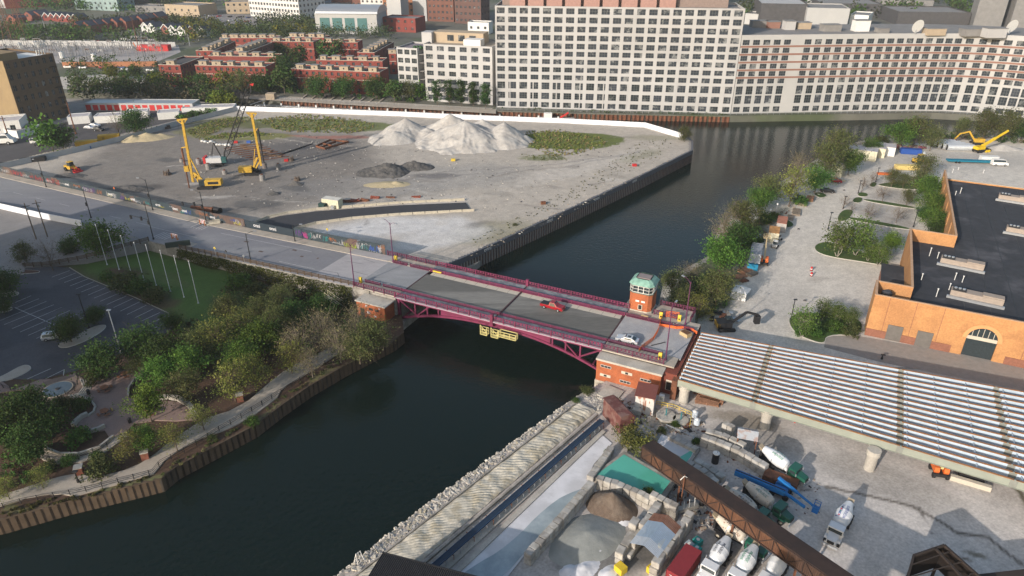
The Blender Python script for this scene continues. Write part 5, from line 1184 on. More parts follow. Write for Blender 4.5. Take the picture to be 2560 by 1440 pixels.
# ---------------------------------------------------------------- road vehicles
def car_profile(kind):
    if kind == 'pickup': return [(-2.85,.45),(-2.85,1.05),(-.75,1.1),(-.62,1.15),(-.5,1.82),(.75,1.85),(1.45,1.2),(2.75,1.08),(2.9,.8),(2.9,.42)]
    if kind == 'suv': return [(-2.3,.4),(-2.35,1.0),(-2.1,1.7),(.4,1.75),(1.1,1.15),(2.2,.98),(2.35,.7),(2.35,.38)]
    if kind == 'van': return [(-2.6,.4),(-2.6,2.2),(1.3,2.25),(1.9,1.3),(2.5,1.1),(2.6,.4)]
    return [(-2.4,.35),(-2.42,.85),(-1.95,.98),(-1.1,1.42),(.35,1.45),(1.15,1.0),(2.25,.86),(2.42,.65),(2.42,.33)]
def car(label,loc,rz,col,kind='sedan',grp=None,s=1.0,simple=False):
    pr=[(x*s,z*s) for x,z in car_profile(kind)];t=thing(kind if kind in ('van',) else ('pickup_truck' if kind == 'pickup' else 'parked_car'),label,'pickup truck' if kind == 'pickup' else ('van' if kind == 'van' else 'car'),loc,rz,grp)
    w_=.93*s;mb=MB();n=len(pr);belt=1.0*s if kind != 'van' else 1.4*s
    def yy(z): return w_ if z <= belt else w_-(z-belt)*.32
    L=[(x,-yy(z),z) for x,z in pr];Rr_=[(x,yy(z),z) for x,z in pr]
    mb.add(L+Rr_,[(i,n+i,n+(i+1)%n,(i+1)%n) for i in range(n)])
    tri=geometry.tessellate_polygon([[Vector((x,z,0)) for x,z in pr]]);P3=[Vector((x,z,0)) for x,z in pr]
    for tt in tri:
        up=(P3[tt[1]]-P3[tt[0]]).cross(P3[tt[2]]-P3[tt[0]]).z > 0;a=tt if up else tt[::-1]
        mb.add([L[i] for i in a],[(0,1,2)]);mb.add([Rr_[i] for i in a],[(2,1,0)])
    mb.build('body',col,t)
    if simple:
        z0,z1=pr[3][1]*.6,pr[3][1]*.95
    tops=[(x,z) for x,z in pr if z > 1.3*s];x0=min(x for x,z in tops)+.12*s;x1=max(x for x,z in tops)-.05*s;zt=max(z for x,z in tops)
    for sg in (-1,1):
        zb=belt+.06;mb=MB();y0,y1=sg*(yy(zb)+.012),sg*(yy(zt-.12)+.012)
        mb.quad((x0-.25*s*(kind=='sedan'),y0,zb),(x1+.4*s,y0,zb),(x1,y1,zt-.12*s),(x0,y1,zt-.12*s));mb.build('side_window',m_glass,t)
    fx0,fx1=[p for p in pr if p[1] > 1.3*s][-1],[p for p in pr if p[0] > x1][0]
    q=MB();a=V(fx0[0]+.08*s,0,fx0[1]-.06*s);b=V(fx1[0]-.12*s,0,fx1[1]+.1*s);o_=V(.05,0,.05)
    q.quad((a+o_)+V(0,-.62*s,0),(b+o_)+V(0,-.75*s,0),(b+o_)+V(0,.75*s,0),(a+o_)+V(0,.62*s,0));q.build('windscreen',m_glass,t)
    if kind in ('sedan',): 
        a=V(-1.12*s,0,1.44*s);b=V(-1.85*s,0,1.06*s);MB().quad(a+V(0,.6*s,.03),b+V(0,.72*s,.05),b+V(0,-.72*s,.05),a+V(0,-.6*s,.03)).build('rear_window',m_glass,t);MB().box(-.75*s,-.05*s,-.4*s,.4*s,1.435*s,1.465*s).build('sunroof',m_glass,t)
    if kind == 'pickup': MB().box(-2.75*s,-.85*s,-.80*s,.80*s,1.05*s,1.19*s).build('load_bed',m_dark,t)
    wb=1.45*s if kind != 'pickup' else 1.75*s
    for x in (-wb,wb):
        for y in (-w_+.08,w_-.08):
            wh=MB().cyl((x,y-.13*s,.36*s),(x,y+.13*s,.36*s),.37*s,.37*s,14).build('wheel',m_wheel,t);MB().cyl((x,y-.145*s,.36*s),(x,y+.145*s,.36*s),.2*s,.2*s,10).build('rim',m_steel,wh)
    for y in (-.65,.65):
        MB().box(pr[-2][0]-.05,pr[-2][0]+.02,y*s-.16,y*s+.16,.68*s,.82*s).build('headlight',m_white,t);MB().box(pr[0][0]-.02,pr[0][0]+.04,y*s-.14,y*s+.14,.72*s,.88*s).build('tail_light',m_red,t)
    return t
m_carred=mat('car_red',(.26,.006,.014),.3,.05,1,spec=.6);m_carsil=mat('car_silver',(.5,.52,.55),.3,.04,1,metal=.3,spec=.6)
car('red pickup truck driving across the bridge',br(9.9,2.0,DZ),RZ-.06,m_carred,'pickup')
car('silver sedan parked on the bridge approach by the netting',br(29.9,-4.3,DZ),RZ+pi+.02,m_carsil,'sedan')
# barricades
m_or=flat('barricade_orange',(.55,.16,.03),.6)
for x,y,l in ((508,562,'red white barricade by the hoarding, left of the signal post'),(438,598,'red white barricade above the corner of the lawn')):
    t=thing('road_barricade',l,'barricade',G(x,y,6.6),RZ)
    for z in (.5,.95,1.4):
        bd=MB().box(-1.3,1.3,-.04,.04,z,z+.28).build('board',m_white,t)
        for k in range(4): MB().at(Matrix.Translation((-1.05+k*.68,-.045,z+.14))@Matrix.Rotation(.5,4,'Y')).box(-.12,.12,-.01,.01,-.15,.15).build('stripe',m_red,bd)
    for xx in (-1,1): MB().box(xx-.05,xx+.05,-.3,.3,0,1.5).build('leg',m_or,t)
for i,(x,y) in enumerate(((534,560),(548,554))): 
    o=bpy.data.objects.new('jersey_barrier',bme);COL.objects.link(o);o.location=G(x,y,6.6);o.rotation_euler=(0,0,.35);tag(o,'%s worn concrete barrier behind the red white barricade' % ('nearer','farther')[i],'barrier')
o=MB().box(-3.2,3.2,-.25,.25,0,1.5).build('screen_panel',mat('dark_panel',(.03,.045,.04),.8));o.location=G(446,616,6.5);o.rotation_euler=(0,0,.35);tag(o,'dark green screen panel at the corner of the lawn','screen panel')
# ---------------------------------------------------------------- things standing in the car park
container('office_trailer','grey site container with reddish roof, farthest of the trailer row','trailer',G(1952,572,YZ),1.18,6.5,2.8,3.0,mat('cont_grey',(.36,.34,.32),.7),roofm=mat('roof_red_brown',(.42,.17,.11),.9))
container('office_trailer','cream container with orange rusty roof in the trailer row','trailer',G(1932,598,YZ),1.2,5.6,2.9,3.1,m_cream,roofm=mat('roof_rust_orange',(.48,.24,.09),.9,.3,1))
tr_=container('office_trailer','grey container loaded on the bright blue trailer','trailer',G(1888,645,YZ+1.2),1.2,8.0,2.9,2.9,mat('cont_pale',(.40,.43,.46),.7),roofm=mat('roof_grey',(.27,.28,.30),.8))
t=thing('flatbed_trailer','bright blue flatbed trailer under the grey container','trailer',G(1884,655,YZ),1.2);MB().box(-6.2,4.2,-1.4,1.4,.75,1.2).build('bed',flat('trailer_blue',(.02,.22,.38)),t);MB().box(-6.4,-6.0,-1.4,1.4,.3,2.0).build('tail_frame',flat('trailer_blue',(0,0,0)),t)
for x in (-4.6,-3.4):
    for y in (-1.1,1.1): MB().cyl((x,y-.2,.45),(x,y+.2,.45),.45,.45,12).build('wheel',m_wheel,t)
def boomlift(label,loc,rz,m1,m2,tip,folded=True,boomh=2.0):
    t=thing('boom_lift',label,'boom lift',loc,rz)
    MB().box(-1.3,1.3,-.9,.9,.4,1.0).build('chassis',m_dark,t)
    for x in (-1.1,1.1):
        for y in (-1.05,1.05): MB().cyl((x,y-.2,.5),(x,y+.2,.5),.5,.5,12).build('wheel',m_wheel,t)
    for s in (-1,1): MB().profile([(-1.1,1.0),(1.0,1.0),(1.15,1.4),(.9,2.0),(-1.0,2.1),(-1.2,1.5)],*sorted((s*.35,s*1.15))).build('turret',m1,t).rotation_euler=(0,0,pi/2)
    tip=Vector(tip);a=V(-.8,0,boomh);mid=a.lerp(tip,.55);MB().bar(a,mid,.42,.42).build('lower_boom',m2,t);MB().bar(mid-(tip-a)*.06,tip,.28,.28).build('upper_boom',m2,t)
    b=tip;mb=MB()
    for x in (0,.9):
        for y in (-.9,.9): mb.bar(b+V(x,y,-.5),b+V(x,y,.6),.06)
    for z in (-.5,.1,.6):
        for y in (-.9,.9): mb.bar(b+V(0,y,z),b+V(.9,y,z),.06)
        for x in (0,.9): mb.bar(b+V(x,-.9,z),b+V(x,.9,z),.06)
    mb.bar(b+V(.45,-.9,-.5),b+V(.45,.9,-.5),.9,.05);mb.build('basket',m2 if m2 is not m_pyel else m1,t);return t
m_org=mat('lift_orange',(.62,.14,.03),.5,.12,1.5)
boomlift('orange boom lift with cream boom beside the blue trailer',G(1908,660,YZ),1.25,m_org,mat('boom_cream',(.52,.40,.22),.6),(9,-.2,4.5))
def small_lift(label,loc,rz,m):
    t=thing('forklift',label,'site machine',loc,rz);MB().box(-1,1,-.7,.7,.35,1.1).build('body',m,t);MB().box(-.6,.5,-.6,.6,1.1,2.0).build('cab',m_glass,t);MB().box(-.65,.55,-.65,.65,2.0,2.1).build('cab_roof',m_white,t)
    for x in (-.7,.7):
        for y in (-.75,.75): MB().cyl((x,y-.15,.35),(x,y+.15,.35),.35,.35,10).build('wheel',m_wheel,t)
small_lift('small white loader parked right of the cream boom',G(1937,618,YZ),1.0,m_wm);small_lift('small white machine beside the grey red roofed container',G(1944,600,YZ),.6,m_wm)
t=thing('party_tent','white peaked tent at the edge of the trees','tent',G(1850,742,YZ),-.6);MB().add([(-2,-2,2),(2,-2,2),(2,2,2),(-2,2,2),(0,0,3.3)],[(0,1,4),(1,2,4),(2,3,4),(3,0,4)]).build('canopy',m_white,t)
MB().box(-2,2,-1.98,-1.94,0,2).build('side_wall',m_white,t)
for x in (-1.95,1.95):
    for y in (-1.95,1.95): MB().box(x-.05,x+.05,y-.05,y+.05,0,2).build('leg',m_steel,t)
for i,(x,y) in enumerate(((2028,676),(2028,690))):
    t=thing('traffic_drum','red and white traffic drum on the car park, %s of two' % ('farther','nearer')[i],'traffic drum',G(x,y,YZ),0,'traffic drums on the car park');MB().cyl((0,0,0),(0,0,1.1),.32,.26,12).build('body',m_red,t);MB().cyl((0,0,.35),(0,0,.6),.325,.32,12).build('band',m_white,t);MB().cyl((0,0,0),(0,0,.1),.42,.42,12).build('base',m_dark,t)
def pallets(label,loc,rz,L,w_,n,m,seed=0,cat='pallet stack',nm='pallet_stack'):
    r=random.Random(seed);mb=MB()
    for k in range(n):
        a=r.uniform(-.08,.08)
        for j in range(6): mb.at(Matrix.Rotation(a,4,'Z')).box(-L/2,L/2,-w_/2+j*w_/6,-w_/2+j*w_/6+w_/9,k*.22+.12,k*.22+.16)
        for j in range(3): mb.box(-L/2+j*(L-.15)/2,-L/2+j*(L-.15)/2+.15,-w_/2,w_/2,k*.22,k*.22+.12)
    mb.X=None;o=mb.build(nm,m);o.location=loc;o.rotation_euler=(0,0,rz);TM[o]=Matrix();return tag(o,label,cat)
m_tim=mat('grey_timber',(.27,.22,.17),.9,.25,2);m_timr=mat('red_timber',(.30,.16,.10),.9,.3,2)
pallets('timber stack nearest the globe lamps',G(2024,500,YZ),1.1,3.8,2.4,5,m_timr,1);pallets('pale timber stack with sheet on top beside the grass',G(2008,512,YZ),1.1,3.4,2.4,4,m_tim,2)
pallets('long grey timber stack below the pale one',G(1990,532,YZ),1.2,6,2.6,3,m_tim,3);pallets('low timber stack beside the road edge',G(1975,545,YZ),1.2,4.5,2.2,2,m_tim,4)
pallets('brown timber frames in front of the blue trailer',G(1862,680,YZ),.5,3.2,2.6,4,m_timr,5);pallets('second brown timber stack in front of the blue trailer',G(1878,686,YZ),.6,3,2.2,3,m_tim,6);pallets('low brown timber stack left of the others by the trailer',G(1850,692,YZ),.4,3.4,2,2,m_timr,7)
pallets('small dark scrap rack on the gravel below the trailer',G(1860,703,YZ),.4,2.2,1.5,2,m_rust,8)
# machinery at the corner behind the bridge
t=thing('scrap_pile','pile of grey formwork plates and scrap behind the right bridge end','scrap pile',G(1800,795,YZ),.4);r_=random.Random(4)
for k in range(16): 
    x,y=r_.uniform(-4,3),r_.uniform(-3.5,3);MB().at(Matrix.Translation((x,y,.3+k*.05))@Matrix.Rotation(r_.uniform(0,3),4,'Z')).box(-1.2,1.2,-.5,.5,-.12,.12).build('plate',[m_steel,m_concd,m_rust,m_dark][k%4],t)
t=thing('excavator','dark excavator with long black arm behind the girders','excavator',G(1812,822,YZ),RZ+.5)
tracks(t,4.2,2.8,.6,.9);MB().box(-2.2,1.2,-1.3,1.3,1.0,2.3).build('engine_housing',m_dark,t);MB().box(.2,1.6,.1,1.2,1.1,2.9).build('cab',m_glass,t);MB().box(-2.3,-1.6,-1.3,1.3,1.0,2.0).build('counterweight',m_cat,t)
MB().bar((1.2,0,1.6),(4.6,0,4.4),.5).build('boom',m_dark,t);MB().bar((4.6,0,4.4),(7.4,0,3.6),.45).build('stick',m_black,t);MB().at(Matrix.Translation((7.4,0,3.2))).box(-.7,.5,-.6,.6,-1.8,.2).build('bucket',m_black,t)
# cream sheds and the upper yard
def shed(label,x,y,rz,L,w_,h,m,rm,nm='site_shed'):
    t=thing(nm,label,'shed',G(x,y,YZ),rz);MB().box(-L/2,L/2,-w_/2,w_/2,0,h).build('wall',m,t)
    MB().at(Matrix.Rotation(pi/2,4,'Z')).profile([(-L/2-.1,h),(L/2+.1,h),(0,h+.25)],-w_/2-.1,w_/2+.1).build('roof',rm,t);MB().box(-.5,.5,-w_/2-.04,-w_/2,0,2).build('door',m_concd,t)
m_rg=mat('shed_roof_grey',(.42,.40,.41),.8)
shed('cream shed with grey roof, left front one of three',2152,395,-.5,11,6,4.0,m_cream,m_rg);shed('cream shed with grey roof, in the middle of three',2180,388,-.5,9,5,3.8,m_cream,m_rg);shed('whitest shed at the right of the three',2206,384,-.45,8.5,5.5,3.6,m_white,m_rg)
shed('tall cream cabin beside the red buggy',2094,438,.9,4.5,3.6,4.0,m_cream,mat('cab_roof_cream',(.55,.52,.42),.8));o=pallets('cream boards in front of the tall cream cabin',G(2098,452,YZ),-.3,4,1.2,2,m_cream,11)
car('red buggy parked at the road bend below the cream cabin',G(2087,456,YZ),-.3,m_carred,'suv');car('dark car half hidden under the bank trees',G(2068,481,YZ),-.2,m_dark,'sedan')
t=thing('scrap_pile','tangled grey scrap beside the cream sheds','scrap pile',G(2135,408,YZ),0);
for k in range(9): a=r_.uniform(0,6);MB().cyl((r_.uniform(-2.5,2.5),r_.uniform(-1.5,1.5),.2),(r_.uniform(-2.5,2.5),r_.uniform(-1.5,1.5),1.2),.2,.2,6).build('rod',[m_steel,m_rust,m_dark][k%3],t)
container('skip_bin','blue skip with white logo in the far yard','skip',G(2275,385,YZ),-.25,7.5,2.4,2.2,flat('skip_blue',(.02,.07,.28)),door=False)
t=thing('gravel_heap','small white material heap right of the blue skip','heap',G(2300,382,YZ));MB().sphere((0,0,0),2.3,12,8,.5).build('heap',m_white,t)
for i in range(8):
    t_=thing('scrap_pile','%s reddish scrap bundle from the left between sheds and pipes' % ORD[i],'scrap pile',G(2222+i*12,376-(i%3)*5,YZ),i*.7,'reddish scrap bundles in the far yard')
    for k in range(5): MB().at(Matrix.Rotation(r_.uniform(-1,1),4,'Z')).box(-1.6,1.6,-.3+r_.uniform(-.8,.8),.2,.2*k,.2*k+.25).build('beam',[m_rust,mat('scrap_crimson',(.18,.04,.06),.9),m_tim][(k+i)%3],t_)
m_corr=mat('corrugated_pipe',(.50,.53,.56),.35,.15,1,metal=.4)
for i in range(5):
    a=G(2318+i*11.5,366+i*3.2-3,YZ);d=V(cos(-.12),sin(-.12),0);t=thing('culvert_pipe','silver corrugated culvert pipe, %s' % ['rearmost left, shortest looking','second from the left','third and middle one','fourth from the left','frontmost, rightmost'][i],'culvert pipe',a,-.05+.0,'silver culvert pipes in the far yard')
    mb=MB();
    for k in range(22): mb.cyl((k*.5,0,1.3),(k*.5+.25,0,1.3),1.25,1.35,16,False);mb.cyl((k*.5+.25,0,1.3),(k*.5+.5,0,1.3),1.35,1.25,16,False)
    mb.build('pipe_wall',m_corr,t);MB().cyl((.15,0,1.3),(.2,0,1.3),1.2,1.2,16).build('dark_bore',m_dark,t)
m_cy=mat('crane_yellow',(.62,.42,.02),.45,.1,1)
t=thing('mobile_crane','bright yellow mobile crane with raised telescopic boom in the far yard','crane',G(2452,380,YZ),.25)
MB().box(-3.5,3.5,-1.3,1.3,.7,1.3).build('chassis',m_dark,t)
for x in (-2.6,-1.2,1.4,2.6):
    for y in (-1.25,1.25): MB().cyl((x,y-.22,.6),(x,y+.22,.6),.6,.6,14).build('wheel',m_wheel if x < 1 else m_cy,t)
MB().profile([(-1.2,1.4),(1.2,1.4),(1.2,2.6),(-1.2,2.6)],-3.4,.5).build('turret',m_cy,t);MB().box(.5,1.8,.2,1.2,1.4,3.0).build('cab',m_cy,t)
MB().bar((-.5,-.2,2.6),(5.0,-.2,5.4),.85,.85).build('boom',m_cy,t);MB().bar((5.0,-.2,5.4),(10.5,-.2,8.3),.62,.62).build('boom_tip',m_cy,t)
t=thing('excavator','yellow excavator with folded arm behind the yellow crane','excavator',G(2440,360,YZ),pi-.1)
tracks(t,4.4,3,.6,.9);MB().box(-2.6,1.4,-1.3,1.3,1.0,2.5).build('engine_housing',m_cat,t);MB().box(.1,1.7,-1.2,-.1,1.1,3.0).build('cab',m_glass,t)
MB().bar((1.2,.3,1.6),(4.4,.3,5.4),.6).build('boom',m_cat,t);MB().bar((4.2,.3,5.4),(7.6,.3,4.4),.5).build('stick',m_cat,t);MB().bar((7.6,.3,4.6),(9.4,.3,2.0),.45).build('link',m_cat,t);MB().box(8.6,10.6,-.4,1.0,.3,1.8).build('bucket',m_rust,t)
t=thing('low_trailer','long blue low loader trailer along the far edge of the dark roof','trailer',G(2440,408,YZ),-.12);MB().box(-11,9,-1.2,1.2,.7,1.2).build('bed',flat('trailer_teal',(.01,.16,.24)),t)
for x in (-8,-6.8,6.5,7.7):
    for y in (-1.1,1.1): MB().cyl((x,y-.2,.45),(x,y+.2,.45),.45,.45,10).build('wheel',m_wheel,t)
car('white truck cab at the right end of the blue low loader',G(2497,414,YZ),-.12,m_white,'van',s=1.15);container('skip_bin','white tank body lying behind the blue low loader','tank',G(2470,404,YZ),-.12,6.5,2.2,2.2,m_white,ribs=False,door=False)
container('skip_bin','pale yellow long box on the far car park','box',G(2266,424,YZ),-.1,8.5,2.2,1.8,flat('box_yellow',(.62,.48,.18)),door=False)
loader('yellow backhoe loader half hidden by the tree near the long roof',G(2300,408,YZ),.3,m_cat,m_cat)
container('crate','low orange brick stack below the bare trees','brick stack',G(2212,437,YZ),-.1,5.5,1.4,.7,m_org,ribs=False,door=False);container('crate','small white orange box beside the hedge','crate',G(2288,441,YZ),-.3,2,1.2,.9,m_white,ribs=False,door=False)
lines('stacked_boards','grey boards lying on the car park behind the bare trees','boards',[((2200+i*9,428+(i%3)*3),(2225+i*11,430+(i%3)*3)) for i in range(7)],YZ,.9,.4,m_steel)

heap('gravel_heap','low grey gravel heap right of the yellow crane',2505,372,9,4,0,2.0,m_grav,95,.4,.06,.5,z=YZ,cat='gravel heap')
for i in range(14):
    x=18.9+i*5.2;MB().box(x,x+.12,8,107,RH+.002,RH+.03).build('roof_seam',m_dark,BB)
# ---------------------------------------------------------------- concrete plant yard
YG=YZ+.05
m_lime=mat('limestone_sand',(.46,.43,.36),.95,.28,1.2,col2=(.33,.29,.21),sc2=.35,amt=.8,bump=.25,fine=(3,.12))
m_rock=mat('limestone_rock',(.50,.47,.42),.95,.2,1.2,col2=(.30,.27,.23),sc2=.6,amt=.5,bump=.4)
m_slur=mat('white_slurry',(.60,.60,.62),.8,.08,.4,col2=(.42,.42,.43),sc2=.16,amt=.6)
m_wet=mat('wet_slurry',(.25,.30,.32),.25,.12,.5,col2=(.38,.43,.45),sc2=.15,amt=.7,spec=.5)
m_green=mat('turquoise_water',(.09,.38,.29),.12,.06,.3,spec=.5)
m_blk=mat('block_concrete',(.36,.345,.32),.9,.2,1.2,col2=(.22,.20,.17),sc2=.5,amt=.6,orand=.18)
# dock edge boulders (uncountable rubble) and the ribbed sand platform
r_=random.Random(8);edge=[G(x,y,YZ) for x,y in ((1470,975),(1401,1020),(1206,1161),(1065,1262),(917,1380),(840,1442),(740,1520))]
mb=MB()
for a,b in zip(edge,edge[1:]):
    L=(b-a).length;d=(b-a)/L;nn=V(d.y,-d.x,0)
    for k in range(int(L*15)):
        w9=r_.uniform(-.9,3.4);p=a+d*r_.uniform(0,L)-nn*w9;s=r_.uniform(.13,.45)*(1.25 if w9 > 1.2 else .9);z=YZ-.02-max(0,-w9)*.9
        mb.at(Matrix.Translation((p.x,p.y,z-.2))@Matrix.Rotation(r_.uniform(0,6),4,'Z')@Matrix.Rotation(r_.uniform(-.5,.5),4,'X'))
        c=s*r_.uniform(.5,.9);mb.add([(-s,-c,-s*.5),(s*.8,-c,-s*.6),(s,c*.7,-s*.5),(-s*.7,c,-s*.5),(-s*.7,-c*.6,s*.4),(s*.5,-c*.7,s*.5),(s*.7,c*.5,s*.35),(-s*.5,c*.7,s*.45)],[(0,3,2,1),(4,5,6,7),(0,1,5,4),(1,2,6,5),(2,3,7,6),(3,0,4,7)])
mb.X=None;tag(mb.build('rubble',m_rock),'pale limestone rubble along the water edge of the plant','rubble',None,'stuff')
def quadgrid(A,B,C_,D_,nu,nv,zf,name,m):
    """A-B near edge, D-C far edge"""
    vs=[];fs=[]
    for i in range(nu+1):
        p=A.lerp(B,i/nu);q=D_.lerp(C_,i/nu)
        for j in range(nv+1): v=p.lerp(q,j/nv);v.z=v.z+zf(i/nu,j/nv,v);vs.append(v)
    for i in range(nu):
        for j in range(nv): a=i*(nv+1)+j;fs.append((a,a+nv+1,a+nv+2,a+1))
    mb=MB();mb.add(vs,fs);o=mb.build(name,m,smooth=True)
    if o.data.polygons[0].normal.z < 0: o.data.flip_normals()
    return o
A=G(1440,1012,YZ);B=G(897,1437,YZ);Cc=G(1052,1405,YZ);Dd=G(1489,1030,YZ)
def ribs(u,v,p):
    e=min(1,v*6,(1-v)*6);k=u*150+.2*sin(v*5+u*9)+.5*vnoise(np.array([p.x*.2]),np.array([p.y*.2]))[0];return .5*e+.075*e*abs(sin(k*pi/2))*(.2+1.2*vnoise(np.array([p.x*.5]),np.array([p.y*.5]))[0])+.3*vnoise(np.array([p.x*.9+9]),np.array([p.y*.9]))[0]
o=quadgrid(A,B+(B-A)*.25,Cc+(Cc-Dd)*.25,Dd,900,16,ribs,'sand_platform',m_lime);tag(o,'long ribbed pale sand bed between the rubble edge and the conveyor','sand bed')
def rail2(p,q,z,w_,h,name,m,label,cat):
    a,b=G(*p,z),G(*q,z);o=MB().bar(a,b+(b-a)*.25,w_,h).build(name,m);return tag(o,label,cat)
rail2((1438,1009),(892,1437),YZ+.45,.25,.3,'edge_rail',m_concd,'thin rusty rail along the river side of the ribbed sand bed','rail')
rail2((1494,1036),(1062,1407),YZ+.7,.35,.5,'edge_rail',m_concd,'thin concrete kerb along the conveyor side of the ribbed sand bed','kerb')
# conveyor
CV=thing('belt_conveyor','long dark blue belt conveyor running down to the lower picture edge','conveyor',G(1500,1056,YZ),0)
a,b=G(1505,1050,YZ+1.5),G(1062,1436,YZ+1.5);b=b+(b-a)*.2
m_belt=mat('blue_belt',(.015,.03,.055),.6,.2,1)
MB().bar(a,b,.85,.12).build('belt',m_belt,CV,world=True)
d=(b-a).normalized();nn=V(d.y,-d.x,0)
for s in (-1,1): MB().bar(a+nn*s*.47,b+nn*s*.47,.1,.28).build('side_rail',flat('blue_steel',(.02,.05,.10)),CV,world=True)
L=(b-a).length
for k in range(int(L/1.5)):
    p=a+d*(k*1.5+.4);mb=MB();mb.bar(p+nn*-.75-UP*.2,p+nn*.95-UP*.2,.12,.12)
    for s in (-.7,.8): mb.bar(p+nn*s-UP*.2,p+nn*s-UP*1.5,.09)
    if k < 95: mb.build('idler_frame',m_steel if k%3 else m_rust,CV,world=True)
# slurry and ponds
sl=[(1497,1080),(1530,1108),(1485,1160),(1466,1195),(1475,1215),(1440,1262),(1330,1365),(1270,1440),(1180,1530),(1040,1530),(1130,1438),(1240,1330),(1330,1240)]
def pool(px,z,m,nm,lab,cat): o=MB().prism(W(px,z),z-.03,z).build(nm,m);return struct(o)
pool(sl,YG+.12,m_slur,'slurry_bed','','');pool(smooth([(1475,1212),(1455,1222),(1425,1232),(1390,1250),(1340,1292),(1300,1335),(1245,1380),(1200,1405),(1140,1445),(1180,1500),(1260,1440),(1330,1360),(1440,1262),(1478,1225)],1),YG+.16,m_wet,'wet_slurry','','')
pool([(1560,1136),(1676,1203),(1640,1255),(1590,1232),(1530,1205),(1490,1187)],YG+.9,m_green,'pond','','')
MB_=MB().prism(W([(1478,1190),(1560,1128),(1690,1203),(1652,1262),(1560,1230)],YG+.8),YG,YG+.86).build('pond_basin',m_concd);tag(MB_,'concrete basin holding the turquoise water','basin')
pool([(1655,1085),(1740,1122),(1722,1152),(1640,1110)],YG+.5,m_slur,'settling_pit','','');pool([(1700,1142),(1735,1122),(1728,1140),(1712,1160)],YG+.53,m_green,'pond','','')
o=MB().prism(W([(1648,1078),(1752,1122),(1722,1162),(1628,1112)],YG+.4),YG,YG+.46).build('pit_basin',m_concd);tag(o,'concrete settling basin with white crust behind the gallery','basin')
# low parapet ledges beside the conveyor
for p,q,n_ in (((1500,1070),(1090,1445),'pale concrete ledge directly beside the conveyor'),((1510,1078),(1135,1437),'second concrete ledge between conveyor and white slurry')):
    rail2(p,q,YG+.2,.8,.35,'concrete_ledge',m_conc,n_,'ledge')
# blocks
bme2=MB().box(-.75,.75,-.62,.62,0,1.15).mesh('block',m_blk);bm_=bmesh.new();bm_.from_mesh(bme2);bmesh.ops.bevel(bm_,geom=bm_.edges[:],offset=.07,segments=2,affect='EDGES');bm_.to_mesh(bme2);bm_.free()
blk_y=flat('block_yellow',(.55,.40,.03),.8)
def blocks(px,n,tiers,z,where,grp,wob=.1,seed=0,rows=1):
    P=[G(x,y,z) for x,y in px];Ls=[(b-a).length for a,b in zip(P,P[1:])];T=sum(Ls);r=random.Random(seed);k=0
    for i in range(n):
        t=T*(i+.5)/n;j=0
        while j < len(Ls)-1 and t > Ls[j]: t -= Ls[j];j += 1
        d=(P[j+1]-P[j]).normalized();p=P[j]+d*t;rz=atan2(d.y,d.x)
        tt=tiers(i) if callable(tiers) else tiers
        for h in range(tt):
            o=bpy.data.objects.new('concrete_block',bme2);COL.objects.link(o);o.location=p+UP*(h*1.15)+V(r.uniform(-wob,wob),r.uniform(-wob,wob),0)*h
            o.rotation_euler=(0,0,rz+r.uniform(-.06,.06));s=T/n/1.5;o.scale=(s*.97,1,1)
            lv={0:'bottom',1:'second',2:'third',3:'fourth'}[h] if h < tt-1 else 'top'
            if tt == 1: lv='only'
            tag(o,'%s block, %s column %s' % (lv,ORD[i],where),'concrete block',grp)
gk='grey concrete blocks stacked as yard walls'
blocks([(1318,1412),(1400,1320),(1478,1228)],15,2,YG,'from the picture bottom in the long bin wall',gk,.05,1)
blocks([(1492,1218),(1540,1232),(1600,1258),(1660,1290),(1690,1305)],12,lambda i: 2 if i < 8 else 3,YG,'from the left in the curved wall behind the dark heap',gk,.05,2)
blocks([(1474,1204),(1506,1160),(1528,1128)],6,1,YG+.3,'from the front in the short wall beside the white slurry',gk,.05,3)
blocks([(1640,1296),(1600,1352),(1566,1400)],7,lambda i: [3,3,3,3,2,2,1][i],YG,'from the back in the inner wall left of the tin roof',gk,.1,4)
blocks([(1616,1302),(1578,1352),(1545,1412)],6,lambda i: [2,2,3,2,2,2][i],YG,'from the back in the outer wall left of the tin roof',gk,.1,5)
blocks([(1722,1318),(1690,1362),(1655,1412),(1630,1450)],9,3,YG,'from the back in the wall right of the tin roof',gk,.08,6)
blocks([(1672,1100),(1742,1135)],5,1,YG,'from the left in the row behind the white pit',gk,.1,7)
blocks([(1750,1112),(1800,1128),(1850,1150),(1912,1190)],9,2,YG,'from the left in the wall ending at the green cab mixer',gk,.12,8)
blocks([(1760,1098),(1810,1112),(1858,1136)],5,2,YG,'from the left in the rear row behind the black drum',gk,.12,9)
blocks([(1716,1178),(1752,1198),(1790,1228)],5,2,YG,'from the left in the pile behind the brown gallery',gk,.15,10)
blocks([(1738,1160),(1775,1182),(1808,1205)],4,1,YG,'from the left in the second row behind the brown gallery',gk,.15,11)
blocks([(1806,1078),(1830,1092)],2,2,YG,'from the left beside the small tin canopy',gk,.1,12)
for (x,y,z,l) in ((1551,1428,0,'lower yellow painted block at the left foot of the tin roof shelter'),(1661,1372,1.2,'yellow painted block in the wall right of the tin roof shelter'),(1632,1432,0,'yellow painted block at the lower right foot of the shelter')):
    o=MB().cb((0,0,.575),(1.5,1.3,1.15)).build('concrete_block',blk_y);o.location=G(x,y,YG+z);o.rotation_euler=(0,0,-.9);tag(o,l,'concrete block')
heap('material_heap','dark brown conical heap inside the curved block wall',1528,1268,4.4,3.6,-30,3.4,mat('brown_aggregate',(.115,.085,.065),.95,.2,1.2,col2=(.18,.15,.12),sc2=.3,amt=.4,bump=.5),91,.15,.03,.25,z=YG,cat='heap')
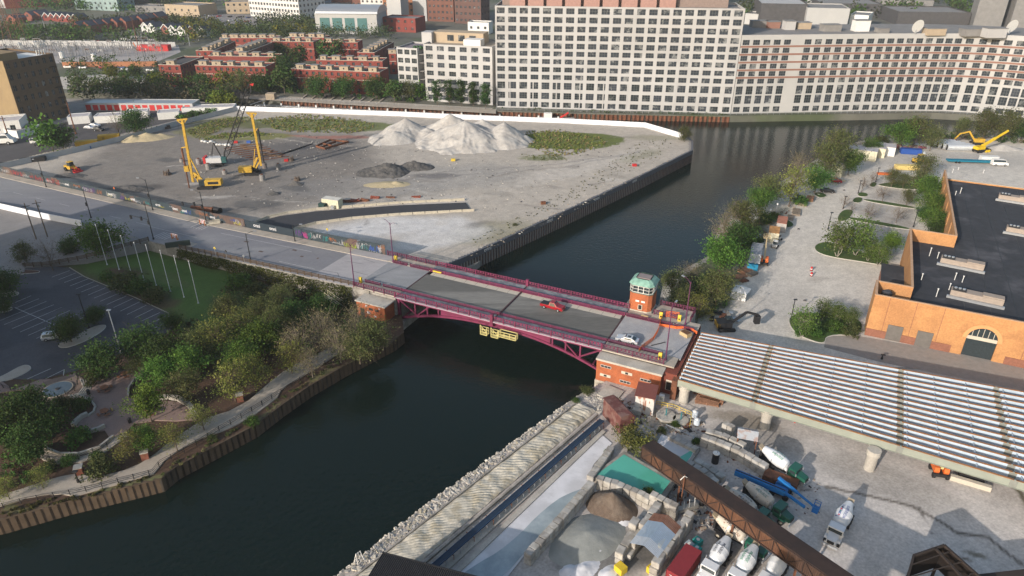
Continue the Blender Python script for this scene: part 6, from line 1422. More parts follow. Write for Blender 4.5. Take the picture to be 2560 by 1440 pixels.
heap('material_heap','wide grey green sand heap in front of the dark brown heap',1470,1345,7,4.8,40,1.5,mat('grey_sand',(.24,.25,.235),.95,.15,.6,bump=.3),92,.3,.05,.3,z=YG,cat='heap')
for i,(x,y,s) in enumerate(((1560,1300,2.2),(1530,1345,2.6),(1500,1380,2),(1462,1420,2.8),(1520,1432,2.2),(1420,1425,1.8),(1590,1335,1.2))):
    heap('slurry_lump','%s pale crusted slurry lump from the dark heap downwards' % ORD[i],x,y,s,s*.6,40,.5,m_slur,100+i,.6,.5,.2,z=YG,cat='slurry lump')
# shelter roofs
def gable(label,p,rz,L,w_,h,rise,cols,posts=True,nm='tin_shelter',z0=YG):
    t=thing(nm,label,'shelter',G(*p,z0),rz)
    for i,c in enumerate(cols):
        x0=-L/2+L*i/len(cols);x1=-L/2+L*(i+1)/len(cols)
        for s in (-1,1):
            c_=c[0] if s < 0 else c[1];mb=MB();n=max(3,int((x1-x0)/.22))
            for k in range(n):
                a=x0+(x1-x0)*k/n;b=x0+(x1-x0)*(k+.62)/n;cc=x0+(x1-x0)*(k+1)/n;o_=.04
                mb.quad((a,0,h+rise+o_),(b,0,h+rise+o_),(b,s*w_/2,h+o_),(a,s*w_/2,h+o_));mb.quad((b,0,h+rise),(cc,0,h+rise),(cc,s*w_/2,h),(b,s*w_/2,h));mb.quad((b,0,h+rise),(b,0,h+rise+o_),(b,s*w_/2,h+o_),(b,s*w_/2,h))
            mb.build('roof_sheet',c_,t)
    if posts:
        for x in (-L/2+.2,L/2-.2):
            for y in (-w_/2+.2,w_/2-.2): MB().box(x-.08,x+.08,y-.08,y+.08,0,h).build('post',m_rust,t)
    return t
t1=mat('tin_blue',(.42,.52,.62),.45,.1,.8,metal=.3);t2=mat('tin_white',(.60,.64,.68),.45,.08,.8,metal=.2);t3=mat('tin_rust',(.24,.11,.07),.8,.3,1);t4=mat('tin_light',(.50,.52,.54),.5,.15,.8,col2=(.32,.16,.09),sc2=.8,amt=.6,metal=.2)
def dirang(p,q,z=YG): a,b=G(*p,z),G(*q,z);return atan2(b.y-a.y,b.x-a.x),(b-a).length
an,ln=dirang((1612,1355),(1680,1268),YG+4)
gable('large gabled tin roof shelter on block walls, pale blue with rusty end',(1634,1378),an,7.6,4.6,3.45,1.0,[(t2,t2),(t1,t1),(t1,t1),(t3,t3)],False)
gable('small rusty white tin canopy over the mixer loading point',(1862,1120),RZ+.15,3.6,3.4,3.2,.9,[(t4,t4)],True)
# small buildings
SH=thing('corrugated_shed','rusty white corrugated shed with red brown roof against the brick machine house','shed',G(1612,1022,YG),RZ+.12)
MB().box(-1.8,1.8,-1.7,1.7,0,4.0).build('wall',mat('rusty_white_tin',(.55,.53,.50),.7,.1,1,col2=(.26,.10,.05),sc2=1.0,amt=.9,stretch=(1,1,.25),lo=.5,hi=.58),SH)
MB().add([(-2,-1.95,4.0),(2,-1.95,4.0),(2,1.9,4.7),(-2,1.9,4.7),(-2,-1.95,4.12),(2,-1.95,4.12),(2,1.9,4.82),(-2,1.9,4.82)],[(0,3,2,1),(4,5,6,7),(0,1,5,4),(1,2,6,5),(2,3,7,6),(3,0,4,7)]).build('roof',mat('roof_oxblood',(.13,.045,.038),.85,.2,1),SH)
CHs=thing('conveyor_house','dark red roofed conveyor head house with yellow end wall','conveyor house',G(1545,1055,YG),0)
an,ln=dirang((1517,1002),(1573,1062),YG+4.2);CHs.rotation_euler=(0,0,an);TM[CHs]=Matrix.Translation(CHs.location)@Matrix.Rotation(an,4,'Z');LH=3.1
m_ox=mat('oxblood_tin',(.12,.045,.04),.8,.25,1,col2=(.20,.14,.12),sc2=.5,amt=.5)
MB().at(Matrix.Identity(4)).profile([(-1.6,0),(1.6,0),(1.6,2.9),(.6,3.9),(-1.6,3.9)],-LH,LH).build('wall',m_ox,CHs);
MB().box(-LH-.05,-LH-.01,-1.55,1.55,.3,3.4).build('end_wall',mat('ochre_wall',(.42,.33,.14),.8),CHs)
MB().profile([(-1.75,3.92),(.65,3.92),(1.75,2.85),(1.75,2.97),(.68,4.05),(-1.75,4.05)],-LH-.2,LH+.2).build('roof',m_ox,CHs)
# gallery
ga,gb_=G(1620,1108,YZ+5.6),G(2040,1398,YZ+8.4);gd=(gb_-ga).normalized();gb_=gb_+gd*14
GL=thing('conveyor_gallery','long dark brown enclosed truss gallery crossing the yard diagonally','conveyor gallery',(ga.x,ga.y,0),0)
m_gal=mat('gallery_brown',(.030,.020,.018),.8,.2,1,col2=(.05,.03,.024),sc2=.4);m_galr=mat('gallery_rust',(.05,.028,.02),.8,.35,1.2,stretch=(1,1,.3),col2=(.12,.055,.03),sc2=.1,amt=.7)
gn=V(gd.y,-gd.x,0).normalized();gu=V(0,0,1);wd=1.35;LG=(gb_-ga).length
def gp(t,s,h): return ga+gd*t+gn*s*wd+gu*h
MB().add([gp(0,-1,0),gp(LG,-1,0),gp(LG,1,0),gp(0,1,0),gp(0,-1,.12),gp(LG,-1,.12),gp(LG,1,.12),gp(0,1,.12)],[(0,3,2,1),(4,5,6,7),(0,1,5,4),(1,2,6,5),(2,3,7,6),(3,0,4,7)]).build('roof',m_gal,GL,world=True)
for s in (-1,1):
    mb=MB();n=int(LG/.28)
    for k in range(n): mb.quad(gp(LG*k/n,s*.97,-2.5),gp(LG*(k+.5)/n,s*.93,-2.5),gp(LG*(k+.5)/n,s*.93,0),gp(LG*k/n,s*.97,0));mb.quad(gp(LG*(k+.5)/n,s*.93,-2.5),gp(LG*(k+1)/n,s*.97,-2.5),gp(LG*(k+1)/n,s*.97,0),gp(LG*(k+.5)/n,s*.93,0))
    mb.build('side_cladding',m_galr if s > 0 else m_gal,GL,world=True)
    mb=MB();mb.bar(gp(0,s*1.03,-2.5),gp(LG,s*1.03,-2.5),.16,.2);mb.bar(gp(0,s*1.03,-.1),gp(LG,s*1.03,-.1),.14,.16);n=int(LG/2.4)
    for k in range(n+1):
        mb.bar(gp(LG*k/n,s*1.03,-2.5),gp(LG*k/n,s*1.03,-.1),.1)
        if k < n: mb.bar(gp(LG*(k+(k%2))/n,s*1.03,-2.5),gp(LG*(k+1-(k%2))/n,s*1.03,-.1),.1)
    mb.build('truss',m_gal,GL,world=True)
MB().add([gp(0,-1,-2.6),gp(LG,-1,-2.6),gp(LG,1,-2.6),gp(0,1,-2.6)],[(0,1,2,3)]).build('floor',m_gal,GL,world=True)
for t_ in (9,20,31):
    for s in (-.9,.9): p=gp(t_,s,-2.6);MB().bar(p,V(p.x,p.y,YG),.25).build('support_leg',m_rust,GL,world=True)
# vines hanging over the gallery end
canopy('vines','yellow green creepers hanging over the conveyor house and gallery end','creepers',34,[(1545,1070),(1590,1075),(1640,1110),(1640,1150),(1600,1160),(1560,1125),(1540,1100)],YG,1.6,4.2,.3,[(.11,.12,.03),(.08,.09,.028),(.14,.13,.04)],7,110)
for k,x,y,r_2,l in (('bush',1622,1228,15,'green shrub growing on the wall beside the turquoise water'),('bush',1470,975,16,'yellow green weeds at the foot of the brick machine house'),('bush',1440,1000,10,'low weeds at the river corner of the machine house'),('bush',1655,1078,14,'dark shrub beside the round tank lids'),('bush',1520,1130,10,'small dry shrub on the short block wall'),('bush',1740,1102,12,'dark weeds behind the settling basin'),('bush',1690,1060,12,'dark weeds below the tank lids')):
    plant(k,x,y,r_2,YG+(.9 if y == 1228 else 0),l)
# tank lids, railing, bags, pallets
for x,y,r2,l in ((1665,1038,1.9,'larger round concrete tank lid beside the corrugated shed'),(1702,1048,1.5,'smaller round concrete tank lid by the yellow railing')):
    t=thing('tank_lid',l,'tank lid',G(x,y,YG+.4));MB().cyl((0,0,-.6),(0,0,0),r2,r2,24).build('lid',m_conc,t);mb=MB();mb.cyl((0,0,0),(0,0,.08),r2*.96,r2*.96,24);MB().cyl((0,0,0),(0,0,1.6),.12,.12,8).build('valve_stem',flat('teal_valve',(.03,.16,.18)),t)
t=thing('safety_railing','yellow pipe railing behind the round tank lids','railing',G(1650,1020,YG+.3));P=[G(1640,1014,YG+.3),G(1682,1022,YG+.3),G(1728,1042,YG+.3),G(1724,1068,YG+.3)]
for a,b in zip(P,P[1:]):
    mb=MB();
    for z in (.5,1.05): mb.bar(a+UP*z,b+UP*z,.07)
    for k in range(4): q=a.lerp(b,k/3);mb.bar(q,q+UP*1.1,.07)
    mb.build('rail',m_yel,t,world=True)
for x,y,l in ((1736,1042,'upper white bulk bag beside the yellow railing'),(1741,1062,'lower white bulk bag beside the yellow railing')):
    t=thing('bulk_bag',l,'bulk bag',G(x,y,YG),.3);MB().cyl((0,0,.15),(0,0,1.25),.62,.6,10).build('bag',flat('bag_blue_white',(.50,.56,.62)),t);MB().cyl((0,0,1.25),(0,0,1.5),.45,.2,8).build('neck',m_white,t);MB().box(-.6,.6,-.6,.6,0,.14).build('pallet',m_tim,t)
t=thing('control_cabinet','white control cabinet on a post beside the corrugated shed','cabinet',G(1652,1012,YG),RZ);MB().box(-.5,.5,-.35,.35,1.0,2.4).build('cabinet',m_white,t);MB().box(-.1,.1,-.1,.1,0,1).build('post',m_steel,t);MB().box(-.3,.3,-.38,-.34,1.4,2.0).build('door',m_steel,t)
lines('water_pipe','white pipe along the back of the settling basin','pipe',[((1665,1062),(1735,1092)),((1735,1092),(1733,1098))],YG+.9,.14,.14,m_steel)
for i,(x,y,n) in enumerate(((1765,985,'upper'),(1780,998,'middle'),(1768,1006,'lower'))): pallets(n+' red brown timber stack under the viaduct edge',G(x,y,YG),RZ-.1+i*.1,4.6,2.2,3,m_timr,20+i)
t=thing('steel_drum','tall black drum with white lid among the concrete blocks','drum',G(1787,1156,YG));MB().cyl((0,0,0),(0,0,2.1),.62,.62,14).build('shell',m_dark,t);MB().cyl((0,0,2.1),(0,0,2.2),.64,.6,14).build('lid',m_white,t);MB().cyl((.2,0,2.2),(.2,0,2.6),.07,.07,6).build('pipe',m_steel,t)
t=thing('lamp_mast','thin rusty mast with two white floodlights by the gallery','floodlight mast',G(1700,1270,YG));MB().cyl((0,0,0),(0,0,7.2),.12,.08,6).build('mast',m_rust,t);
for s in (-1,1): MB().bar((0,0,6.9),(s*.7,s*.2,6.2),.1).build('floodlight',m_white,t)
t=thing('screw_feeder','pale grey trough lying with white frame beside the mast','trough',G(1718,1275,YG),.35);MB().box(-1.8,1.8,-.45,.45,.2,.9).build('trough',m_conc,t);
for k in range(3): MB().bar((-1+k,-.4,.9),(-.5+k,.4,1.8),.08).build('frame_bar',m_white,t)
container('crate','pale concrete box beside the corrugated shed','concrete box',G(1592,1035,YG),RZ,1.6,1.2,1.2,m_conc,ribs=False,door=False)
o=MB().prism(W([(1492,985),(1520,962),(1560,978),(1535,1008)],YG+.3),YG-.1,YG+.3).build('slab',m_conc);tag(o,'flat concrete slab between machine house and conveyor house','slab')
# ---------------------------------------------------------------- mixer trucks
m_tg=mat('truck_green',(.012,.085,.055),.35,.1,1.5,spec=.6);m_tw=mat('truck_white',(.60,.61,.62),.35,.06,1,spec=.5)
DPROF=[(0,.55),(.35,.98),(1.5,1.22),(2.7,1.22),(4.2,.80),(4.9,.62)]
def drad(u):
    for (a,ra),(b,rb) in zip(DPROF,DPROF[1:]):
        if a <= u <= b: return ra+(rb-ra)*(u-a)/(b-a)
    return .6
def wraptext(s,size,u0,ang,m,parent,M,name='lettering'):
    cu=bpy.data.curves.new(name,'FONT');cu.body=s;cu.size=size;cu.align_x='CENTER';cu.align_y='CENTER';cu.resolution_u=2
    ob=bpy.data.objects.new(name,cu);me=bpy.data.meshes.new_from_object(ob);bpy.data.objects.remove(ob)
    bm=bmesh.new();bm.from_mesh(me);bmesh.ops.subdivide_edges(bm,edges=bm.edges[:],cuts=1);bm.to_mesh(me);bm.free()
    for v in me.vertices:
        u=u0-v.co.x;r_3=drad(u)+.025;a=ang+v.co.y/1.15;p=V(-u,-r_3*cos(a),r_3*sin(a));v.co=M @ p
    me.materials.clear();me.materials.append(m);me.name=name;o=bpy.data.objects.new(name,me);COL.objects.link(o);o.parent=parent
def mixer(label,rear,front,cabm,drumm,logo_=None,z=YG,L=8.6,dots=False,part=True):
    a,b=G(*rear,z),G(*front,z);rz=atan2(b.y-a.y,b.x-a.x);t=thing('mixer_truck',label,'mixer truck',(a+b)/2,rz,'concrete mixer trucks in the yard')
    MB().box(-4.2,3.4,-.45,.45,.75,1.05).build('chassis',m_dark,t)
    for x in (-3.0,-1.7,3.0):
        for y in (-1,1):
            w2=.55 if x < 2 else .32;y0=y*(1.22-w2/2 if x < 2 else 1.02);wh=MB().cyl((x,y0-w2/2,.52),(x,y0+w2/2,.52),.53,.53,16).build('wheel',m_wheel,t);MB().cyl((x,y0-w2/2-.015,.52),(x,y0+w2/2+.015,.52),.27,.27,10).build('rim',flat('rim_tan',(.35,.32,.26)),wh)
    c=MB().at(Matrix.Identity(4));c.box(1.35,2.7,-1.15,1.15,1.1,2.75);c.build('cab',cabm,t)
    MB().box(1.3,2.72,-1.1,1.1,2.751,2.86).build('cab_roof',cabm,t)
    MB().add([(2.7,-.85,1.0),(4.3,-.72,1.0),(4.3,.72,1.0),(2.7,.85,1.0),(2.7,-.8,1.95),(4.22,-.62,1.62),(4.22,.62,1.62),(2.7,.8,1.95)],[(0,3,2,1),(4,5,6,7),(0,1,5,4),(1,2,6,5),(2,3,7,6),(3,0,4,7)]).build('bonnet',cabm,t)
    for y in (-1,1): MB().profile([(0,.95),(0,1.15)] ,0,.1) if False else MB().add([(2.45,y*.75,1.05),(3.6,y*.75,1.05),(3.6,y*1.2,1.05),(2.45,y*1.2,1.05),(2.7,y*.75,1.3),(3.35,y*.75,1.3),(3.35,y*1.2,1.3),(2.7,y*1.2,1.3)],[(4,5,6,7),(0,1,5,4),(1,2,6,5),(2,3,7,6),(3,0,4,7)]).build('fender',cabm,t)
    MB().quad((2.72,-1.0,1.98),(2.72,1.0,1.98),(2.70,.95,2.62),(2.70,-.95,2.62)).build('windscreen',m_glass,t);MB().box(2.705,2.73,-1.0,1.0,2.0,2.6).build('windscreen',m_glass,t)
    for y in (-1.16,1.155): MB().box(1.6,2.5,y,y+.01,1.95,2.55).build('side_window',m_glass,t)
    MB().box(4.3,4.34,-.5,.5,1.0,1.55).build('grille',m_dark,t);MB().box(4.3,4.5,-1.15,1.15,.45,.85).build('bumper',m_steel,t)
    for y in (-.62,.62): MB().box(4.28,4.36,y*1.25-.1,y*1.25+.1,1.0,1.2).build('headlight',m_white,t)
    MB().cyl((1.1,-1.05,.9),(1.1,-1.05,3.2),.09,.09,8).build('exhaust',m_steel,t);MB().cyl((.75,-.75,1.75),(.75,.75,1.75),.32,.32,12).build('water_tank',m_tw,t)
    for y in (-1.3,1.3): MB().box(2.75,2.9,y-.06,y+.06,1.9,2.4).build('mirror',m_steel,t)
    Md=Matrix.Translation((.75,0,1.95))@Matrix.Rotation(R(11),4,'Y')
    d_=MB().at(Md).lathe((0,0,0),(-1,0,0),DPROF,24);dr=d_.build('drum',drumm,t,smooth=False)
    MB().at(Md).cyl((-2.68,0,0),(-2.55,0,0),1.25,1.25,24).build('drum_ring',m_steel,dr)
    MB().at(Matrix.Identity(4)).add([(-4.0,-.5,3.0),(-4.9,-.5,3.3),(-4.9,.5,3.3),(-4.0,.5,3.0),(-4.2,-.25,2.4),(-4.5,-.25,2.4),(-4.5,.25,2.4),(-4.2,.25,2.4)],[(0,1,2,3),(4,7,6,5),(0,4,5,1),(1,5,6,2),(2,6,7,3),(3,7,4,0)]).build('hopper',mat('hopper_tan',(.33,.27,.19),.85),t)
    MB().bar((-4.3,0,2.4),(-5.3,.5,1.3),.5,.12).build('chute',m_steel,t)
    MB().box(-4.3,-3.9,-.8,.8,1.05,2.5).build('rear_frame',m_dark,t)
    for y in (-.95,.95): MB().box(-3.9,-1.0,y-.28,y+.28,1.12,1.16).build('mudguard',m_dark,t)
    if logo_:
        for an_ in (R(62),R(118)): wraptext(logo_[0],.62,2.2,an_ if an_ < 1.5 else R(100),logo_[1],dr,Md)
    if dots:
        for k,(u,q,cc) in enumerate(((1.2,1.1,m_red),(1.6,1.1,tagcols[6]),(2.0,1.1,tagcols[3]),(2.4,1.1,m_red),(2.8,1.1,m_dark),(1.0,.7,tagcols[6]))):
            rr=drad(u)+.02;MB().at(Md).cyl((-u,-rr*cos(q)*.99,rr*sin(q)*.99),(-u,-rr*cos(q)*1.02,rr*sin(q)*1.02),.13,.13,10).build('emblem_dot',cc,dr)
    return t
m_dw=mat('drum_white',(.58,.60,.62),.45,.08,.8);m_dr=mat('drum_rusty',(.48,.44,.38),.6,.12,1,col2=(.16,.07,.03),sc2=2.0,amt=.9,lo=.6,hi=.66)
lg=flat('logo_green',(.02,.22,.12));lt=flat('logo_teal',(.03,.16,.16));ld_=flat('logo_dark',(.03,.03,.05))
mixer('green cab mixer with clean white drum below the small tin canopy',(1880,1140),(2036,1228),m_tg,m_dw,('PRAIRIE',lg))
mixer('green cab mixer with rust speckled drum beside the blue boom lift',(1838,1228),(2000,1330),m_tg,m_dr,('PRAIRIE',lt))
mixer('green cab mixer nearest the brown gallery with spotted white drum',(1798,1248),(1952,1345),m_tg,m_dr,('PRAIRIE',ld_))
mixer('white cab mixer parked alone on the open yard with coloured emblem dots',(2132,1258),(2052,1408),m_tw,m_dw,('SUPERIOR',tagcols[6]),dots=True)
mixer('mixer with rusty drum half hidden under the brown gallery',(1782,1322),(1915,1405),m_tg,m_dr,('PRAIRIE',ld_))
mixer('leftmost white drum mixer at the lower edge beside the red container',(1818,1372),(1748,1478),m_tw,m_dw,('PRAIRIE',ld_))
mixer('middle white drum mixer cut by the lower picture edge',(1885,1392),(1815,1500),m_tw,m_dw,('PRAIRIE',lg))
mixer('rightmost white drum mixer cut by the lower picture edge, under the gallery',(1960,1402),(1890,1510),m_tw,m_dw)
m_blu=mat('lift_blue',(.015,.14,.38),.5,.12,1.5)
t=boomlift('bright blue boom lift with long folded boom between the mixers',G(1950,1235,YG),atan2((G(1960,1225,YG)-G(1830,1170,YG)).y,(G(1960,1225,YG)-G(1830,1170,YG)).x),m_blu,m_blu,(5.5,-1.2,1.5),boomh=3.2)
a,b=G(1838,1180,YG+2.6),G(1962,1232,YG+2.6);MB().bar(a,b,.75,.9).build('outer_boom',m_blu,t,world=True);MB().bar(b,G(2012,1268,YG+2.4),.35,.4).build('inner_boom',m_blu,t,world=True);MB().bar(a+UP*.5,b+UP*.5,.15,.12).build('hose',m_dark,t,world=True)
container('skip_bin','rusty brown open skip behind the blue boom','skip',G(1950,1208,YG),RZ-.1,5.5,2,1.3,m_rust,door=False)
rc=container('shipping_container','dark red container with white letters at the lower edge','container',G(1706,1432,YG),atan2((G(1712,1380,YG)-G(1668,1440,YG)).y,(G(1712,1380,YG)-G(1668,1440,YG)).x),6.1,2.45,2.6,mat('container_red',(.20,.025,.03),.6,.12,1.5))
text('ZIM',.8,facing((-3.12,.1,1.7),(0,-1,0),(-1,0,0)),m_white,rc)
for i,(x,y,l) in enumerate(((1722,1372,'white topped tote left of the teal totes'),(1743,1362,'rear teal plastic tote beside the red container'),(1740,1382,'front teal plastic tote beside the red container'))):
    t=thing('plastic_tote',l,'tote',G(x,y,YG),-.9);MB().box(-.6,.6,-.55,.55,.15,1.15).build('tank',flat('tote_teal',(.03,.30,.27)) if i else flat('tote_grey',(.35,.42,.45)),t);MB().cyl((0,0,1.15),(0,0,1.25),.28,.28,12).build('cap',m_white,t);MB().box(-.6,.6,-.55,.55,0,.14).build('pallet',m_tim,t)
boomlift('orange lift seen from behind under the viaduct edge',G(2345,1185,YG),RZ+pi/2+.2,m_org,m_pyel,(5,0,2.2))
t=thing('excavator','yellow excavator half hidden under the viaduct at right','excavator',G(2425,1186,YG),RZ);tracks(t,4,2.8,.6,.9);MB().box(-2.2,1.2,-1.3,1.3,1,2.1).build('engine_housing',m_cat,t);MB().box(.1,1.6,-.1,1.1,1.1,2.8).build('cab',m_glass,t);MB().bar((1.2,0,1.6),(4,0,3),.5).build('boom',m_cat,t)
o=bpy.data.objects.new('jersey_barrier',MB().box(-3,3,-.4,.4,0,.9).mesh('concrete_beam',m_stone));COL.objects.link(o);o.location=G(2424,1212,YG);o.rotation_euler=(0,0,RZ-.05);tag(o,'long pale concrete beam lying in front of the half hidden excavator','concrete beam')
t=thing('traffic_cone','orange white marker post under the viaduct','traffic post',G(1987,1056,YG));MB().cyl((0,0,0),(0,0,1.0),.2,.1,10).build('body',m_red,t);MB().cyl((0,0,.5),(0,0,.7),.17,.14,10).build('band',m_white,t)
# hopper and corrugated roof at the lower edge
m_hop=mat('hopper_brown',(.035,.026,.022),.8,.2,1)
HP=thing('aggregate_hopper','big dark brown open topped bin at the lower right corner','hopper',G(2400,1500,YG));z=YG+6.5
c=[G(2361,1363,z),G(2284,1389,z),G(2262,1470,z-.0),G(2390,1560,z),G(2480,1470,z)]
for i,(a,b) in enumerate(((c[0],c[1]),(c[1],c[2]),(c[0],c[4]),(c[2],c[3]),(c[3],c[4]))):
    MB().add([a,b,b-UP*4.5,a-UP*4.5,a*.997+UP*z*.003,b*.997+UP*z*.003],[(0,1,2,3),(0,3,2,1)]).build('side_plate',m_hop,HP,world=True);MB().bar(a,b,.3,.3).build('rim',m_hop,HP,world=True)
MB().bar(c[0].lerp(c[1],.3),c[4].lerp(c[3],.3),.3,.3).build('cross_beam',m_hop,HP,world=True)
for k in range(4): p=c[0].lerp(c[4],.15+.25*k);q=c[1].lerp(c[2],.3+.4*k) if k < 2 else c[2].lerp(c[3],(k-1)*.4);MB().bar(p,q,.14,.14).build('grate_bar',m_hop,HP,world=True)
for p in c: MB().bar(p-UP*4.5,V(p.x,p.y,YG),.3).build('support_leg',m_hop,HP,world=True)
t=thing('hopper_plate','dark sloping plate edge cut by the lower right corner','hopper',G(2560,1500,YG));z=YG+5;MB().prism([G(2440,1436,z),G(2600,1418,z),G(2640,1600,z),G(2480,1600,z)],z-.4,z).build('plate',m_hop,t,world=True)
t=thing('plant_roof','dark corrugated roof cut by the lower picture edge beside the sand bed','roof',G(1000,1500,YG));z=YG+6;A_=G(956,1382,z);B_=G(1205,1446,z);d1_=(B_-A_);dn=(G(925,1432,z)-A_).normalized()*9;n=70;mb=MB()
for k in range(n):
    p=A_+d1_*1.3*k/n;q=A_+d1_*1.3*(k+.5)/n;r2=A_+d1_*1.3*(k+1)/n;mb.quad(p,q+UP*.16,q+UP*.16+dn,p+dn);mb.quad(q+UP*.16,r2,r2+dn,q+UP*.16+dn)
mb.build('roof_sheet',mat('roof_charcoal',(.04,.038,.04),.8,.2,1),t,world=True);MB().bar(A_,A_+d1_*1.3,.2,.3).build('ridge_cap',m_dark,t,world=True);MB().bar(A_-UP*3+dn*.5,A_+dn*.5,.3).build('post',m_rust,t,world=True);mb=MB();mb.prism([A_+dn*.05+V(.3,0,0),A_+d1_*1.25,A_+d1_*1.25+dn,A_+dn],YG,z-.6);mb.build('wall',m_gal,t,world=True)
t=thing('ladder_frame','small white ladder frame on the rubble at the lower edge','ladder',G(898,1402,YZ+.3),.8);mb=MB()
for x in (-.6,0,.6): mb.bar((x,-.4,0),(x*.6,0,1.8),.08);mb.bar((x,.4,0),(x*.6,0,1.8),.08)
mb.bar((-.4,0,1.7),(.4,0,1.7),.08);mb.build('frame',m_white,t)

def debris(label,px,n,z,s0,s1,mats,seed,flat_=.5):
    P=W(px,z);r=random.Random(seed);xs=[p.x for p in P];ys=[p.y for p in P];mb=MB();k=0
    while k < n:
        x,y=r.uniform(min(xs),max(xs)),r.uniform(min(ys),max(ys))
        if not inpoly(np.array([x]),np.array([y]),P)[0]: continue
        s=r.uniform(s0,s1)*(.5 if r.random() < .6 else 1);mb.mat(k % len(mats)).at(Matrix.Translation((x,y,z+s*flat_*.3))@Matrix.Rotation(r.uniform(0,6),4,'Z')@Matrix.Rotation(r.uniform(-.4,.4),4,'X')).box(-s,s,-s*r.uniform(.2,.8),s*.5,-s*flat_*.5,s*flat_*.5);k += 1
    mb.X=None;return tag(mb.build('rubble',mats),label,'rubble',None,'stuff')
dm=[m_blk,m_rust,m_rock,m_dark,m_tim]
debris('crushed stone and rubble on the ledge beside the river rail',[(1401,1022),(1432,1012),(1236,1165),(978,1375),(897,1435),(855,1430),(1065,1266),(1206,1165)],1100,YG+.02,.08,.4,[m_rock,m_lime,m_rock,m_blk],9)
debris('loose stones and scrap scattered around the tank lids and settling basin',[(1500,985),(1600,1010),(1760,1050),(1760,1100),(1640,1075),(1580,1060)],380,YG,.1,.5,dm,1)
debris('stones and scrap between the block walls and the brown gallery',[(1690,1165),(1760,1200),(1800,1300),(1740,1340),(1690,1290),(1640,1240)],300,YG,.1,.5,dm,2)
debris('scattered bits around the mixer trucks in the yard',[(1800,1100),(1900,1110),(2050,1200),(2060,1300),(1960,1330),(1800,1240)],260,YG,.06,.3,dm,3)
debris('rubble and weeds at the river corner below the machine house',[(1440,1000),(1480,965),(1530,990),(1500,1035),(1450,1012)],260,YG,.1,.45,[m_rock,m_blk,m_conc],4)
debris('rubble along the base of the sheet pile wall on the construction site',[(1180,640),(1400,545),(1680,400),(1690,380),(1560,420),(1300,560),(1150,640)],500,SZ+.05,.08,.35,[m_rock,m_blk,m_tim],5)
debris('stones and clods strewn over the construction site',[(450,400),(700,330),(1300,400),(1560,350),(1500,440),(1200,540),(760,520),(500,500)],1400,SZ+.1,.08,.4,[m_rock,m_mudh,m_blk],6)
debris('scrap and stones beside the trailers under the bank trees',[(1820,690),(1880,640),(1990,520),(2070,480),(2050,470),(1960,520),(1860,620),(1800,700)],300,YZ+.05,.1,.45,[m_tim,m_rust,m_steel],7)
for i,(x,y) in enumerate(((1846,1208),(1868,1218),(1700,1240),(1755,1262),(1772,1210),(1812,1228))):
    t=thing('tyre_stack','%s stack of old tyres from the left near the gallery' % ORD[(2,3,0,1,4,5)[i]],'tyres',G(x-60 if i < 2 else x,y+40 if i < 2 else y,YG));
    for k in range(2+i%2): MB().cyl((0,0,k*.3),(.05,0,k*.3+.28),.5,.5,14).build('tyre',m_wheel,t)
# ---------------------------------------------------------------- park and car park on the left bank
def Z3(pts): return [(x*.3359,y*.3359+860) for x,y in pts]
def Z4(pts): return [(x*.3359,y*.3359+400) for x,y in pts]
m_lot=mat('dark_asphalt',(.052,.055,.065),.92,.15,.25,col2=(.085,.085,.095),sc2=.06,amt=.6,fine=(4,.12))
m_plz=mat('plaza_brick',(.24,.17,.15),.92,.12,.6,col2=(.19,.145,.13),sc2=.3,amt=.5,fine=(4,.1))
m_path=mat('path_concrete',(.36,.32,.27),.92,.1,.4,col2=(.30,.26,.22),sc2=.15,amt=.5,fine=(4,.06))
m_pk=flat('park_kerb',(.26,.24,.20),.9)
LOT=[(-300,700),(0,676),(34,668),(100,664),(175,669),(208,692),(336,746),(420,783),(428,825),(385,858),(300,885),(245,892),(195,925),(160,934),(100,948),(30,947),(-60,975),(-300,1000)]
struct(sheet('parking_lot',LOT,PZ+.16,m_lot,.2))
LZ=PZ+.185
def pline(px,z,w_,m,name='parking_line'):
    mb=MB()
    for a,b in px:
        a,b=G(*a,z),G(*b,z);d=(b-a).normalized().cross(UP)*w_/2;mb.quad(a-d,a+d,b+d,b-d)
    return struct(mb.build(name,m))
ml=mat('parking_white',(.40,.41,.42),.8,.25,2)
L1=Z4([(385,872),(520,822),(435,892),(565,840),(478,912),(612,862),(520,938),(660,882),(565,960),(700,905),(605,982),(735,930),(655,1005),(785,950),(700,1028),(838,970),(745,1052),(888,990),(795,1075),(940,1012),(845,1098),(990,1030),(895,1125),(1040,1055),(945,1150),(1090,1080),(997,1178),(1140,1108),(1050,1200),(1190,1135),(1100,1226),(1235,1160),(1150,1250),(1255,1200)])
pline(list(zip(L1[::2],L1[1::2])),LZ,.13,ml)
L2=Z4([(70,1078),(232,1010),(120,1100),(290,1032),(0,1195),(345,1052),(30,1225),(402,1076),(90,1255),(460,1096),(150,1280),(520,1120),(210,1305),(575,1146),(270,1328),(625,1170),(380,1130),(455,1098)])
pline(list(zip(L2[::2],L2[1::2]))+[tuple(Z4([(110,1098),(400,1225)]))],LZ,.13,ml)
pline([tuple(Z3(p)) for p in ([(200,262),(380,182)],[(340,258),(478,190)],[(478,190),(472,235)])],LZ,.15,ml)
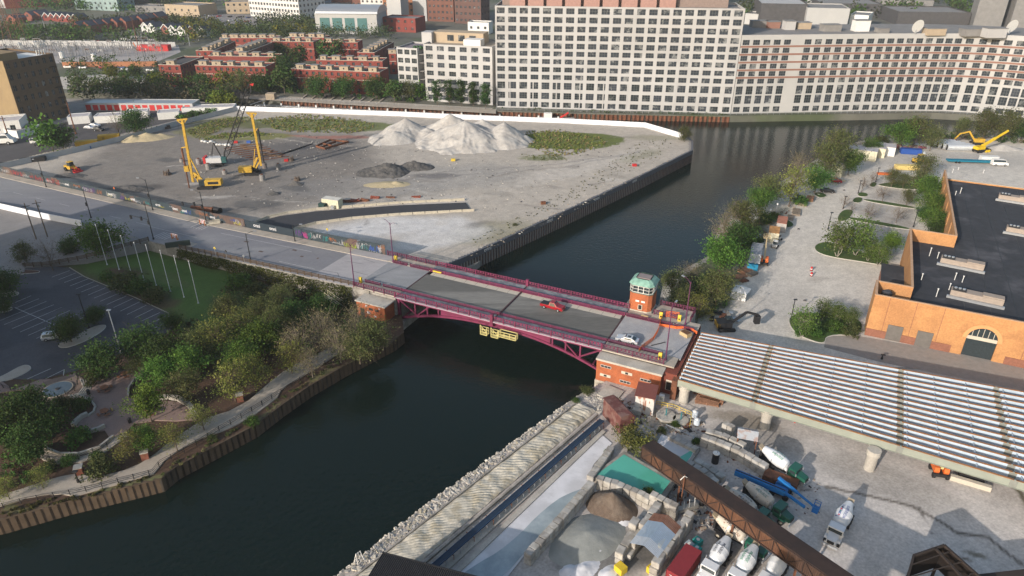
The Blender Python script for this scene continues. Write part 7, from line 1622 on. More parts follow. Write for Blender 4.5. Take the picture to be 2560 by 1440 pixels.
for p,m in ((Z4([(430,1390),(440,1365),(520,1350),(600,1290),(700,1240),(780,1225),(795,1240),(760,1280),(640,1350),(520,1395),(460,1400)]),m_path),
 (Z4([(100,830),(130,810),(200,820),(300,825),(295,840),(180,850),(120,848)]),mat('mulch_bed',(.09,.05,.035),.95,.3,1)),(Z4([(-60,940),(60,955),(150,985),(130,1010),(60,1020),(-60,1010)]),m_path),(Z4([(-60,1060),(20,1065),(110,1105),(60,1130),(-60,1150)]),m_path),(Z3([(-40,260),(30,235),(150,165),(210,155),(240,180),(200,215),(90,265),(-40,290)]),m_path)):
    island(p,PZ+.16,m,True,.12,.15)
pline([tuple(Z4([(515,798),(630,868)])),tuple(Z4([(630,868),(1010,1025)])),tuple(Z4([(1010,1025),(1255,1140)])),tuple(Z4([(1255,1140),(1275,1250)]))],PZ+.34,.3,m_pk,'kerb')
PL=Z3([(-60,290),(0,265),(100,340),(300,262),(420,262),(560,215),(590,290),(740,275),(820,220),(940,190),(1090,140),(1060,240),(990,280),(955,340),(960,400),(1200,420),(1330,430),(1430,500),(1460,560),(1300,570),(1150,565),(1000,590),(940,650),(830,720),(780,640),(650,660),(560,610),(600,560),(650,540),(710,470),(690,430),(600,395),(500,400),(350,385),(300,330),(100,345),(-60,370)])
struct(sheet('plaza',PL,PZ+.22,m_plz,.25))
up=Z3([(-200,1190),(0,1125),(150,1080),(300,1030),(450,985),(580,960),(640,978),(800,970),(920,940),(1040,890),(1150,820),(1240,745),(1330,680),(1450,600),(1550,545),(1700,500),(1850,420),(1930,350),(2000,290),(2100,210),(2200,150),(2350,80),(2500,0)])
lo=Z3([(2560,40),(2400,150),(2250,240),(2140,300),(2090,345),(2060,400),(1900,520),(1780,590),(1650,650),(1500,700),(1380,760),(1300,810),(1220,870),(1170,930),(1140,965),(1020,1000),(900,1035),(720,1085),(560,1130),(450,1115),(330,1120),(200,1145),(0,1205),(-200,1260)])
struct(sheet('path',up+lo,PZ+.20,m_path,.25))
struct(sheet('path',Z3([(275,760),(330,750),(360,800),(450,835),(590,838),(740,790),(850,700),(930,650),(960,680),(860,745),(760,820),(600,880),(420,890),(320,860),(270,820)]),PZ+.23,m_path,.25))
def disc(p,r,z,m,name,n=28): return struct(MB().cyl(G(*p,z),G(*p,z)+UP*.02,r,r,n).build(name,m))
fc=Z3([(430,340)])[0];disc(fc,5.0,PZ+.215,mat('mosaic_ring',(.16,.12,.10),.9,.2,2),'plaza_ring');
FT=thing('sunken_fountain','round blue grey fountain basin in the plaza','fountain',G(*fc,PZ+.24));MB().cyl((0,0,0),(0,0,.18),2.8,2.8,28).build('rim',m_pk,FT);MB().cyl((0,0,.18),(0,0,.2),2.6,2.6,28).build('basin_floor',mat('mosaic_blue',(.06,.09,.12),.7,.3,2),FT);MB().cyl((0,0,.2),(0,0,.35),.5,.4,12).build('jet',m_dark,FT)
def cwall(label,px,h,w_,m,nm='seat_wall'):
    P=[G(x,y,PZ+.2) for x,y in px];mb=MB()
    for a,b in zip(P,P[1:]): mb.bar(a+UP*h/2,b+(b-a)*.06+UP*h/2,w_,h)
    return tag(mb.build(nm,m),label,'low wall')
m_sw=mat('seat_wall_stone',(.40,.37,.32),.9,.12,1)
cwall('curved pale seat wall right of the plaza behind the bright tree',Z3([(1180,412),(1250,403),(1330,415),(1400,455),(1430,490),(1450,540)]),.75,.9,m_sw)
cwall('curved pale seat wall at the left inner edge of the plaza',Z3([(655,530),(610,550),(570,585),(548,615)]),.75,.7,m_sw);cwall('short curved seat wall in the lower middle of the plaza',Z3([(665,662),(730,645),(780,620)]),.75,.5,m_sw)
cwall('low curved kerb wall along the upper right plaza edge',Z3([(1065,235),(1000,270),(960,330),(955,385)]),.4,.35,m_sw);cwall('low kerb wall around the planted bed beside the fountain',Z3([(510,392),(600,392),(680,425),(712,470),(700,510),(655,540)]),.4,.35,m_sw)
cwall('long curved retaining wall along the lower walk of the plaza',Z3([(330,760),(360,795),(450,828),(590,828),(740,780),(840,700)]),.6,.4,m_sw)
ST=thing('plaza_steps','curved stone steps between fountain and lower plaza','steps',G(*Z3([(600,350)])[0],PZ+.2))
for k in range(5):
    P=[G(x,y,PZ+.22) for x,y in Z3([(515-k*2+k*14,405),(590+k*14,375),(625+k*12,330),(600+k*18,270)])];mb=MB()
    for a,b in zip(P,P[1:]): mb.bar(a+UP*(.4-k*.08)/2,b+UP*(.4-k*.08)/2,.22,.42-k*.08)
    mb.build('step',m_sw,ST,world=True)
m_tabl=mat('table_wood',(.20,.09,.05),.8,.2,2)
for (x,y),l in zip(Z3([(785,345),(785,520),(930,240),(1120,520)]),('middle round picnic table near the fountain steps','lower round picnic table on the plaza','upper round picnic table near the dark trees','picnic table half hidden behind the bright green tree')):
    t=thing('picnic_table',l,'picnic table',G(x,y,PZ+.24),.3,'round picnic tables on the plaza');MB().cyl((0,0,.72),(0,0,.8),.75,.75,16).build('tabletop',m_tabl,t);MB().cyl((0,0,0),(0,0,.72),.1,.1,8).build('pedestal',m_dark,t)
    for k in range(4): a=k*pi/2+.5;MB().at(Matrix.Rotation(a,4,'Z')).box(1.0,1.4,-.55,.55,.42,.5).build('seat',m_tabl,t);MB().bar((0,0,.3),(1.2*cos(a),1.2*sin(a),.42),.06).build('seat_arm',m_dark,t)
for (x,y),l in zip(Z3([(662,372),(968,585)]),('black litter bin beside the fountain steps','black litter bin at the lower plaza edge')):
    t=thing('litter_bin',l,'bin',G(x,y,PZ+.24));MB().cyl((0,0,0),(0,0,.95),.3,.34,12).build('body',m_black,t);MB().cyl((0,0,.95),(0,0,1.1),.36,.2,12).build('lid',m_dark,t)
m_pb=mat('pillar_brick',(.20,.075,.05),.9,.15,2)
for (x,y),l in zip(Z3([(1085,850),(598,965),(1790,420)]),('brick pillar with stone cap beside the path, between the yellow trees','brick pillar with stone cap at the left path bend','brick pillar with stone cap beyond the bright tree, far along the path')):
    t=thing('brick_pillar',l,'pillar',G(x,y,PZ+.1),.4);MB().box(-.6,.6,-.6,.6,0,1.5).build('shaft',m_pb,t);MB().box(-.7,.7,-.7,.7,1.5,1.66).build('cap',m_sw,t)
def prail(label,px,z,h=1.1,m=None,gap=2.4,cat='railing',nm='path_railing'):
    P=[G(x,y,z) for x,y in px];t=thing(nm,label,cat,P[0]);m=m or m_black;mb=MB()
    for a,b in zip(P,P[1:]):
        for q in (.35,.7,1.0): mb.bar(a+UP*h*q,b+UP*h*q,.05)
    mb.build('rails',m,t,world=True);acc=0;k=0
    for a,b in zip(P,P[1:]):
        L=(b-a).length
        while acc < L and k < 95: p=a+(b-a)*(acc/L);MB().bar(p,p+UP*(h+.12),.1).build('post',m,t,world=True);acc += gap;k += 1
        acc -= L
    return t
prail('black railing between the riverside path and the sheet piles',Z3([(-100,1260),(200,1180),(400,1145),(570,1118),(720,1080),(900,1030),(1030,1000),(1140,970),(1200,900),(1320,838),(1500,735),(1640,645),(1720,600),(1860,515),(2000,430),(2065,385),(2130,350),(2300,240),(2480,120)]),PZ+.15)
prail('black railing around the lower curved walk of the plaza',Z3([(300,850),(380,872),(480,868),(590,860),(700,810),(795,770),(830,730)]),PZ+.25,1.0)
prail('black handrail beside the fountain steps',Z3([(490,378),(545,372),(578,320),(585,250)]),PZ+.25,.9);prail('short black fence at the left picture edge near the fountain',Z3([(-20,300),(30,330),(75,345),(120,360)]),PZ+.25,.9)
# flagpoles
m_pole=flat('flagpole_white',(.50,.52,.55),.4)
for i,(x,y,yt) in enumerate(((268,662,563),(298,674,576),(329,687,590),(360,700,607),(391,714,613),(426,729,627),(460,743,640),(496,758,654))):
    p=G(x,y,PZ);h=HT(p,yt)-PZ;t=thing('flagpole','%s bare white flagpole from the left on the lawn' % ORD[i],'flagpole',p,0,'row of bare flagpoles on the lawn');MB().cyl((0,0,0),(0,0,.3),.22,.16,8).build('base',m_pole,t);MB().cyl((0,0,.2),(0,0,h),.10,.06,8).build('pole',m_pole,t);MB().sphere((0,0,h+.1),.14,8,5).build('finial',m_white,t)
t_,_h=lamp(223,820,732,PZ+.16,'dark lamp post on the oval island of the parking lot','box');lamp(303,882,772,PZ+.16,'pale tall lamp post at the lower right of the parking lot','box',m_pole);lamp(196,1205,1175,PZ+.2,'thin lamp post on the path at left','box') 
for x,y,yt,l in ((91,598,508,'wooden utility pole nearer the picture edge at left'),(119,592,500,'tall utility pole right of the other one at left')):
    p=G(x,y,6.2);h=min(HT(p,yt)-6.2,14);t=thing('utility_pole',l,'utility pole',p,.6,'wooden utility poles at left');MB().cyl((0,0,0),(0,0,h),.18,.13,8).build('pole',mat('pole_wood',(.13,.10,.075),.9),t);MB().box(-1.1,1.1,-.06,.06,h-1.0,h-.85).build('crossarm',m_dark,t);MB().cyl((.3,0,h-2.2),(.3,0,h-1.4),.22,.22,8).build('transformer',m_steel,t)
# lamp like road signs
for x,y,l,c in ((540,640,'small yellow diamond warning sign beside the road fence',m_yel),(568,648,'small dark round sign on a pole beside the road fence',m_dark),(612,660,'thin bare sign pole beside the road fence',m_steel),(820,592,'yellow warning sign in front of the graffiti hoarding',m_yel),(289,487,'orange warning sign on the far pavement',m_org)):
    t=thing('road_sign',l,'road sign',G(x,y,7.0 if x > 300 else 6.35),RZ-pi/2);MB().cyl((0,0,0),(0,0,2.4),.05,.05,6).build('pole',m_steel,t);MB().at(Matrix.Translation((-.06,0,2.3))@Matrix.Rotation(pi/4,4,'X')).box(-.02,.02,-.32,.32,-.32,.32).build('sign_plate',c,t)
# timber fences + ivy wall
m_fw=mat('fence_wood',(.085,.06,.04),.9,.25,2)
def wfence(label,px,z,gap=2.3):
    P=[G(x,y,zz) for (x,y),zz in zip(px,z)];t=thing('timber_fence',label,'fence',P[0]);
    mb=MB()
    for a,b in zip(P,P[1:]):
        for q in (.4,.75,1.1): mb.bar(a+UP*q,b+UP*q,.08,.2)
    mb.build('rails',m_fw,t,world=True);acc=0
    for a,b in zip(P,P[1:]):
        L=(b-a).length
        while acc < L: p=a+(b-a)*(acc/L);MB().bar(p-UP*.2,p+UP*1.3,.22).build('post',m_fw,t,world=True);acc += gap
        acc -= L
    return t
wfence('brown timber fence on the ivy covered wall beside the road',[(450,622),(560,644),(700,675),(890,716)],(6.55,6.8,7.3,7.95));wfence('brown timber fence from the lawn corner down to the parking lot',[(372,602),(300,622),(210,648),(120,664),(58,668)],(6.2,5.6,4.6,3.9,3.4))
iv=[br(-98,-9.7),br(-85,-9.7),br(-70,-9.7),br(-55,-9.7),br(-39,-9.7)]
P_=np.random.RandomState(3);vs=[];cs=[]
for k in range(9000):
    e=P_.uniform(-99,-38.5);dep=P_.uniform(0,1);h=zr(e)-.1-dep*(zr(e)-PZ-.2)*min(1,.45+abs(sin(e*.23))*.9);o_=-9.75-P_.uniform(0,.55)-dep*.6;p=np.array(br(e,o_,h));a=P_.normal(0,1,3);a /= np.linalg.norm(a);b=P_.normal(0,1,3);b -= a*a.dot(b);b /= np.linalg.norm(b);s=P_.uniform(.2,.45);vs += [p-a*s*.5,p+b*s*.45,p+a*s*.5,p-b*s*.45];c=np.array(((.085,.105,.022),(.06,.08,.02),(.10,.11,.03))[k%3])*P_.uniform(.7,1.3);cs += [tuple(c)+(1,)]*4
me=bpy.data.meshes.new('ivy');me.from_pydata([tuple(v) for v in vs],[],[(i,i+1,i+2,i+3) for i in range(0,len(vs),4)]);me.color_attributes.new('Col','FLOAT_COLOR','POINT').data.foreach_set('color',np.array(cs,dtype=np.float32).ravel());me.materials.append(LM);o=bpy.data.objects.new('ivy',me);COL.objects.link(o);tag(o,'yellow green ivy hanging down the retaining wall of the road','ivy',None,'stuff')
car('silver estate car parked beside the dark tree in the lot',G(136,846,PZ+.17),.35,m_carsil,'suv')
# trees of the park
gp_='trees of the park on the left bank'
for k,x,y,r_2,l in (('round',240,592,46,'big dark green tree at the corner of the road and lawn'),('dark',172,612,26,'dark tree left of the big corner tree'),('twigs',118,632,34,'thin leafed tree between utility poles and fence'),('olive',58,628,26,'small olive tree left of the thin leafed tree'),('dark',8,705,34,'dark tree at the left picture edge by the lot'),('dark',0,755,28,'second dark tree at the left picture edge by the lot'),
 ('dark',166,816,38,'dark tree above the silver estate car'),('dark',233,785,25,'small tree on the oval island of the lot'),('dark',245,898,46,'wide dark tree between parking lot and plaza'),('dark',352,855,48,'dark tree at the lower right corner of the parking lot'),('dark',405,880,46,'dark tree behind the plaza, left of the green ones'),('round',395,930,40,'dark green tree above the curved seat wall'),
 ('olive',335,912,22,'thin young tree at the upper right plaza edge'),('bright',363,1000,40,'bright yellow green tree standing in the plaza'),('yg',500,1035,32,'slender yellow green tree beside the path with dark trunk'),('yg',432,1085,34,'yellow tinted tree on the path bend right of the brick pillar'),('yg',318,1105,34,'yellow tinted tree left of the brick pillar'),('round',365,1092,34,'rounded green tree behind the yellow tinted ones'),
 ('yg',96,1190,26,'small yellow tree left of the stone topped pillar'),('yg',10,1215,28,'small yellow tree at the left edge above the path'),('dark',62,1010,56,'large dark tree below the fountain'),('dark',22,1055,56,'large dark tree at the left edge below the fountain'),('dark',115,1045,44,'dark tree right of the large ones below the fountain'),('dark',70,1105,50,'lowest large dark tree at left'),('dark',150,1010,26,'small dark tree beside the planted bed'),
 ('bush',192,1090,30,'olive shrub in the bed enclosed by the curved walk'),('bush',240,1140,16,'dark shrub below the lower curved walk'),('bush',170,1150,18,'leafy shrub under the curved walk railing'),('bush',250,1165,34,'long hedge like shrub beside the stone topped pillar'),('bush',120,1165,20,'shrub between small yellow tree and pillar'),('bush',200,1010,22,'dark shrub in the bed beside the fountain steps'),('bush',235,942,26,'clipped dark hedge beside the fountain steps'),
 ('round',470,905,44,'green tree in the grove right of the dark ones'),('yg',540,835,44,'tall yellowish tree at the left of the grove'),('olive',490,860,40,'olive tree at the lawn end of the grove'),('round',650,845,46,'big fresh green tree in the middle of the grove'),('round',600,880,40,'green tree left below the big fresh green one'),('yg',575,940,46,'yellow green tree above the path, left of the pair'),('yg',632,925,38,'yellow green tree above the path, right of the pair'),
 ('olive',455,960,42,'olive tree above the wide bend of the seat wall'),('yg',722,885,36,'yellow green tree at the path curve, far end'),('olive',690,800,40,'olive tree behind the big fresh green one'),('bare',745,850,46,'bare brown tree in the middle of the grove'),('bare',800,810,46,'big bare pale tree of the grove'),('bare',845,850,44,'bare pale tree near the river side of the grove'),('bare',775,900,34,'low bare tree at the grove edge above the path'),
 ('bare',895,800,44,'budding pale tree left of the brick hut'),('olive',930,830,40,'olive tree just below the brick hut'),('olive',895,860,38,'olive tree at the river edge of the grove'),('bare',955,835,30,'rightmost budding tree by the bridge pier'),('yg',600,800,36,'yellowish tree behind the tall one of the grove'),('dark',430,800,26,'dark tree at the corner of lawn and parking lot'),
 ('bush',310,705,34,'dark shrub on the lawn edge left of the flagpole feet'),('bush',345,715,28,'dark shrub in front of the middle flagpoles'),('bush',385,738,28,'reddish dark shrub at the parking side of the lawn'),('bush',270,690,18,'small shrub at the upper lawn edge'),('bush',600,700,28,'dark round shrub at the right lawn edge'),('bush',640,725,26,'shrub right of the dark round one'),('olive',700,735,28,'scrubby tree below the ivy wall, first'),('olive',650,770,34,'scrubby tree at the right lawn end'),('bush',760,745,26,'scrub shrub below the ivy wall'),('dark',800,765,32,'dark scrub tree below the ivy wall'),('bush',860,765,26,'scrub shrub left of the brick hut stairs'),('dark',730,785,34,'dark tree in the scrub behind the bare ones'),('olive',560,770,34,'olive scrub tree right of the last flagpole'),('bush',880,735,22,'brambles at the top of the stair rails'),
 ('bush',628,1052,16,'weed shrub growing on the sheet piles'),('bush',530,1095,12,'weed tuft beside the railing, left')):
    plant(k,x,y,r_2,PZ,l,gp_)
canopy('undergrowth','dense green undergrowth of the grove beside the bridge','undergrowth',150,[(560,700),(700,720),(880,760),(960,840),(880,900),(780,890),(700,900),(640,960),(560,985),(500,960),(430,940),(420,860),(480,800),(560,820)],PZ,1.2,3.4,.4,[d2,g2,g1,(.05,.055,.025)],9,70)
canopy('undergrowth','shrubs and weeds in the bed below the large dark trees','undergrowth',34,[(0,1010),(100,1000),(150,1030),(120,1100),(90,1160),(200,1170),(160,1190),(0,1230)],PZ,.8,1.8,.35,[d2,g2,mulch],10)
canopy('undergrowth','weeds growing along the top of the park sheet piles','weeds',60,Z3([(0,1260),(420,1150),(600,1135),(1040,1010),(1160,980),(1100,1010),(700,1135),(400,1200),(0,1300)]),PZ-.1,.3,.7,.22,[(.09,.10,.03),(.13,.12,.05)],11,40)
canopy('undergrowth','weeds along the river edge between railing and sheet piles','weeds',70,Z3([(1200,990),(1350,900),(1700,700),(2100,430),(2500,170),(2560,150),(2560,100),(2400,170),(2080,410),(1650,690),(1300,880)]),PZ-.1,.3,.8,.22,[(.07,.09,.03),(.10,.10,.04)],12,40)
# ---------------------------------------------------------------- far bank
m_crm=mat('cream_wall',(.40,.40,.40),.9,.09,.08,col2=(.34,.335,.33),sc2=.05,amt=.5)
m_crm2=mat('pale_grey_wall',(.39,.39,.385),.9,.08,.08)
m_tband=mat('terracotta_band',(.24,.13,.10),.9,.1,.3);m_wg=mat('window_glass',(.03,.037,.045),.2,.4,.3,spec=.5,orand=.4,col2=(.20,.21,.21),sc2=.33,amt=.75,lo=.57,hi=.60)
m_tred=mat('red_brick',(.20,.05,.04),.9,.14,.3);m_tredd=mat('brown_and_shaded_brick',(.16,.075,.055),.9,.15,.3);m_tan=mat('tan_wall',(.36,.29,.21),.9,.12,.4)
m_rgy=mat('roof_gravel',(.20,.195,.19),.95,.2,.3);m_rdk=mat('roof_dark',(.07,.068,.07),.9,.25,.4);m_mull=flat('mullion_dark',(.10,.11,.11),.6)
m_ochre=mat('sunlit_ochre_brick',(.25,.185,.10),.9,.15,.4,col2=(.18,.13,.08),sc2=.2,amt=.5);m_olbr=mat('shaded_olive_brick',(.12,.085,.055),.9,.2,.4)
WM={}
def winmesh(w_,h,nx=3,nz=1,m=None,fr=None):
    k=(round(w_,1),round(h,1),nx,nz,m,fr)
    if k not in WM:
        mb=MB();mb.box(-w_/2,w_/2,0,.04,0,h);mb.mat(1)
        for i in range(1,nx): x=-w_/2+w_*i/nx;mb.box(x-.07,x+.07,-.06,.0,0,h)
        for j in range(nz): z=h*(j+1)/(nz+1);mb.box(-w_/2,w_/2,-.05,-.002,z-.06,z+.06)
        WM[k]=mb.mesh('window',[m or m_wg,fr or m_mull])
    return WM[k]
def facade(t,wall,x0,L,y,rows,cols,H,depth=.35,side='front',skip=None,maxp=100,band=None):
    """rows (zc, h); cols (xc, w); adds window parts; returns nothing"""
    xb=[0];
    for c,w_ in cols: xb += [c-w_/2,c+w_/2]
    xb.append(L);zb=[0]
    for z,h in sorted(rows): zb += [z-h/2,z+h/2]
    zb.append(H);R_=sorted(rows);holes=set()
    if side == 'front': A,d,n,rz=V(x0,y,0),V(1,0,0),V(0,-1,0),0
    elif side == 'right': A,d,n,rz=V(x0,y,0),V(0,1,0),V(1,0,0),pi/2
    else: A,d,n,rz=V(x0,y+L,0),V(0,-1,0),V(-1,0,0),-pi/2
    c_=len([c for c in t.children if c.name.startswith('window')]);rest=MB();got=False
    for j,(z,h) in enumerate(R_):
        for i,(c,w_) in enumerate(cols):
            if skip and skip(i,j): continue
            holes.add((1+2*i,1+2*j));p=A+d*c+UP*(z-h/2)-n*(depth-.05);me=winmesh(w_,h,3 if w_ > 2.4 else 2,1 if h < 3 else 2)
            if c_ < maxp: sub('window',me,t,p,rz);c_ += 1
            else:
                M=Matrix.Translation(p)@Matrix.Rotation(rz,4,'Z');b=len(rest.v);rest.v += [tuple(M@v.co) for v in me.vertices];rest.f += [[b+q for q in pl.vertices] for pl in me.polygons];rest.m += [pl.material_index for pl in me.polygons];got=True
    wallgrid(wall,A,d,n,xb,zb,holes,depth)
    if got: o=rest.build('windows',[m_wg,m_mull],t);o['kind']='stuff'
def even(n,L,w_,m=None): m=m if m is not None else (L/n-w_)/2;s=(L-2*m-w_)/(n-1) if n > 1 else 0;return [(m+w_/2+i*s,w_) for i in range(n)]
def block(name,label,top,z0,zt,D,wm,rm,ncol,nrow,ww,wh,scol=0,lcol=0,group=None,cat='building',hr=0,hm=None,rowz=None,parapet=.6,maxp=100,swm=None,base=False,trim=None):
    lv=z0 if base else zt
    a,b=G(*top[0],lv),G(*top[1],lv);L=hypot(b.x-a.x,b.y-a.y);rz=atan2(b.y-a.y,b.x-a.x);H=zt-z0
    t=thing(name,label,cat,(a.x,a.y,z0),rz,group);rows=rowz or [(H*(j+.55)/nrow,wh) for j in range(nrow)]
    w1=MB()
    if ncol: facade(t,w1,0,L,0,rows,even(ncol,L,ww),H,maxp=maxp)
    else: w1.quad((0,0,0),(L,0,0),(L,0,H),(0,0,H))
    w1.build('front_wall',wm,t);MB().quad((L,D,0),(0,D,0),(0,D,H),(L,D,H)).build('rear_wall',wm,t);w2=MB()
    if scol: facade(t,w2,L,D,0,rows,even(scol,D,ww),H,side='right',maxp=maxp)
    else: w2.quad((L,0,0),(L,D,0),(L,D,H),(L,0,H))
    w2.build('side_wall',swm or wm,t);w3=MB()
    if lcol: facade(t,w3,0,D,0,rows,even(lcol,D,ww),H,side='left',maxp=maxp)
    else: w3.quad((0,D,0),(0,0,0),(0,0,H),(0,D,H))
    w3.build('side_wall',swm if (swm and hr) else wm,t)
    MB().box(.3,L-.3,.3,D-.3,H-.7,H-parapet).build('roof',rm,t)
    for q in ((0,L,-.05,.3),(0,L,D-.3,D+.05),(-.05,.3,.3,D-.3),(L-.3,L+.05,.3,D-.3)): MB().box(q[0],q[1],q[2],q[3],H+.001,H+.22).build('coping',trim or wm,t)
    if trim: MB().box(.1,L-.1,-.07,.0,H*.62,H*.62+.25).build('string_course',trim,t)
    t['L']=L;t['D']=D;t['H']=H;return t
def rooftops(t,n,rows=1,m=m_tan,y0=3):
    L,D,H=t['L'],t['D'],t['H'];r=random.Random(int(L*10))
    for j in range(rows):
        for i in range(n):
            x=L*(i+.5)/n+r.uniform(-.4,.4);y=y0+j*(D-y0*2)/max(1,rows-1) if rows > 1 else y0;w_=r.uniform(1.5,2.6)
            f=MB().box(x-w_,x+w_,y-1.6,y+1.6,H-.6,H+2.1).build('roof_house',m,t);MB().box(x-w_-.4,x+w_+.4,y-2.0,y+1.9,H+2.101,H+2.3).build('roof_slab',m_rgy,f);MB().box(x-.35,x+.35,y-1.66,y-1.6,H+.5,H+1.4).build('window',m_wg,f)
    for k in ('L','D','H'): del t[k]
def done(t):
    for k in ('L','D','H'): del t[k]
    return t
# the big white building: tall block
rw=[(46.1,2.6),(42.1,2.6),(38,2.6),(34,2.5),(30.2,2.5),(26.6,2.3),(22.9,2.3),(19.1,2.3),(15.4,2.3),(11.2,3.3),(6.3,3.1),(1.9,2.5)]
t=block('apartment_tower','tall cream white block with a grid of twenty window columns on the canal',((1240,268),(1826,284)),FZ,51.0,26,m_crm,m_rgy,21,12,3.85,2.2,rowz=rw,base=True,parapet=.9)
L=t['L'];done(t)
for k in range(20): x=(L)*(k+.0)/20+.2;MB().box(x+.9,x+1.4,-.12,.0,0,12.9).build('pilaster',m_crm,t) if k % 2 else None
for i in range(9): MB().box(6+i*9,13.5+i*9,9,12,47.2,52.6).build('roof_panel',mat('pink_panel',(.33,.20,.17),.9),t)
MB().box(2,L-6,12.01,22,47,51.5).build('penthouse',mat('pent_brown',(.22,.17,.15),.9),t)
# curved long block
CV2=thing('apartment_block','long curved cream white block with brown bands following the river bend','building',G(1826,284,FZ));wl_=MB();wb=MB();rf=MB()
cpx=[(1827,284),(2000,281),(2150,278),(2290,277),(2360,278),(2420,281),(2480,286),(2560,294),(2680,312)];CP=[V(*G(x,y,FZ).xy,0) for x,y in cpx]
crow=[(33.3,2.3),(29.6,2.3),(26.1,2.3),(22.4,2.3),(18.9,2.3),(15.4,2.3),(11.1,3.9),(6.6,3.9),(1.9,2.5)];CHt=36.7;nwin=0;rest=MB()
for si,(a,b) in enumerate(zip(CP,CP[1:])):
    d=(b-a);L=d.length;d.normalize();n=V(d.y,-d.x,0);k=max(1,round(L/5.0));cols=even(k,L,3.35,.85);A=a+UP*FZ
    xb=[0];[xb.extend([c-w_/2,c+w_/2]) for c,w_ in cols];xb.append(L);zb=[0];R_=sorted(crow);[zb.extend([z-h/2,z+h/2]) for z,h in R_];zb.append(CHt);holes=set()
    for j,(z,h) in enumerate(R_):
        for i,(c,w_) in enumerate(cols):
            if si == 0 and i == len(cols)-2: continue
            holes.add((1+2*i,1+2*j));p=A+d*c+UP*(z-h/2)-n*.3;me=winmesh(w_,h,3,1 if h < 3 else 2);rz=atan2(d.y,d.x)
            if j in (1,2) and nwin < 100: sub('window',me,CV2,TM[CV2].inverted()@p,rz);nwin += 1
            else: M=Matrix.Translation(p)@Matrix.Rotation(rz,4,'Z');q0=len(rest.v);rest.v += [tuple(M@v.co) for v in me.vertices];rest.f += [[q0+q for q in pl.vertices] for pl in me.polygons];rest.m += [pl.material_index for pl in me.polygons]
    wallgrid(wl_,A,d,n,xb,zb,holes,.35)
    for z in (31.45,27.85,24.25,20.65,17.15): wb.add([A+n*.1+UP*(z-.42),A+d*L+n*.1+UP*(z-.42),A+d*L+n*.1+UP*(z+.42),A+n*.1+UP*(z+.42),A+UP*(z+.42),A+d*L+UP*(z+.42)],[(0,1,2,3),(3,2,5,4)])
    bk=-n*40;rf.quad(a+UP*(FZ+CHt-.8),b+UP*(FZ+CHt-.8),b+bk+UP*(FZ+CHt-.8),a+bk+UP*(FZ+CHt-.8))
    if si: rf.quad(a+UP*(FZ+CHt-.8),a+bk+UP*(FZ+CHt-.8),last+UP*(FZ+CHt-.8))
    last=b+bk
wl_.build('facade_wall',m_crm2,CV2,world=True);wb.build('brown_band',m_tband,CV2,world=True);rf.build('roof',m_rgy,CV2,world=True);o=rest.build('windows',[m_wg,m_mull],CV2,world=True);o['kind']='stuff'
for (x,y,l) in ((2288,84,'white satellite dish on the roof of the curved block'),(2522,84,'larger hazy satellite dish at the far right of the curved roof')):
    p=G(x,y,FZ+CHt);t=thing('satellite_dish',l,'satellite dish',p,.2);MB().cyl((0,0,0),(0,0,3),.3,.2,8).build('mast',m_steel,t);MB().cyl((0,-.6,3.4),(0,.2,3.6),3.0,.6,20).build('reflector',m_white,t)
for i,(x,y,w_,h,c) in enumerate(((1900,66,8,3,m_rgy),(1935,68,6,3,m_tband),(1975,72,5,4,m_crm),(2010,70,7,3,m_tan),(2080,76,9,3,m_rgy),(2155,76,7,5,m_white),(2210,80,5,2,m_rgy),(2340,86,9,3,m_tan),(2430,88,8,3,m_rgy),(2490,92,9,4,m_crm))):
    t=thing('roof_plant','%s roof cabin from the left on the curved block' % ORD[i],'roof cabin',G(x,y+3,FZ+CHt-.8),.03,'roof cabins on the curved block');MB().box(-w_/2,w_/2,0,5,0,h).build('cabin',c,t);MB().box(-w_/2-.2,w_/2+.2,-.2,5.2,h+.001,h+.2).build('cabin_roof',m_rgy,t)
# lofts left of the tower
t=block('apartment_block','seven storey cream loft block left of the tall white tower',((1066,252),(1232,263)),FZ,31.5,24,m_crm,mat('deck_tan',(.30,.26,.21),.9),6,7,3.7,2.3,base=True);L_=t['L'];H_=t['H'];done(t)
MB().box(1,L_-8,11,20,H_-.6,H_+4.6).build('penthouse',m_tan,t);MB().box(L_-16,L_-7,3,9.5,H_-.6,H_+2.6).build('roof_tent',m_white,t);MB().box(-4,1.5,8,15,H_-.6,H_+4.6).build('stair_tower',m_crm,t)
for i in range(3): MB().box(9+i*6,12.5+i*6,10.9,10.99,H_+.5,H_+3.4).build('window',m_wg,t)
p=G(1085,104,31.5-.5);car('red sports car parked on the roof of the loft block',p,.05,m_carred,'sedan')
t=block('apartment_block','slim cream loft block with balconies left of the seven storey one',((1000,243),(1050,247)),FZ,28.5,20,m_crm,mat('deck_violet',(.20,.175,.19),.9),3,6,2.9,2.4,base=True,lcol=3);L_=t['L'];done(t)
for j in range(6): MB().box(L_,L_+2.8,1,8,1.4+j*4.2,1.7+j*4.2).build('balcony',m_rgy,t)
MB().box(L_,L_+2.9,8,19,0,25).build('stair_wall',m_crm2,t)
for k in range(6): MB().sphere((9+k*1.2,3+(k%3),25.6),1.0,7,5).build('roof_plant_pot',mat('potted_green',(.03,.07,.03),.9),t)
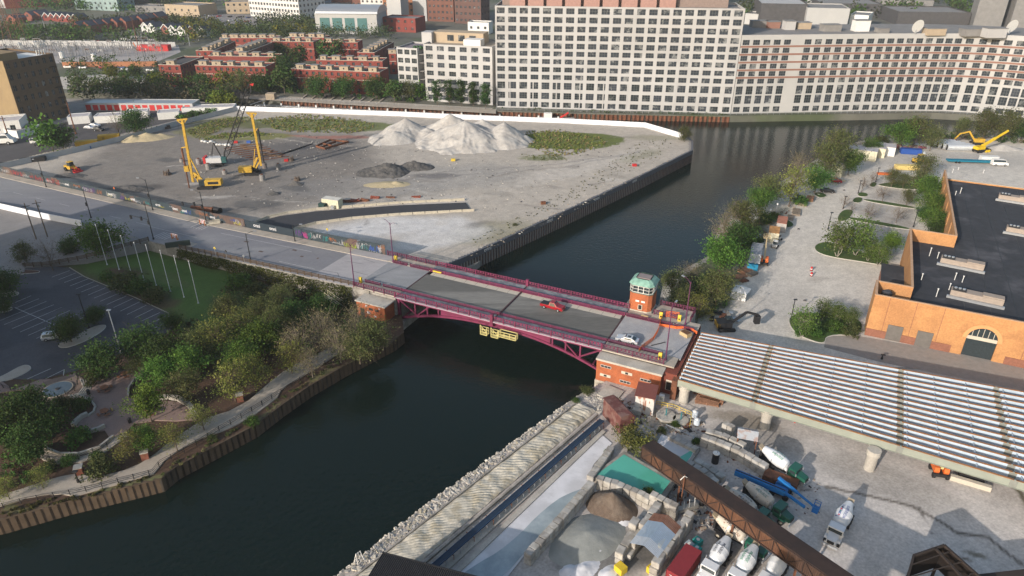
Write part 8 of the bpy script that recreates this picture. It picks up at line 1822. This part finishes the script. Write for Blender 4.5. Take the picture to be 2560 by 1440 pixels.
# terraced town houses
gt='red brick terraces by the canal';TR={'trim': m_stone}
for top,D,nc,sc_,nh,rw_,l in ((((487,163),(663,167)),13,12,0,5,1,'red brick terrace with five tan roof cabins, middle one of the front row'),(((728,172),(949,181)),13,14,0,6,1,'red brick terrace with six tan roof cabins, right one of the front row'),
  (((395,162),(450,163)),28,3,9,1,1,'short red brick terrace end at the left of the front row'),(((520,140),(690,142)),11,0,0,5,1,'red brick terrace directly behind the middle front one'),(((790,150),(956,153)),11,8,0,5,1,'red brick terrace directly behind the right front one'),
  (((489,127),(535,127)),38,3,9,1,6,'left long red terrace running away from the canal'),(((573,128),(620,129)),36,3,9,1,6,'right long red terrace running away from the canal'),(((676,103),(783,105)),12,6,3,4,1,'tan and red terrace in the middle of the rear group'),(((803,105),(894,106)),12,6,0,3,1,'tan and red terrace at the right of the rear group'),
  (((893,131),(936,132)),42,3,8,1,6,'dark roofed long terrace running away at the right end'),(((548,95),(690,95)),11,8,0,6,1,'rearmost red terrace with a row of tan roof cabins'),(((720,92),(810,94)),11,4,0,4,1,'rear terrace with tan cabins below the barrel roofed hall'),(((972,134),(990,134)),26,1,0,1,1,'narrow red terrace end beside the slim loft block')):
    t=block('terrace',l,top,FZ,15.2,D,m_tred,m_rdk,nc,3,1.5,1.7,scol=sc_,group=gt,cat='terrace',swm=m_tredd if sc_ else None,trim=m_stone,maxp=60);rooftops(t,nh,rw_)  # darker right walls carry their shaded side in the brick colour
# storage building with red doors
t=block('storage_units','long low storage building with many red doors and grey roof',((214,276),(484,277)),SZ,SZ+3.3,9,m_crm2,m_steel,0,1,1,1,base=True,parapet=-.02);L_=t['L'];done(t)
for i in range(15): MB().box(.6+i*(L_-1)/15,.6+i*(L_-1)/15+(L_-1)/15*.72,-.08,-.01,.1,2.7).build('door',m_red,t)
for x0,x1,y,h,l in ((172,226,312,3.2,'white gabled shed beside the dark brown building'),(238,312,309,3,'long white shed behind the grey fence'),(316,372,300,3.2,'white shed right of the long one'),(396,450,300,3,'white low shed next to the panel fence corner'),(455,585,282,2,'long white low shed with weeds along the fence')):
    t=block('white_shed',l,((x0,y),(x1,y-4)),SZ,SZ+h,7,m_white,m_rg,0,1,1,1,base=True,parapet=-.02,cat='shed');done(t)
struct(sheet('yard_asphalt',[(190,300),(215,277),(490,277),(590,262),(592,264),(440,300),(300,335),(180,380),(0,405),(-300,430),(-300,330),(60,330)],SZ+.02,mat('yard_dark',(.075,.072,.075),.95,.2,.3)))
# dark brown factory building at the left edge
t=block('factory_building','seven storey brown brick factory at the left edge, sunlit side wall',((60,318),(178,290)),SZ,33.5,34,m_olbr,m_rdk,7,6,1.5,2.4,base=True,maxp=60);L_=t['L'];H_=t['H'];done(t)
MB().add([(-.1,34,0),(-.1,0,0),(-.1,0,H_+.3),(-.1,34,H_+.3)],[(0,1,2,3)]).build('sunlit_wall',m_ochre,t);MB().box(1,9,4,20,H_-.8,H_+2.6).build('stair_tower',m_ochre,t);MB().box(9.1,L_-2,3,16,H_-.7,H_-.3).build('white_roof',m_white,t)  # brighter brick puts the sunlight on this side into the wall colour
for i in range(4): MB().cyl((L_-6+i*1.2,2,H_),(L_-6+i*1.2,2,H_+2.2),.25,.25,6).build('chimney',m_white,t)
for j in range(5): MB().box(L_-3.6,L_-.4,-1.3,-.02,4.6+j*4.6,4.75+j*4.6).build('fire_escape',m_dark,t)
t=block('white_annex','low white block at the foot of the brown factory',((-60,345),(58,336)),SZ,SZ+6,12,m_white,m_rg,3,1,2,2,base=True);done(t)
t=block('loading_dock','white loading dock shelter in front of the brown factory',((47,346),(105,330)),SZ,SZ+3,8,m_white,mat('canopy_brown',(.16,.13,.12),.9),0,1,1,1,base=True,cat='shelter');done(t)
for x,y,r2,k,l in ((95,358,.3,'van','white van in front of the brown factory'),(105,365,.3,'suv','dark van in front of the brown factory'),(225,322,-.2,'sedan','blue car parked left of the bare tree by the fence'),(238,316,-.2,'sedan','silver car parked by the white sheds'),(248,327,-.2,'suv','dark car nearest the fence by the white sheds'),(8,360,.2,'van','pale blue lorry at the left picture edge')):
    car(l,G(x,y,SZ),r2,{'van':m_white,'suv':m_dark,'sedan':m_carsil}[k],k,s=1.0 if x > 50 else 1.9)
# behind: white office, barrel hall, brick blocks, warehouses
m_wo=mat('office_white',(.54,.53,.51),.8,.05,.1);gd_='buildings of the district beyond the terraces'
t=block('office_block','white office block with a regular grid of square windows at the top',((627,40),(751,50)),FZ,46,36,m_wo,m_rgy,17,9,2.3,2.3,scol=7,base=True,group=gd_);done(t)
HB=block('sports_hall','white hall with barrel roof and four tall glazed bays',((792,84),(945,86)),FZ,19,34,m_crm2,m_steel,0,1,1,1,base=True,group=gd_);L_=HB['L'];done(HB)
for i in range(4): MB().box(4+i*(L_-10)/4,4+i*(L_-10)/4+(L_-10)/4*.78,-.15,-.02,2.5,12.5).build('glazed_bay',mat('green_glass',(.07,.16,.16),.3),HB)
n=10;arc=[(L_*.0+0,0)];MB().at(Matrix.Identity(4)).profile([( -1,15.8)]+[(16-17*cos(pi*i/n),15.8+5.5*sin(pi*i/n)) for i in range(1,n)]+[(33,15.8)],1,L_+1).build('barrel_roof',m_steel,HB)
for top,zt,D,wm,nc,nr,l in ((((957,78),(1040,82)),14,20,m_tred,5,2,'low red brick wing right of the barrel roofed hall'),(((970,58),(1005,60)),24,14,m_crm2,0,1,'plain pale grey block behind the low red brick wing'),(((1034,52),(1068,53)),26,12,m_crm2,0,1,'tall plain pale grey shaft beside the brick apartments'),(((905,44),(962,46)),32,16,m_wo,5,5,'white and grey apartment block at the upper centre'),(((960,48),(1046,50)),36,18,mat('orange_brown_brick',(.27,.12,.06),.9,.15,.2),8,6,'orange brown apartment block at the upper centre'),
   (((1050,52),(1135,55)),40,22,m_tredd,8,7,'dark red apartment block with green glass bays'),(((1138,58),(1203,61)),42,22,mat('dark_violet_brick',(.12,.07,.06),.9,.15,.2),6,7,'darkest brick apartment block beside the tall tower'),(((1170,84),(1222,86)),12,12,m_white,3,1,'small white gabled pavilion behind the loft block'),(((832,34),(905,36)),22,18,m_tredd,6,3,'low brown row behind the barrel roofed hall'),
   (((780,34),(850,40)),14,30,m_rgy,6,2,'long grey flat block right of the white office'),(((567,35),(625,34)),14,24,m_tan,4,2,'tan block with yellow mark left of the white office'),(((416,38),(500,42)),13,26,m_tan,5,1,'beige warehouse above the gabled houses'),(((190,24),(298,28)),40,24,mat('glass_green',(.22,.30,.30),.4,.2,.2),9,8,'pale glass apartment block at the top left'),
   (((16,22),(192,12)),15,60,m_tred,0,1,'long low grey roofed hall at the top left'),(((-60,14),(14,20)),20,40,m_crm2,3,2,'pale building at the top left corner'),(((300,10),(420,14)),14,30,m_rdk,6,1,'dark flat hall at the top left, right of the glass block'),(((340,30),(420,32)),9,20,m_rgy,4,1,'low grey store with loading bays at the top left')):
    t=block('city_building',l,top,FZ,zt,D,wm,m_rgy,nc,nr,2.0,2.0,scol=3 if nc > 5 else 0,base=True,group=gd_,maxp=40);done(t)
MB
for x0,x1,y,zt,D,wm,l in ((1895,2010,66,22,60,m_rdk,'large dark hall with pale roof behind the curved block'),(2010,2115,72,20,40,m_crm2,'pale stepped building right of the dark hall'),(2120,2165,70,14,30,m_white,'small white building in the haze behind the curved block'),(2240,2420,62,14,50,m_rdk,'long dark warehouse in the haze behind the curved block'),(2050,2200,38,14,50,m_rdk,'distant dark warehouse in the haze at the upper right'),(2430,2500,70,52,24,m_rgy,'hazy grey tower left of the right hand edge'),(2520,2600,74,60,24,m_rgy,'hazy grey tower at the upper right corner'),(2200,2330,22,12,60,m_rgy,'farthest low roof at the top right'),(1860,1900,60,12,20,m_crm2,'row of pale sheds right of the tall tower'),(1640,1800,8,50,30,m_tredd,'brown block rising behind the tall white tower'),(1980,2060,14,14,50,m_crm2,'farthest pale roof above the dark hall')):
    t=block('city_building',l,((x0,y),(x1,y+3)),FZ,zt,D,wm,m_crm2 if 'pale roof' in l else m_rgy,0,1,1,1,base=True,group=gd_);done(t)
# gabled houses
m_gbr=mat('gable_brick',(.22,.085,.06),.9,.15,.4);m_slate=mat('slate_roof',(.10,.10,.12),.9,.15,.5)
def ghouse(x,y,label,wm,rz=-.15,L=14,w_=7.5,h=7,grp='gabled brick houses at the upper left',trim=None):
    t=thing('gabled_house',label,'house',G(x,y,FZ),rz,grp);MB().box(-w_/2,w_/2,0,L,0,h).build('wall',wm,t)
    MB().add([(-w_/2,0,h),(w_/2,0,h),(0,0,h+3.2)],[(0,1,2)]).build('gable',wm,t)
    MB().add([(-w_/2-.4,-.4,h-.3),(0,-.4,h+3.3),(0,L,h+3.3),(-w_/2-.4,L,h-.3),(w_/2+.4,-.4,h-.3),(w_/2+.4,L,h-.3)],[(0,1,2,3),(1,4,5,2)]).build('roof',m_slate,t)
    if trim: 
        for s in (-1,1): MB().bar((s*(w_/2+.4),-.45,h-.3),(0,-.45,h+3.3),.15,.5).build('barge_board',m_white,t)
    MB().box(-1,1,-.06,-.01,h-1.5,h+.6).build('window',m_wg,t)
for i,(x,y) in enumerate(((195,88),(218,86),(242,82),(264,79),(287,77),(309,75),(330,71),(350,69),(371,65),(390,62))): ghouse(x,y,'%s dark gabled house from the left in the long middle row' % ORD[i],m_gbr)
for i,(x,y) in enumerate(((117,52),(132,53),(146,54),(161,55),(175,56),(189,57))): ghouse(x,y,'%s white trimmed gable from the left in the uppermost row' % ORD[i],m_tred,trim=True,w_=6.5,h=4)
for i,(x,y) in enumerate(((30,60),(72,52),(92,50))): ghouse(x,y,'%s plain gabled house at the far upper left' % ORD[i],m_gbr,w_=9,h=5)
for i,(x,y) in enumerate(((364,80),(381,82),(414,85),(433,88),(455,90),(480,90),(505,92))): ghouse(x,y,'%s white gabled house from the left above the tree belt' % ORD[i],m_white if i % 3 != 2 else m_gbr,trim=True,w_=6.5,h=4.5)
# substation
struct(sheet('gravel_yard',[(-300,106),(445,112),(452,130),(398,152),(158,158),(-300,165)],FZ+.03,mat('substation_gravel',(.33,.31,.30),.95,.2,.2)))
struct(sheet('gravel_lot',[(150,192),(250,186),(360,190),(395,205),(330,218),(215,224),(155,222)],SZ-1.5,mat('lot_gravel',(.40,.37,.33),.95,.15,.2))) if False else struct(sheet('gravel_lot',[(150,192),(250,186),(360,190),(395,205),(330,218),(215,224),(155,222)],FZ+.03,mat('lot_gravel',(.42,.39,.35),.95,.15,.2)))
m_gan=flat('gantry_steel',(.17,.175,.18),.6)
r_=random.Random(12)
for i in range(46):
    x=6+(i%23)*18+r_.uniform(-5,5);y=128+(i//23)*14+r_.uniform(-6,6);t=thing('switch_gantry','%s grey steel gantry from the left, %s row of the substation' % (ORD[i%23],('rear','front')[i//23]),'gantry',G(x,y,FZ),r_.uniform(-.2,.2),'steel gantries in the substation');mb=MB();w_=r_.uniform(3,6);h=r_.uniform(5,9)
    for s in (-1,1): mb.bar((s*w_/2,0,0),(s*w_/2,0,h),.28);mb.bar((s*w_/2,3,0),(s*w_/2,3,h*.7),.22)
    mb.bar((-w_/2,0,h),(w_/2,0,h),.28);mb.bar((-w_/2,3,h*.7),(w_/2,3,h*.7),.22);mb.bar((-w_/2,0,h),(-w_/2,3,h*.7),.18);mb.bar((w_/2,0,h),(w_/2,3,h*.7),.18);mb.build('frame',m_gan,t)
    for k in range(3): MB().cyl(((k-1)*w_*.3,0,h-1.2),((k-1)*w_*.3,0,h),.18,.18,6).build('insulator',m_rust if i%5 == 0 else m_white,t)
for i in range(7): t=thing('transformer','%s pale cylindrical tank from the left in the substation' % ORD[i],'transformer',G((52,92,100,110,83,157,237)[i],(122,118,118,116,142,145,150)[i],FZ),0,'tanks in the substation');MB().cyl((0,0,0),(0,0,4),1.6,1.6,12).build('tank',m_white,t);MB().cyl((0,0,4),(0,0,4.5),.8,.5,8).build('cap',m_steel,t)
fence_line('perimeter_wall','orange brown wall in front of the substation',[G(x,y,FZ) for x,y in ((158,168),(395,166))],FZ,3.2,8,mat('wall_orange',(.33,.15,.08),.9,.12,.3),cat='wall',thick=.5)
fence_line('perimeter_wall','cream wall along the rear side of the substation',[G(x,y,FZ) for x,y in ((-200,112),(150,113),(300,115),(440,117))],FZ,3.4,14,m_crm2,cat='wall',thick=.5)
t=thing('debris_netting','bright red sheeting over scaffold in the substation','sheeting',G(345,128,FZ));MB().box(0,22,0,6,0,4).build('sheet',m_red,t);MB().bar((0,0,0),(-2,0,6),.4).build('prop',m_org,t)
for x,y,yt,l in ((28,105,20,'left lattice pylon at the upper left'),(62,105,30,'second lattice pylon at the upper left')):
    p=G(x,y,FZ);h=34;t=thing('lattice_pylon',l,'pylon',p,0);mb=MB()
    for sx,sy in ((-1,-1),(1,-1),(1,1),(-1,1)):
        mb.bar((sx*3.4,sy*3.4,0),(sx*.6,sy*.6,h),.28)
        for k in range(7): q0=3.4-2.8*k/7;q1=3.4-2.8*(k+1)/7;mb.bar((sx*q0,sy*q0,h*k/7),(-sy*q1,sx*q1,h*(k+1)/7),.16)
    for z in (20,26,32): mb.bar((-5,0,z),(5,0,z),.3)
    mb.build('lattice',m_rust,t)
for x,y,yt,l in ((346,118,42,'tall thin brown mast in the substation'),(357,107,78,'thin pale mast behind the substation wall'),(120,98,36,'thin white mast left of the gantry roof'),(475,115,85,'pale lamp mast beside the tree belt'),(497,103,78,'second pale lamp mast above the terraces'),(190,335,255,'wooden utility pole left of the storage units'),(25,352,290,'wooden utility pole in front of the brown factory')):
    p=G(x,y,FZ if y < 200 else SZ);h=min(HT(p,yt)-p.z,34);t=thing('mast',l,'mast',p);MB().cyl((0,0,0),(0,0,h),.32,.16,6).build('pole',m_rust if 'brown' in l or 'wooden' in l else m_steel,t);MB().box(-1.2,1.2,-.1,.1,h-1.2,h-1).build('crossarm',m_dark,t)
# cars in the far lots
cmesh={}
def minicar(x,y,z,label,c,rz,grp):
    if c not in cmesh: cmesh[c]=(MB().profile([(-.9,.4),(.9,.4),(.88,.95),(.72,1.4),(-.72,1.4),(-.88,.95)],-2.2,2.2).mesh('body',c),MB().box(-1.35,1.05,-.78,.78,1.0,1.48).mesh('windows',m_glass))
    t=thing('parked_car',label,'car',G(x,y,z),rz,grp);sub('body',cmesh[c][0],t);sub('side_window',cmesh[c][1],t)
cc=[m_white,m_dark,m_carsil,m_carred,flat('car_blue',(.03,.06,.16),.35),m_carsil,m_dark]
for i in range(44): minicar(505+(i%11)*23+r_.uniform(-4,4),40+(i//11)*10+(i%11)*1.1,FZ+.05,'%s car from the left in parking row %s beside the white office' % (ORD[i%11],('one','two','three','four')[i//11]),cc[(i*5)%7],.9,'cars in the lot beside the white office')
for i in range(9): minicar((170,200,208,258,305,312,372,376,380)[i],(170,170,172,171,172,176,172,178,186)[i],FZ+.05,'%s car from the left along the orange brown wall' % ORD[i],cc[i%7],.1,'cars along the orange brown wall')
for i in range(8): minicar(216+i*26,103+(i%2)*2,FZ+.05,'%s car from the left behind the substation wall' % ORD[i],cc[(i*3)%7],.1,'cars behind the substation wall')
struct(sheet('parking_lot',[(490,34),(620,36),(790,62),(770,80),(560,72),(480,50)],FZ+.03,mat('lot_grey',(.20,.19,.19),.95,.15,.1)))
# canal edge
MB_=MB().prism(W([(600,246),(1240,284),(1240,272),(600,234)],FZ),FZ,FZ+.12).build('path',m_path);struct(MB_)
sheetpile('sheet_pile_wall',[G(x,y,FZ) for x,y in ((700,250),(1240,277),(1500,284),(1825,290))],-.5,FZ-.4,2.2,.5,m_rust,'rusty brown sheet pile wall along the far canal bank')
t=thing('floating_dock','long grey floating dock with white pedestals in the canal','dock',G(700,262,0));a,b=G(640,262,.5),G(1420,300,.5);MB().bar(a,b,2.0,.5).build('deck',m_steel,t,world=True)
for i in range(17): p=a.lerp(b,(i+.5)/17);MB().cb(p+UP*.8,(.8,.8,1.2)).build('pedestal',m_white,t,world=True)
t=thing('work_boat','small work boat with red crane arm in the canal below the tower','boat',G(1390,301,0),-.1);MB().box(-9,9,-2,2,0,1.2).build('hull',m_steel,t);MB().box(-6,-2,-1.3,1.3,1.2,3.6).build('cabin',m_white,t);MB().bar((2,0,1.4),(6,0,4),.7).build('crane_arm',m_red,t)
t=thing('gangway','grey gangway from the far bank down to the dock','gangway',G(640,250,2));MB().bar(G(625,262,.8),G(668,247,FZ+.3),1.6,.2).build('ramp',m_steel,t,world=True);MB().bar(G(668,247,FZ+.1)+V(0,0,1.5),G(675,247,FZ+.1)+V(3,0,1.5),4,3).build('kiosk',m_tan,t,world=True)
for i in range(9): rail2((755+i*24,246+i*1.2),(765+i*24,238+i*1.2),FZ+.3,.8,.3,'garden_steps',m_path,'%s garden stair from the left between terraces and canal walk' % ORD[i],'steps')
mb=MB();
for a_,b_ in (((700,249),(1240,276)),((1240,276),(1825,288)),((1825,288),(2330,281)),((2330,281),(2560,298))):
    P0,P1=G(*a_,FZ),G(*b_,FZ);
    for z in (.6,1.1): mb.bar(P0+UP*z,P1+UP*z,.07)
    k=int((P1-P0).length/3)
    for i in range(k): q=P0.lerp(P1,i/k);mb.bar(q,q+UP*1.15,.1)
tag(mb.build('quay_railing',m_steel),'thin grey railing along the far canal quay','railing')
# far trees
gf='trees in front of the terraces and lofts'
for i,(k,x,y,r2,l) in enumerate((('dark',505,203,26,'left of the middle front terrace'),('far',560,200,26,'at the left part of the middle front terrace'),('olive',600,198,26,'thin one before the middle front terrace'),('dark',645,203,26,'at the right part of the middle front terrace'),('dark',668,208,18,'by the right corner of the middle front terrace'),('dark',708,160,30,'tallest, between the two front terraces'),('far',706,192,30,'below the tallest between the front terraces'),('dark',722,205,20,'left corner of the right front terrace'),
 ('dark',790,210,28,'second before the right front terrace'),('dark',858,212,26,'third before the right front terrace'),('far',835,222,14,'low one before the right front terrace'),('dark',905,205,20,'fourth before the right front terrace'),('dark',938,212,28,'at the right end of the right front terrace'),('far',985,222,24,'below the slim loft block'),('olive',1015,220,22,'right below the slim loft block'),('far',1050,225,20,'between slim loft block and seven storey block'),
 ('poplar',1092,226,13,'first of the five dense green ones by the loft'),('poplar',1122,224,13,'second of the five dense green ones by the loft'),('poplar',1152,226,14,'third of the five dense green ones by the loft'),('poplar',1182,230,13,'fourth of the five dense green ones by the loft'),('poplar',1213,234,13,'fifth of the five dense green ones by the loft'),
 ('far',745,135,22,'left one between rear terraces'),('dark',700,125,20,'dark one between rear terraces'),('far',820,128,26,'middle one between rear terraces'),('far',850,120,22,'right one between rear terraces'),('dark',930,160,16,'in the alley right of the terraces'),('far',120,332,36,'bright one in front of the brown factory'),('dark',150,340,28,'dark one in front of the brown factory'),('twigs',290,305,26,'bare brown one among the white sheds'),('dark',335,300,30,'dark one among the white sheds'),
 ('far',275,175,18,'at the gravel lot by the orange brown wall'),('far',340,178,16,'right one by the orange brown wall'),('far',395,200,22,'at the left foot of the short terrace'),('far',545,245,22,'bright one at the canal head'),('far',575,250,18,'right one at the canal head'))):
    cat_='tree';plant(k,x,y,r2,FZ if y < 260 else SZ,'tree '+l if not l[0] == 't' else 'tree, '+l,gf)
fc2=[d2,g2,g1,(.06,.075,.025),(.05,.06,.03)];fc3=[(.05,.075,.025),(.07,.09,.03),(.045,.06,.025)]
canopy('tree_belt','belt of mixed trees between gravel lot, storage units and canal','trees',130,[(185,212),(230,228),(330,222),(400,208),(480,222),(590,236),(590,250),(500,262),(440,250),(220,250),(185,255)],SZ,5,10,1.0,fc2+[br2],21,70)
canopy('tree_belt','tree belt between substation and the rows of gabled houses','trees',150,[(-100,74),(140,82),(300,98),(480,105),(500,118),(440,110),(150,108),(-100,104)],FZ,8,13,1.6,fc2,22,50)
canopy('tree_belt','trees around the parking lot left of the white office','trees',110,[(460,60),(560,70),(700,78),(790,92),(760,98),(620,92),(520,88),(500,112),(470,100)],FZ,7,12,1.5,fc3+[(.15,.14,.02)],23,50)
canopy('tree_belt','trees in front of the white office block','trees',50,[(640,50),(760,60),(800,66),(790,82),(700,72),(640,62)],FZ,7,12,1.4,fc3,24,50)
canopy('tree_belt','trees between the rows of gabled houses','trees',80,[(180,62),(300,52),(460,50),(560,62),(420,70),(300,66),(200,74)],FZ,6,10,1.5,fc3,25,45)
canopy('tree_belt','trees scattered around the gravel lot and the orange brown wall','trees',70,[(150,156),(400,156),(400,168),(395,205),(330,222),(215,228),(160,200),(160,190),(380,188),(380,172),(150,172)],FZ,3,7,.9,fc2,31,50)
canopy('tree_belt','trees between and behind the rows of terraces','trees',90,[(520,100),(700,84),(960,92),(1000,110),(960,100),(820,98),(700,96),(560,104)],FZ,7,12,1.1,fc3,32,50)
canopy('tree_belt','hazy wooded belt along the top of the picture','trees',220,[(-200,28),(300,34),(560,26),(620,14),(900,6),(900,-12),(-200,-14)],FZ,9,15,2.4,fc2,26,36)
canopy('tree_belt','hazy distant trees behind the curved block','trees',260,[(1850,60),(2100,50),(2600,60),(2700,40),(2600,-12),(1850,-12)],FZ,9,15,2.6,fc2,27,36)
canopy('shrubbery','green gardens between terraces and canal walk','shrubs',90,[(600,232),(700,240),(960,250),(1070,262),(1070,254),(960,238),(730,222),(620,222)],FZ,1.5,3.5,.8,fc2,28,40)
canopy('shrubbery','creeping greenery on the quay below the tower','shrubs',70,[(1190,276),(1480,286),(1700,290),(1820,292),(1820,286),(1500,281),(1190,272)],FZ-.8,.8,1.8,.6,fc3,29,40)
canopy('shrubbery','weeds along the white shed and grey fence','shrubs',60,[(440,302),(520,288),(585,270),(590,266),(520,280),(440,296)],SZ,1.5,2.6,.6,fc2,30,40)
plant('olive',1712,332,20,SZ-1,'pale bushy tree at the pointed tip of the construction site');plant('bush',1288,565,11,SZ-1,'bright green bush growing on the top of the steel wall','',None);plant('bush',1241,598,7,SZ-1,'small green bush growing on the steel wall, lower one')
# tufts of grass on the site
for n_,px,l in ((900,[(640,300),(760,286),(900,300),(950,318),(880,334),(700,330)],'rough grass patch behind the right piling rig'),(700,[(1310,330),(1400,326),(1500,344),(1520,360),(1440,388),(1370,392),(1320,362)],'oval rough grass patch right of the pale gravel heap'),(420,[(460,330),(540,300),(620,292),(630,302),(560,322),(500,350)],'rough grass strip left of the lattice boom'),(240,[(500,352),(600,345),(680,338),(640,330),(560,334)],'yellow grass strip behind the white crane')):
    canopy('rough_grass',l,'grass',n_,px,SZ+.05,.3,.8,.45,[(.19,.22,.06),(.16,.20,.05),(.26,.21,.10)],n_,10)
# unseen slab and silos added outside the view to shade park and yard
SHADE_SLAB=thing('apartment_block','unseen apartment slab added left of the view to shade the park','building',(-198,138,PZ),atan2(-.669,.743));MB().box(0,90,-15,0,0,42).build('wall',m_tan,SHADE_SLAB);MB().box(-.3,90.3,-15.3,.3,42.001,42.5).build('roof',m_rgy,SHADE_SLAB)
for j in range(10): MB().box(1,89,.001,.08,2.5+j*4,4.2+j*4).build('window_band',m_glass,SHADE_SLAB)
for x,y,r2,h,l in ((6.7,34.3,1.5,24,'left'),(13,28.6,2.5,24,'middle'),(26,17,4.0,25,'right')):
    t=thing('shadow_silo','%s unseen cement silo added below the view to cast a shadow band'%l,'silo',(x,y,YZ));MB().cyl((0,0,4),(0,0,h),r2,r2,20).build('shell',m_steel,t);MB().cyl((0,0,1.5),(0,0,4),.6,r2,20).build('cone',m_steel,t)
    for k in range(4): a=k*pi/2+.7;MB().bar((r2*.9*cos(a),r2*.9*sin(a),-.2),(r2*.9*cos(a),r2*.9*sin(a),4.5),.35).build('leg',m_rust,t)
canopy('rough_grass','sparse weeds along the sheet pile side of the construction site','weeds',260,[(1200,615),(1320,550),(1500,470),(1660,385),(1690,350),(1600,350),(1480,440),(1300,540),(1180,600)],SZ+.05,.15,.5,.3,[(.13,.15,.05),(.10,.12,.04)],61,8)
canopy('rough_grass','weeds growing at the foot of the oval grass patch','weeds',90,[(1300,385),(1400,392),(1420,402),(1330,400)],SZ+.05,.2,.5,.3,[(.13,.16,.05)],62,8)
hz=MB().box(-2700,2700,-120,2700,-3,130).build('haze',None or mat('haze_tmp',(1,1,1)))
m=bpy.data.materials.new('haze_air');m.use_nodes=True;N=m.node_tree.nodes;N.remove(N["Principled BSDF"]);pv=N.new("ShaderNodeVolumePrincipled")
pv.inputs['Color'].default_value=(.86,.9,.95,1);pv.inputs['Density'].default_value=.00012;pv.inputs['Anisotropy'].default_value=.2
m.node_tree.links.new(pv.outputs[0],N["Material Output"].inputs['Volume']);hz.data.materials.clear();hz.data.materials.append(m)
tag(hz,'thin pale haze in the air over the city','haze',None,'stuff')
for k,v in LABELS.items():
    if len(v) > 1: print('DUP LABEL',len(v),k,v[:3])
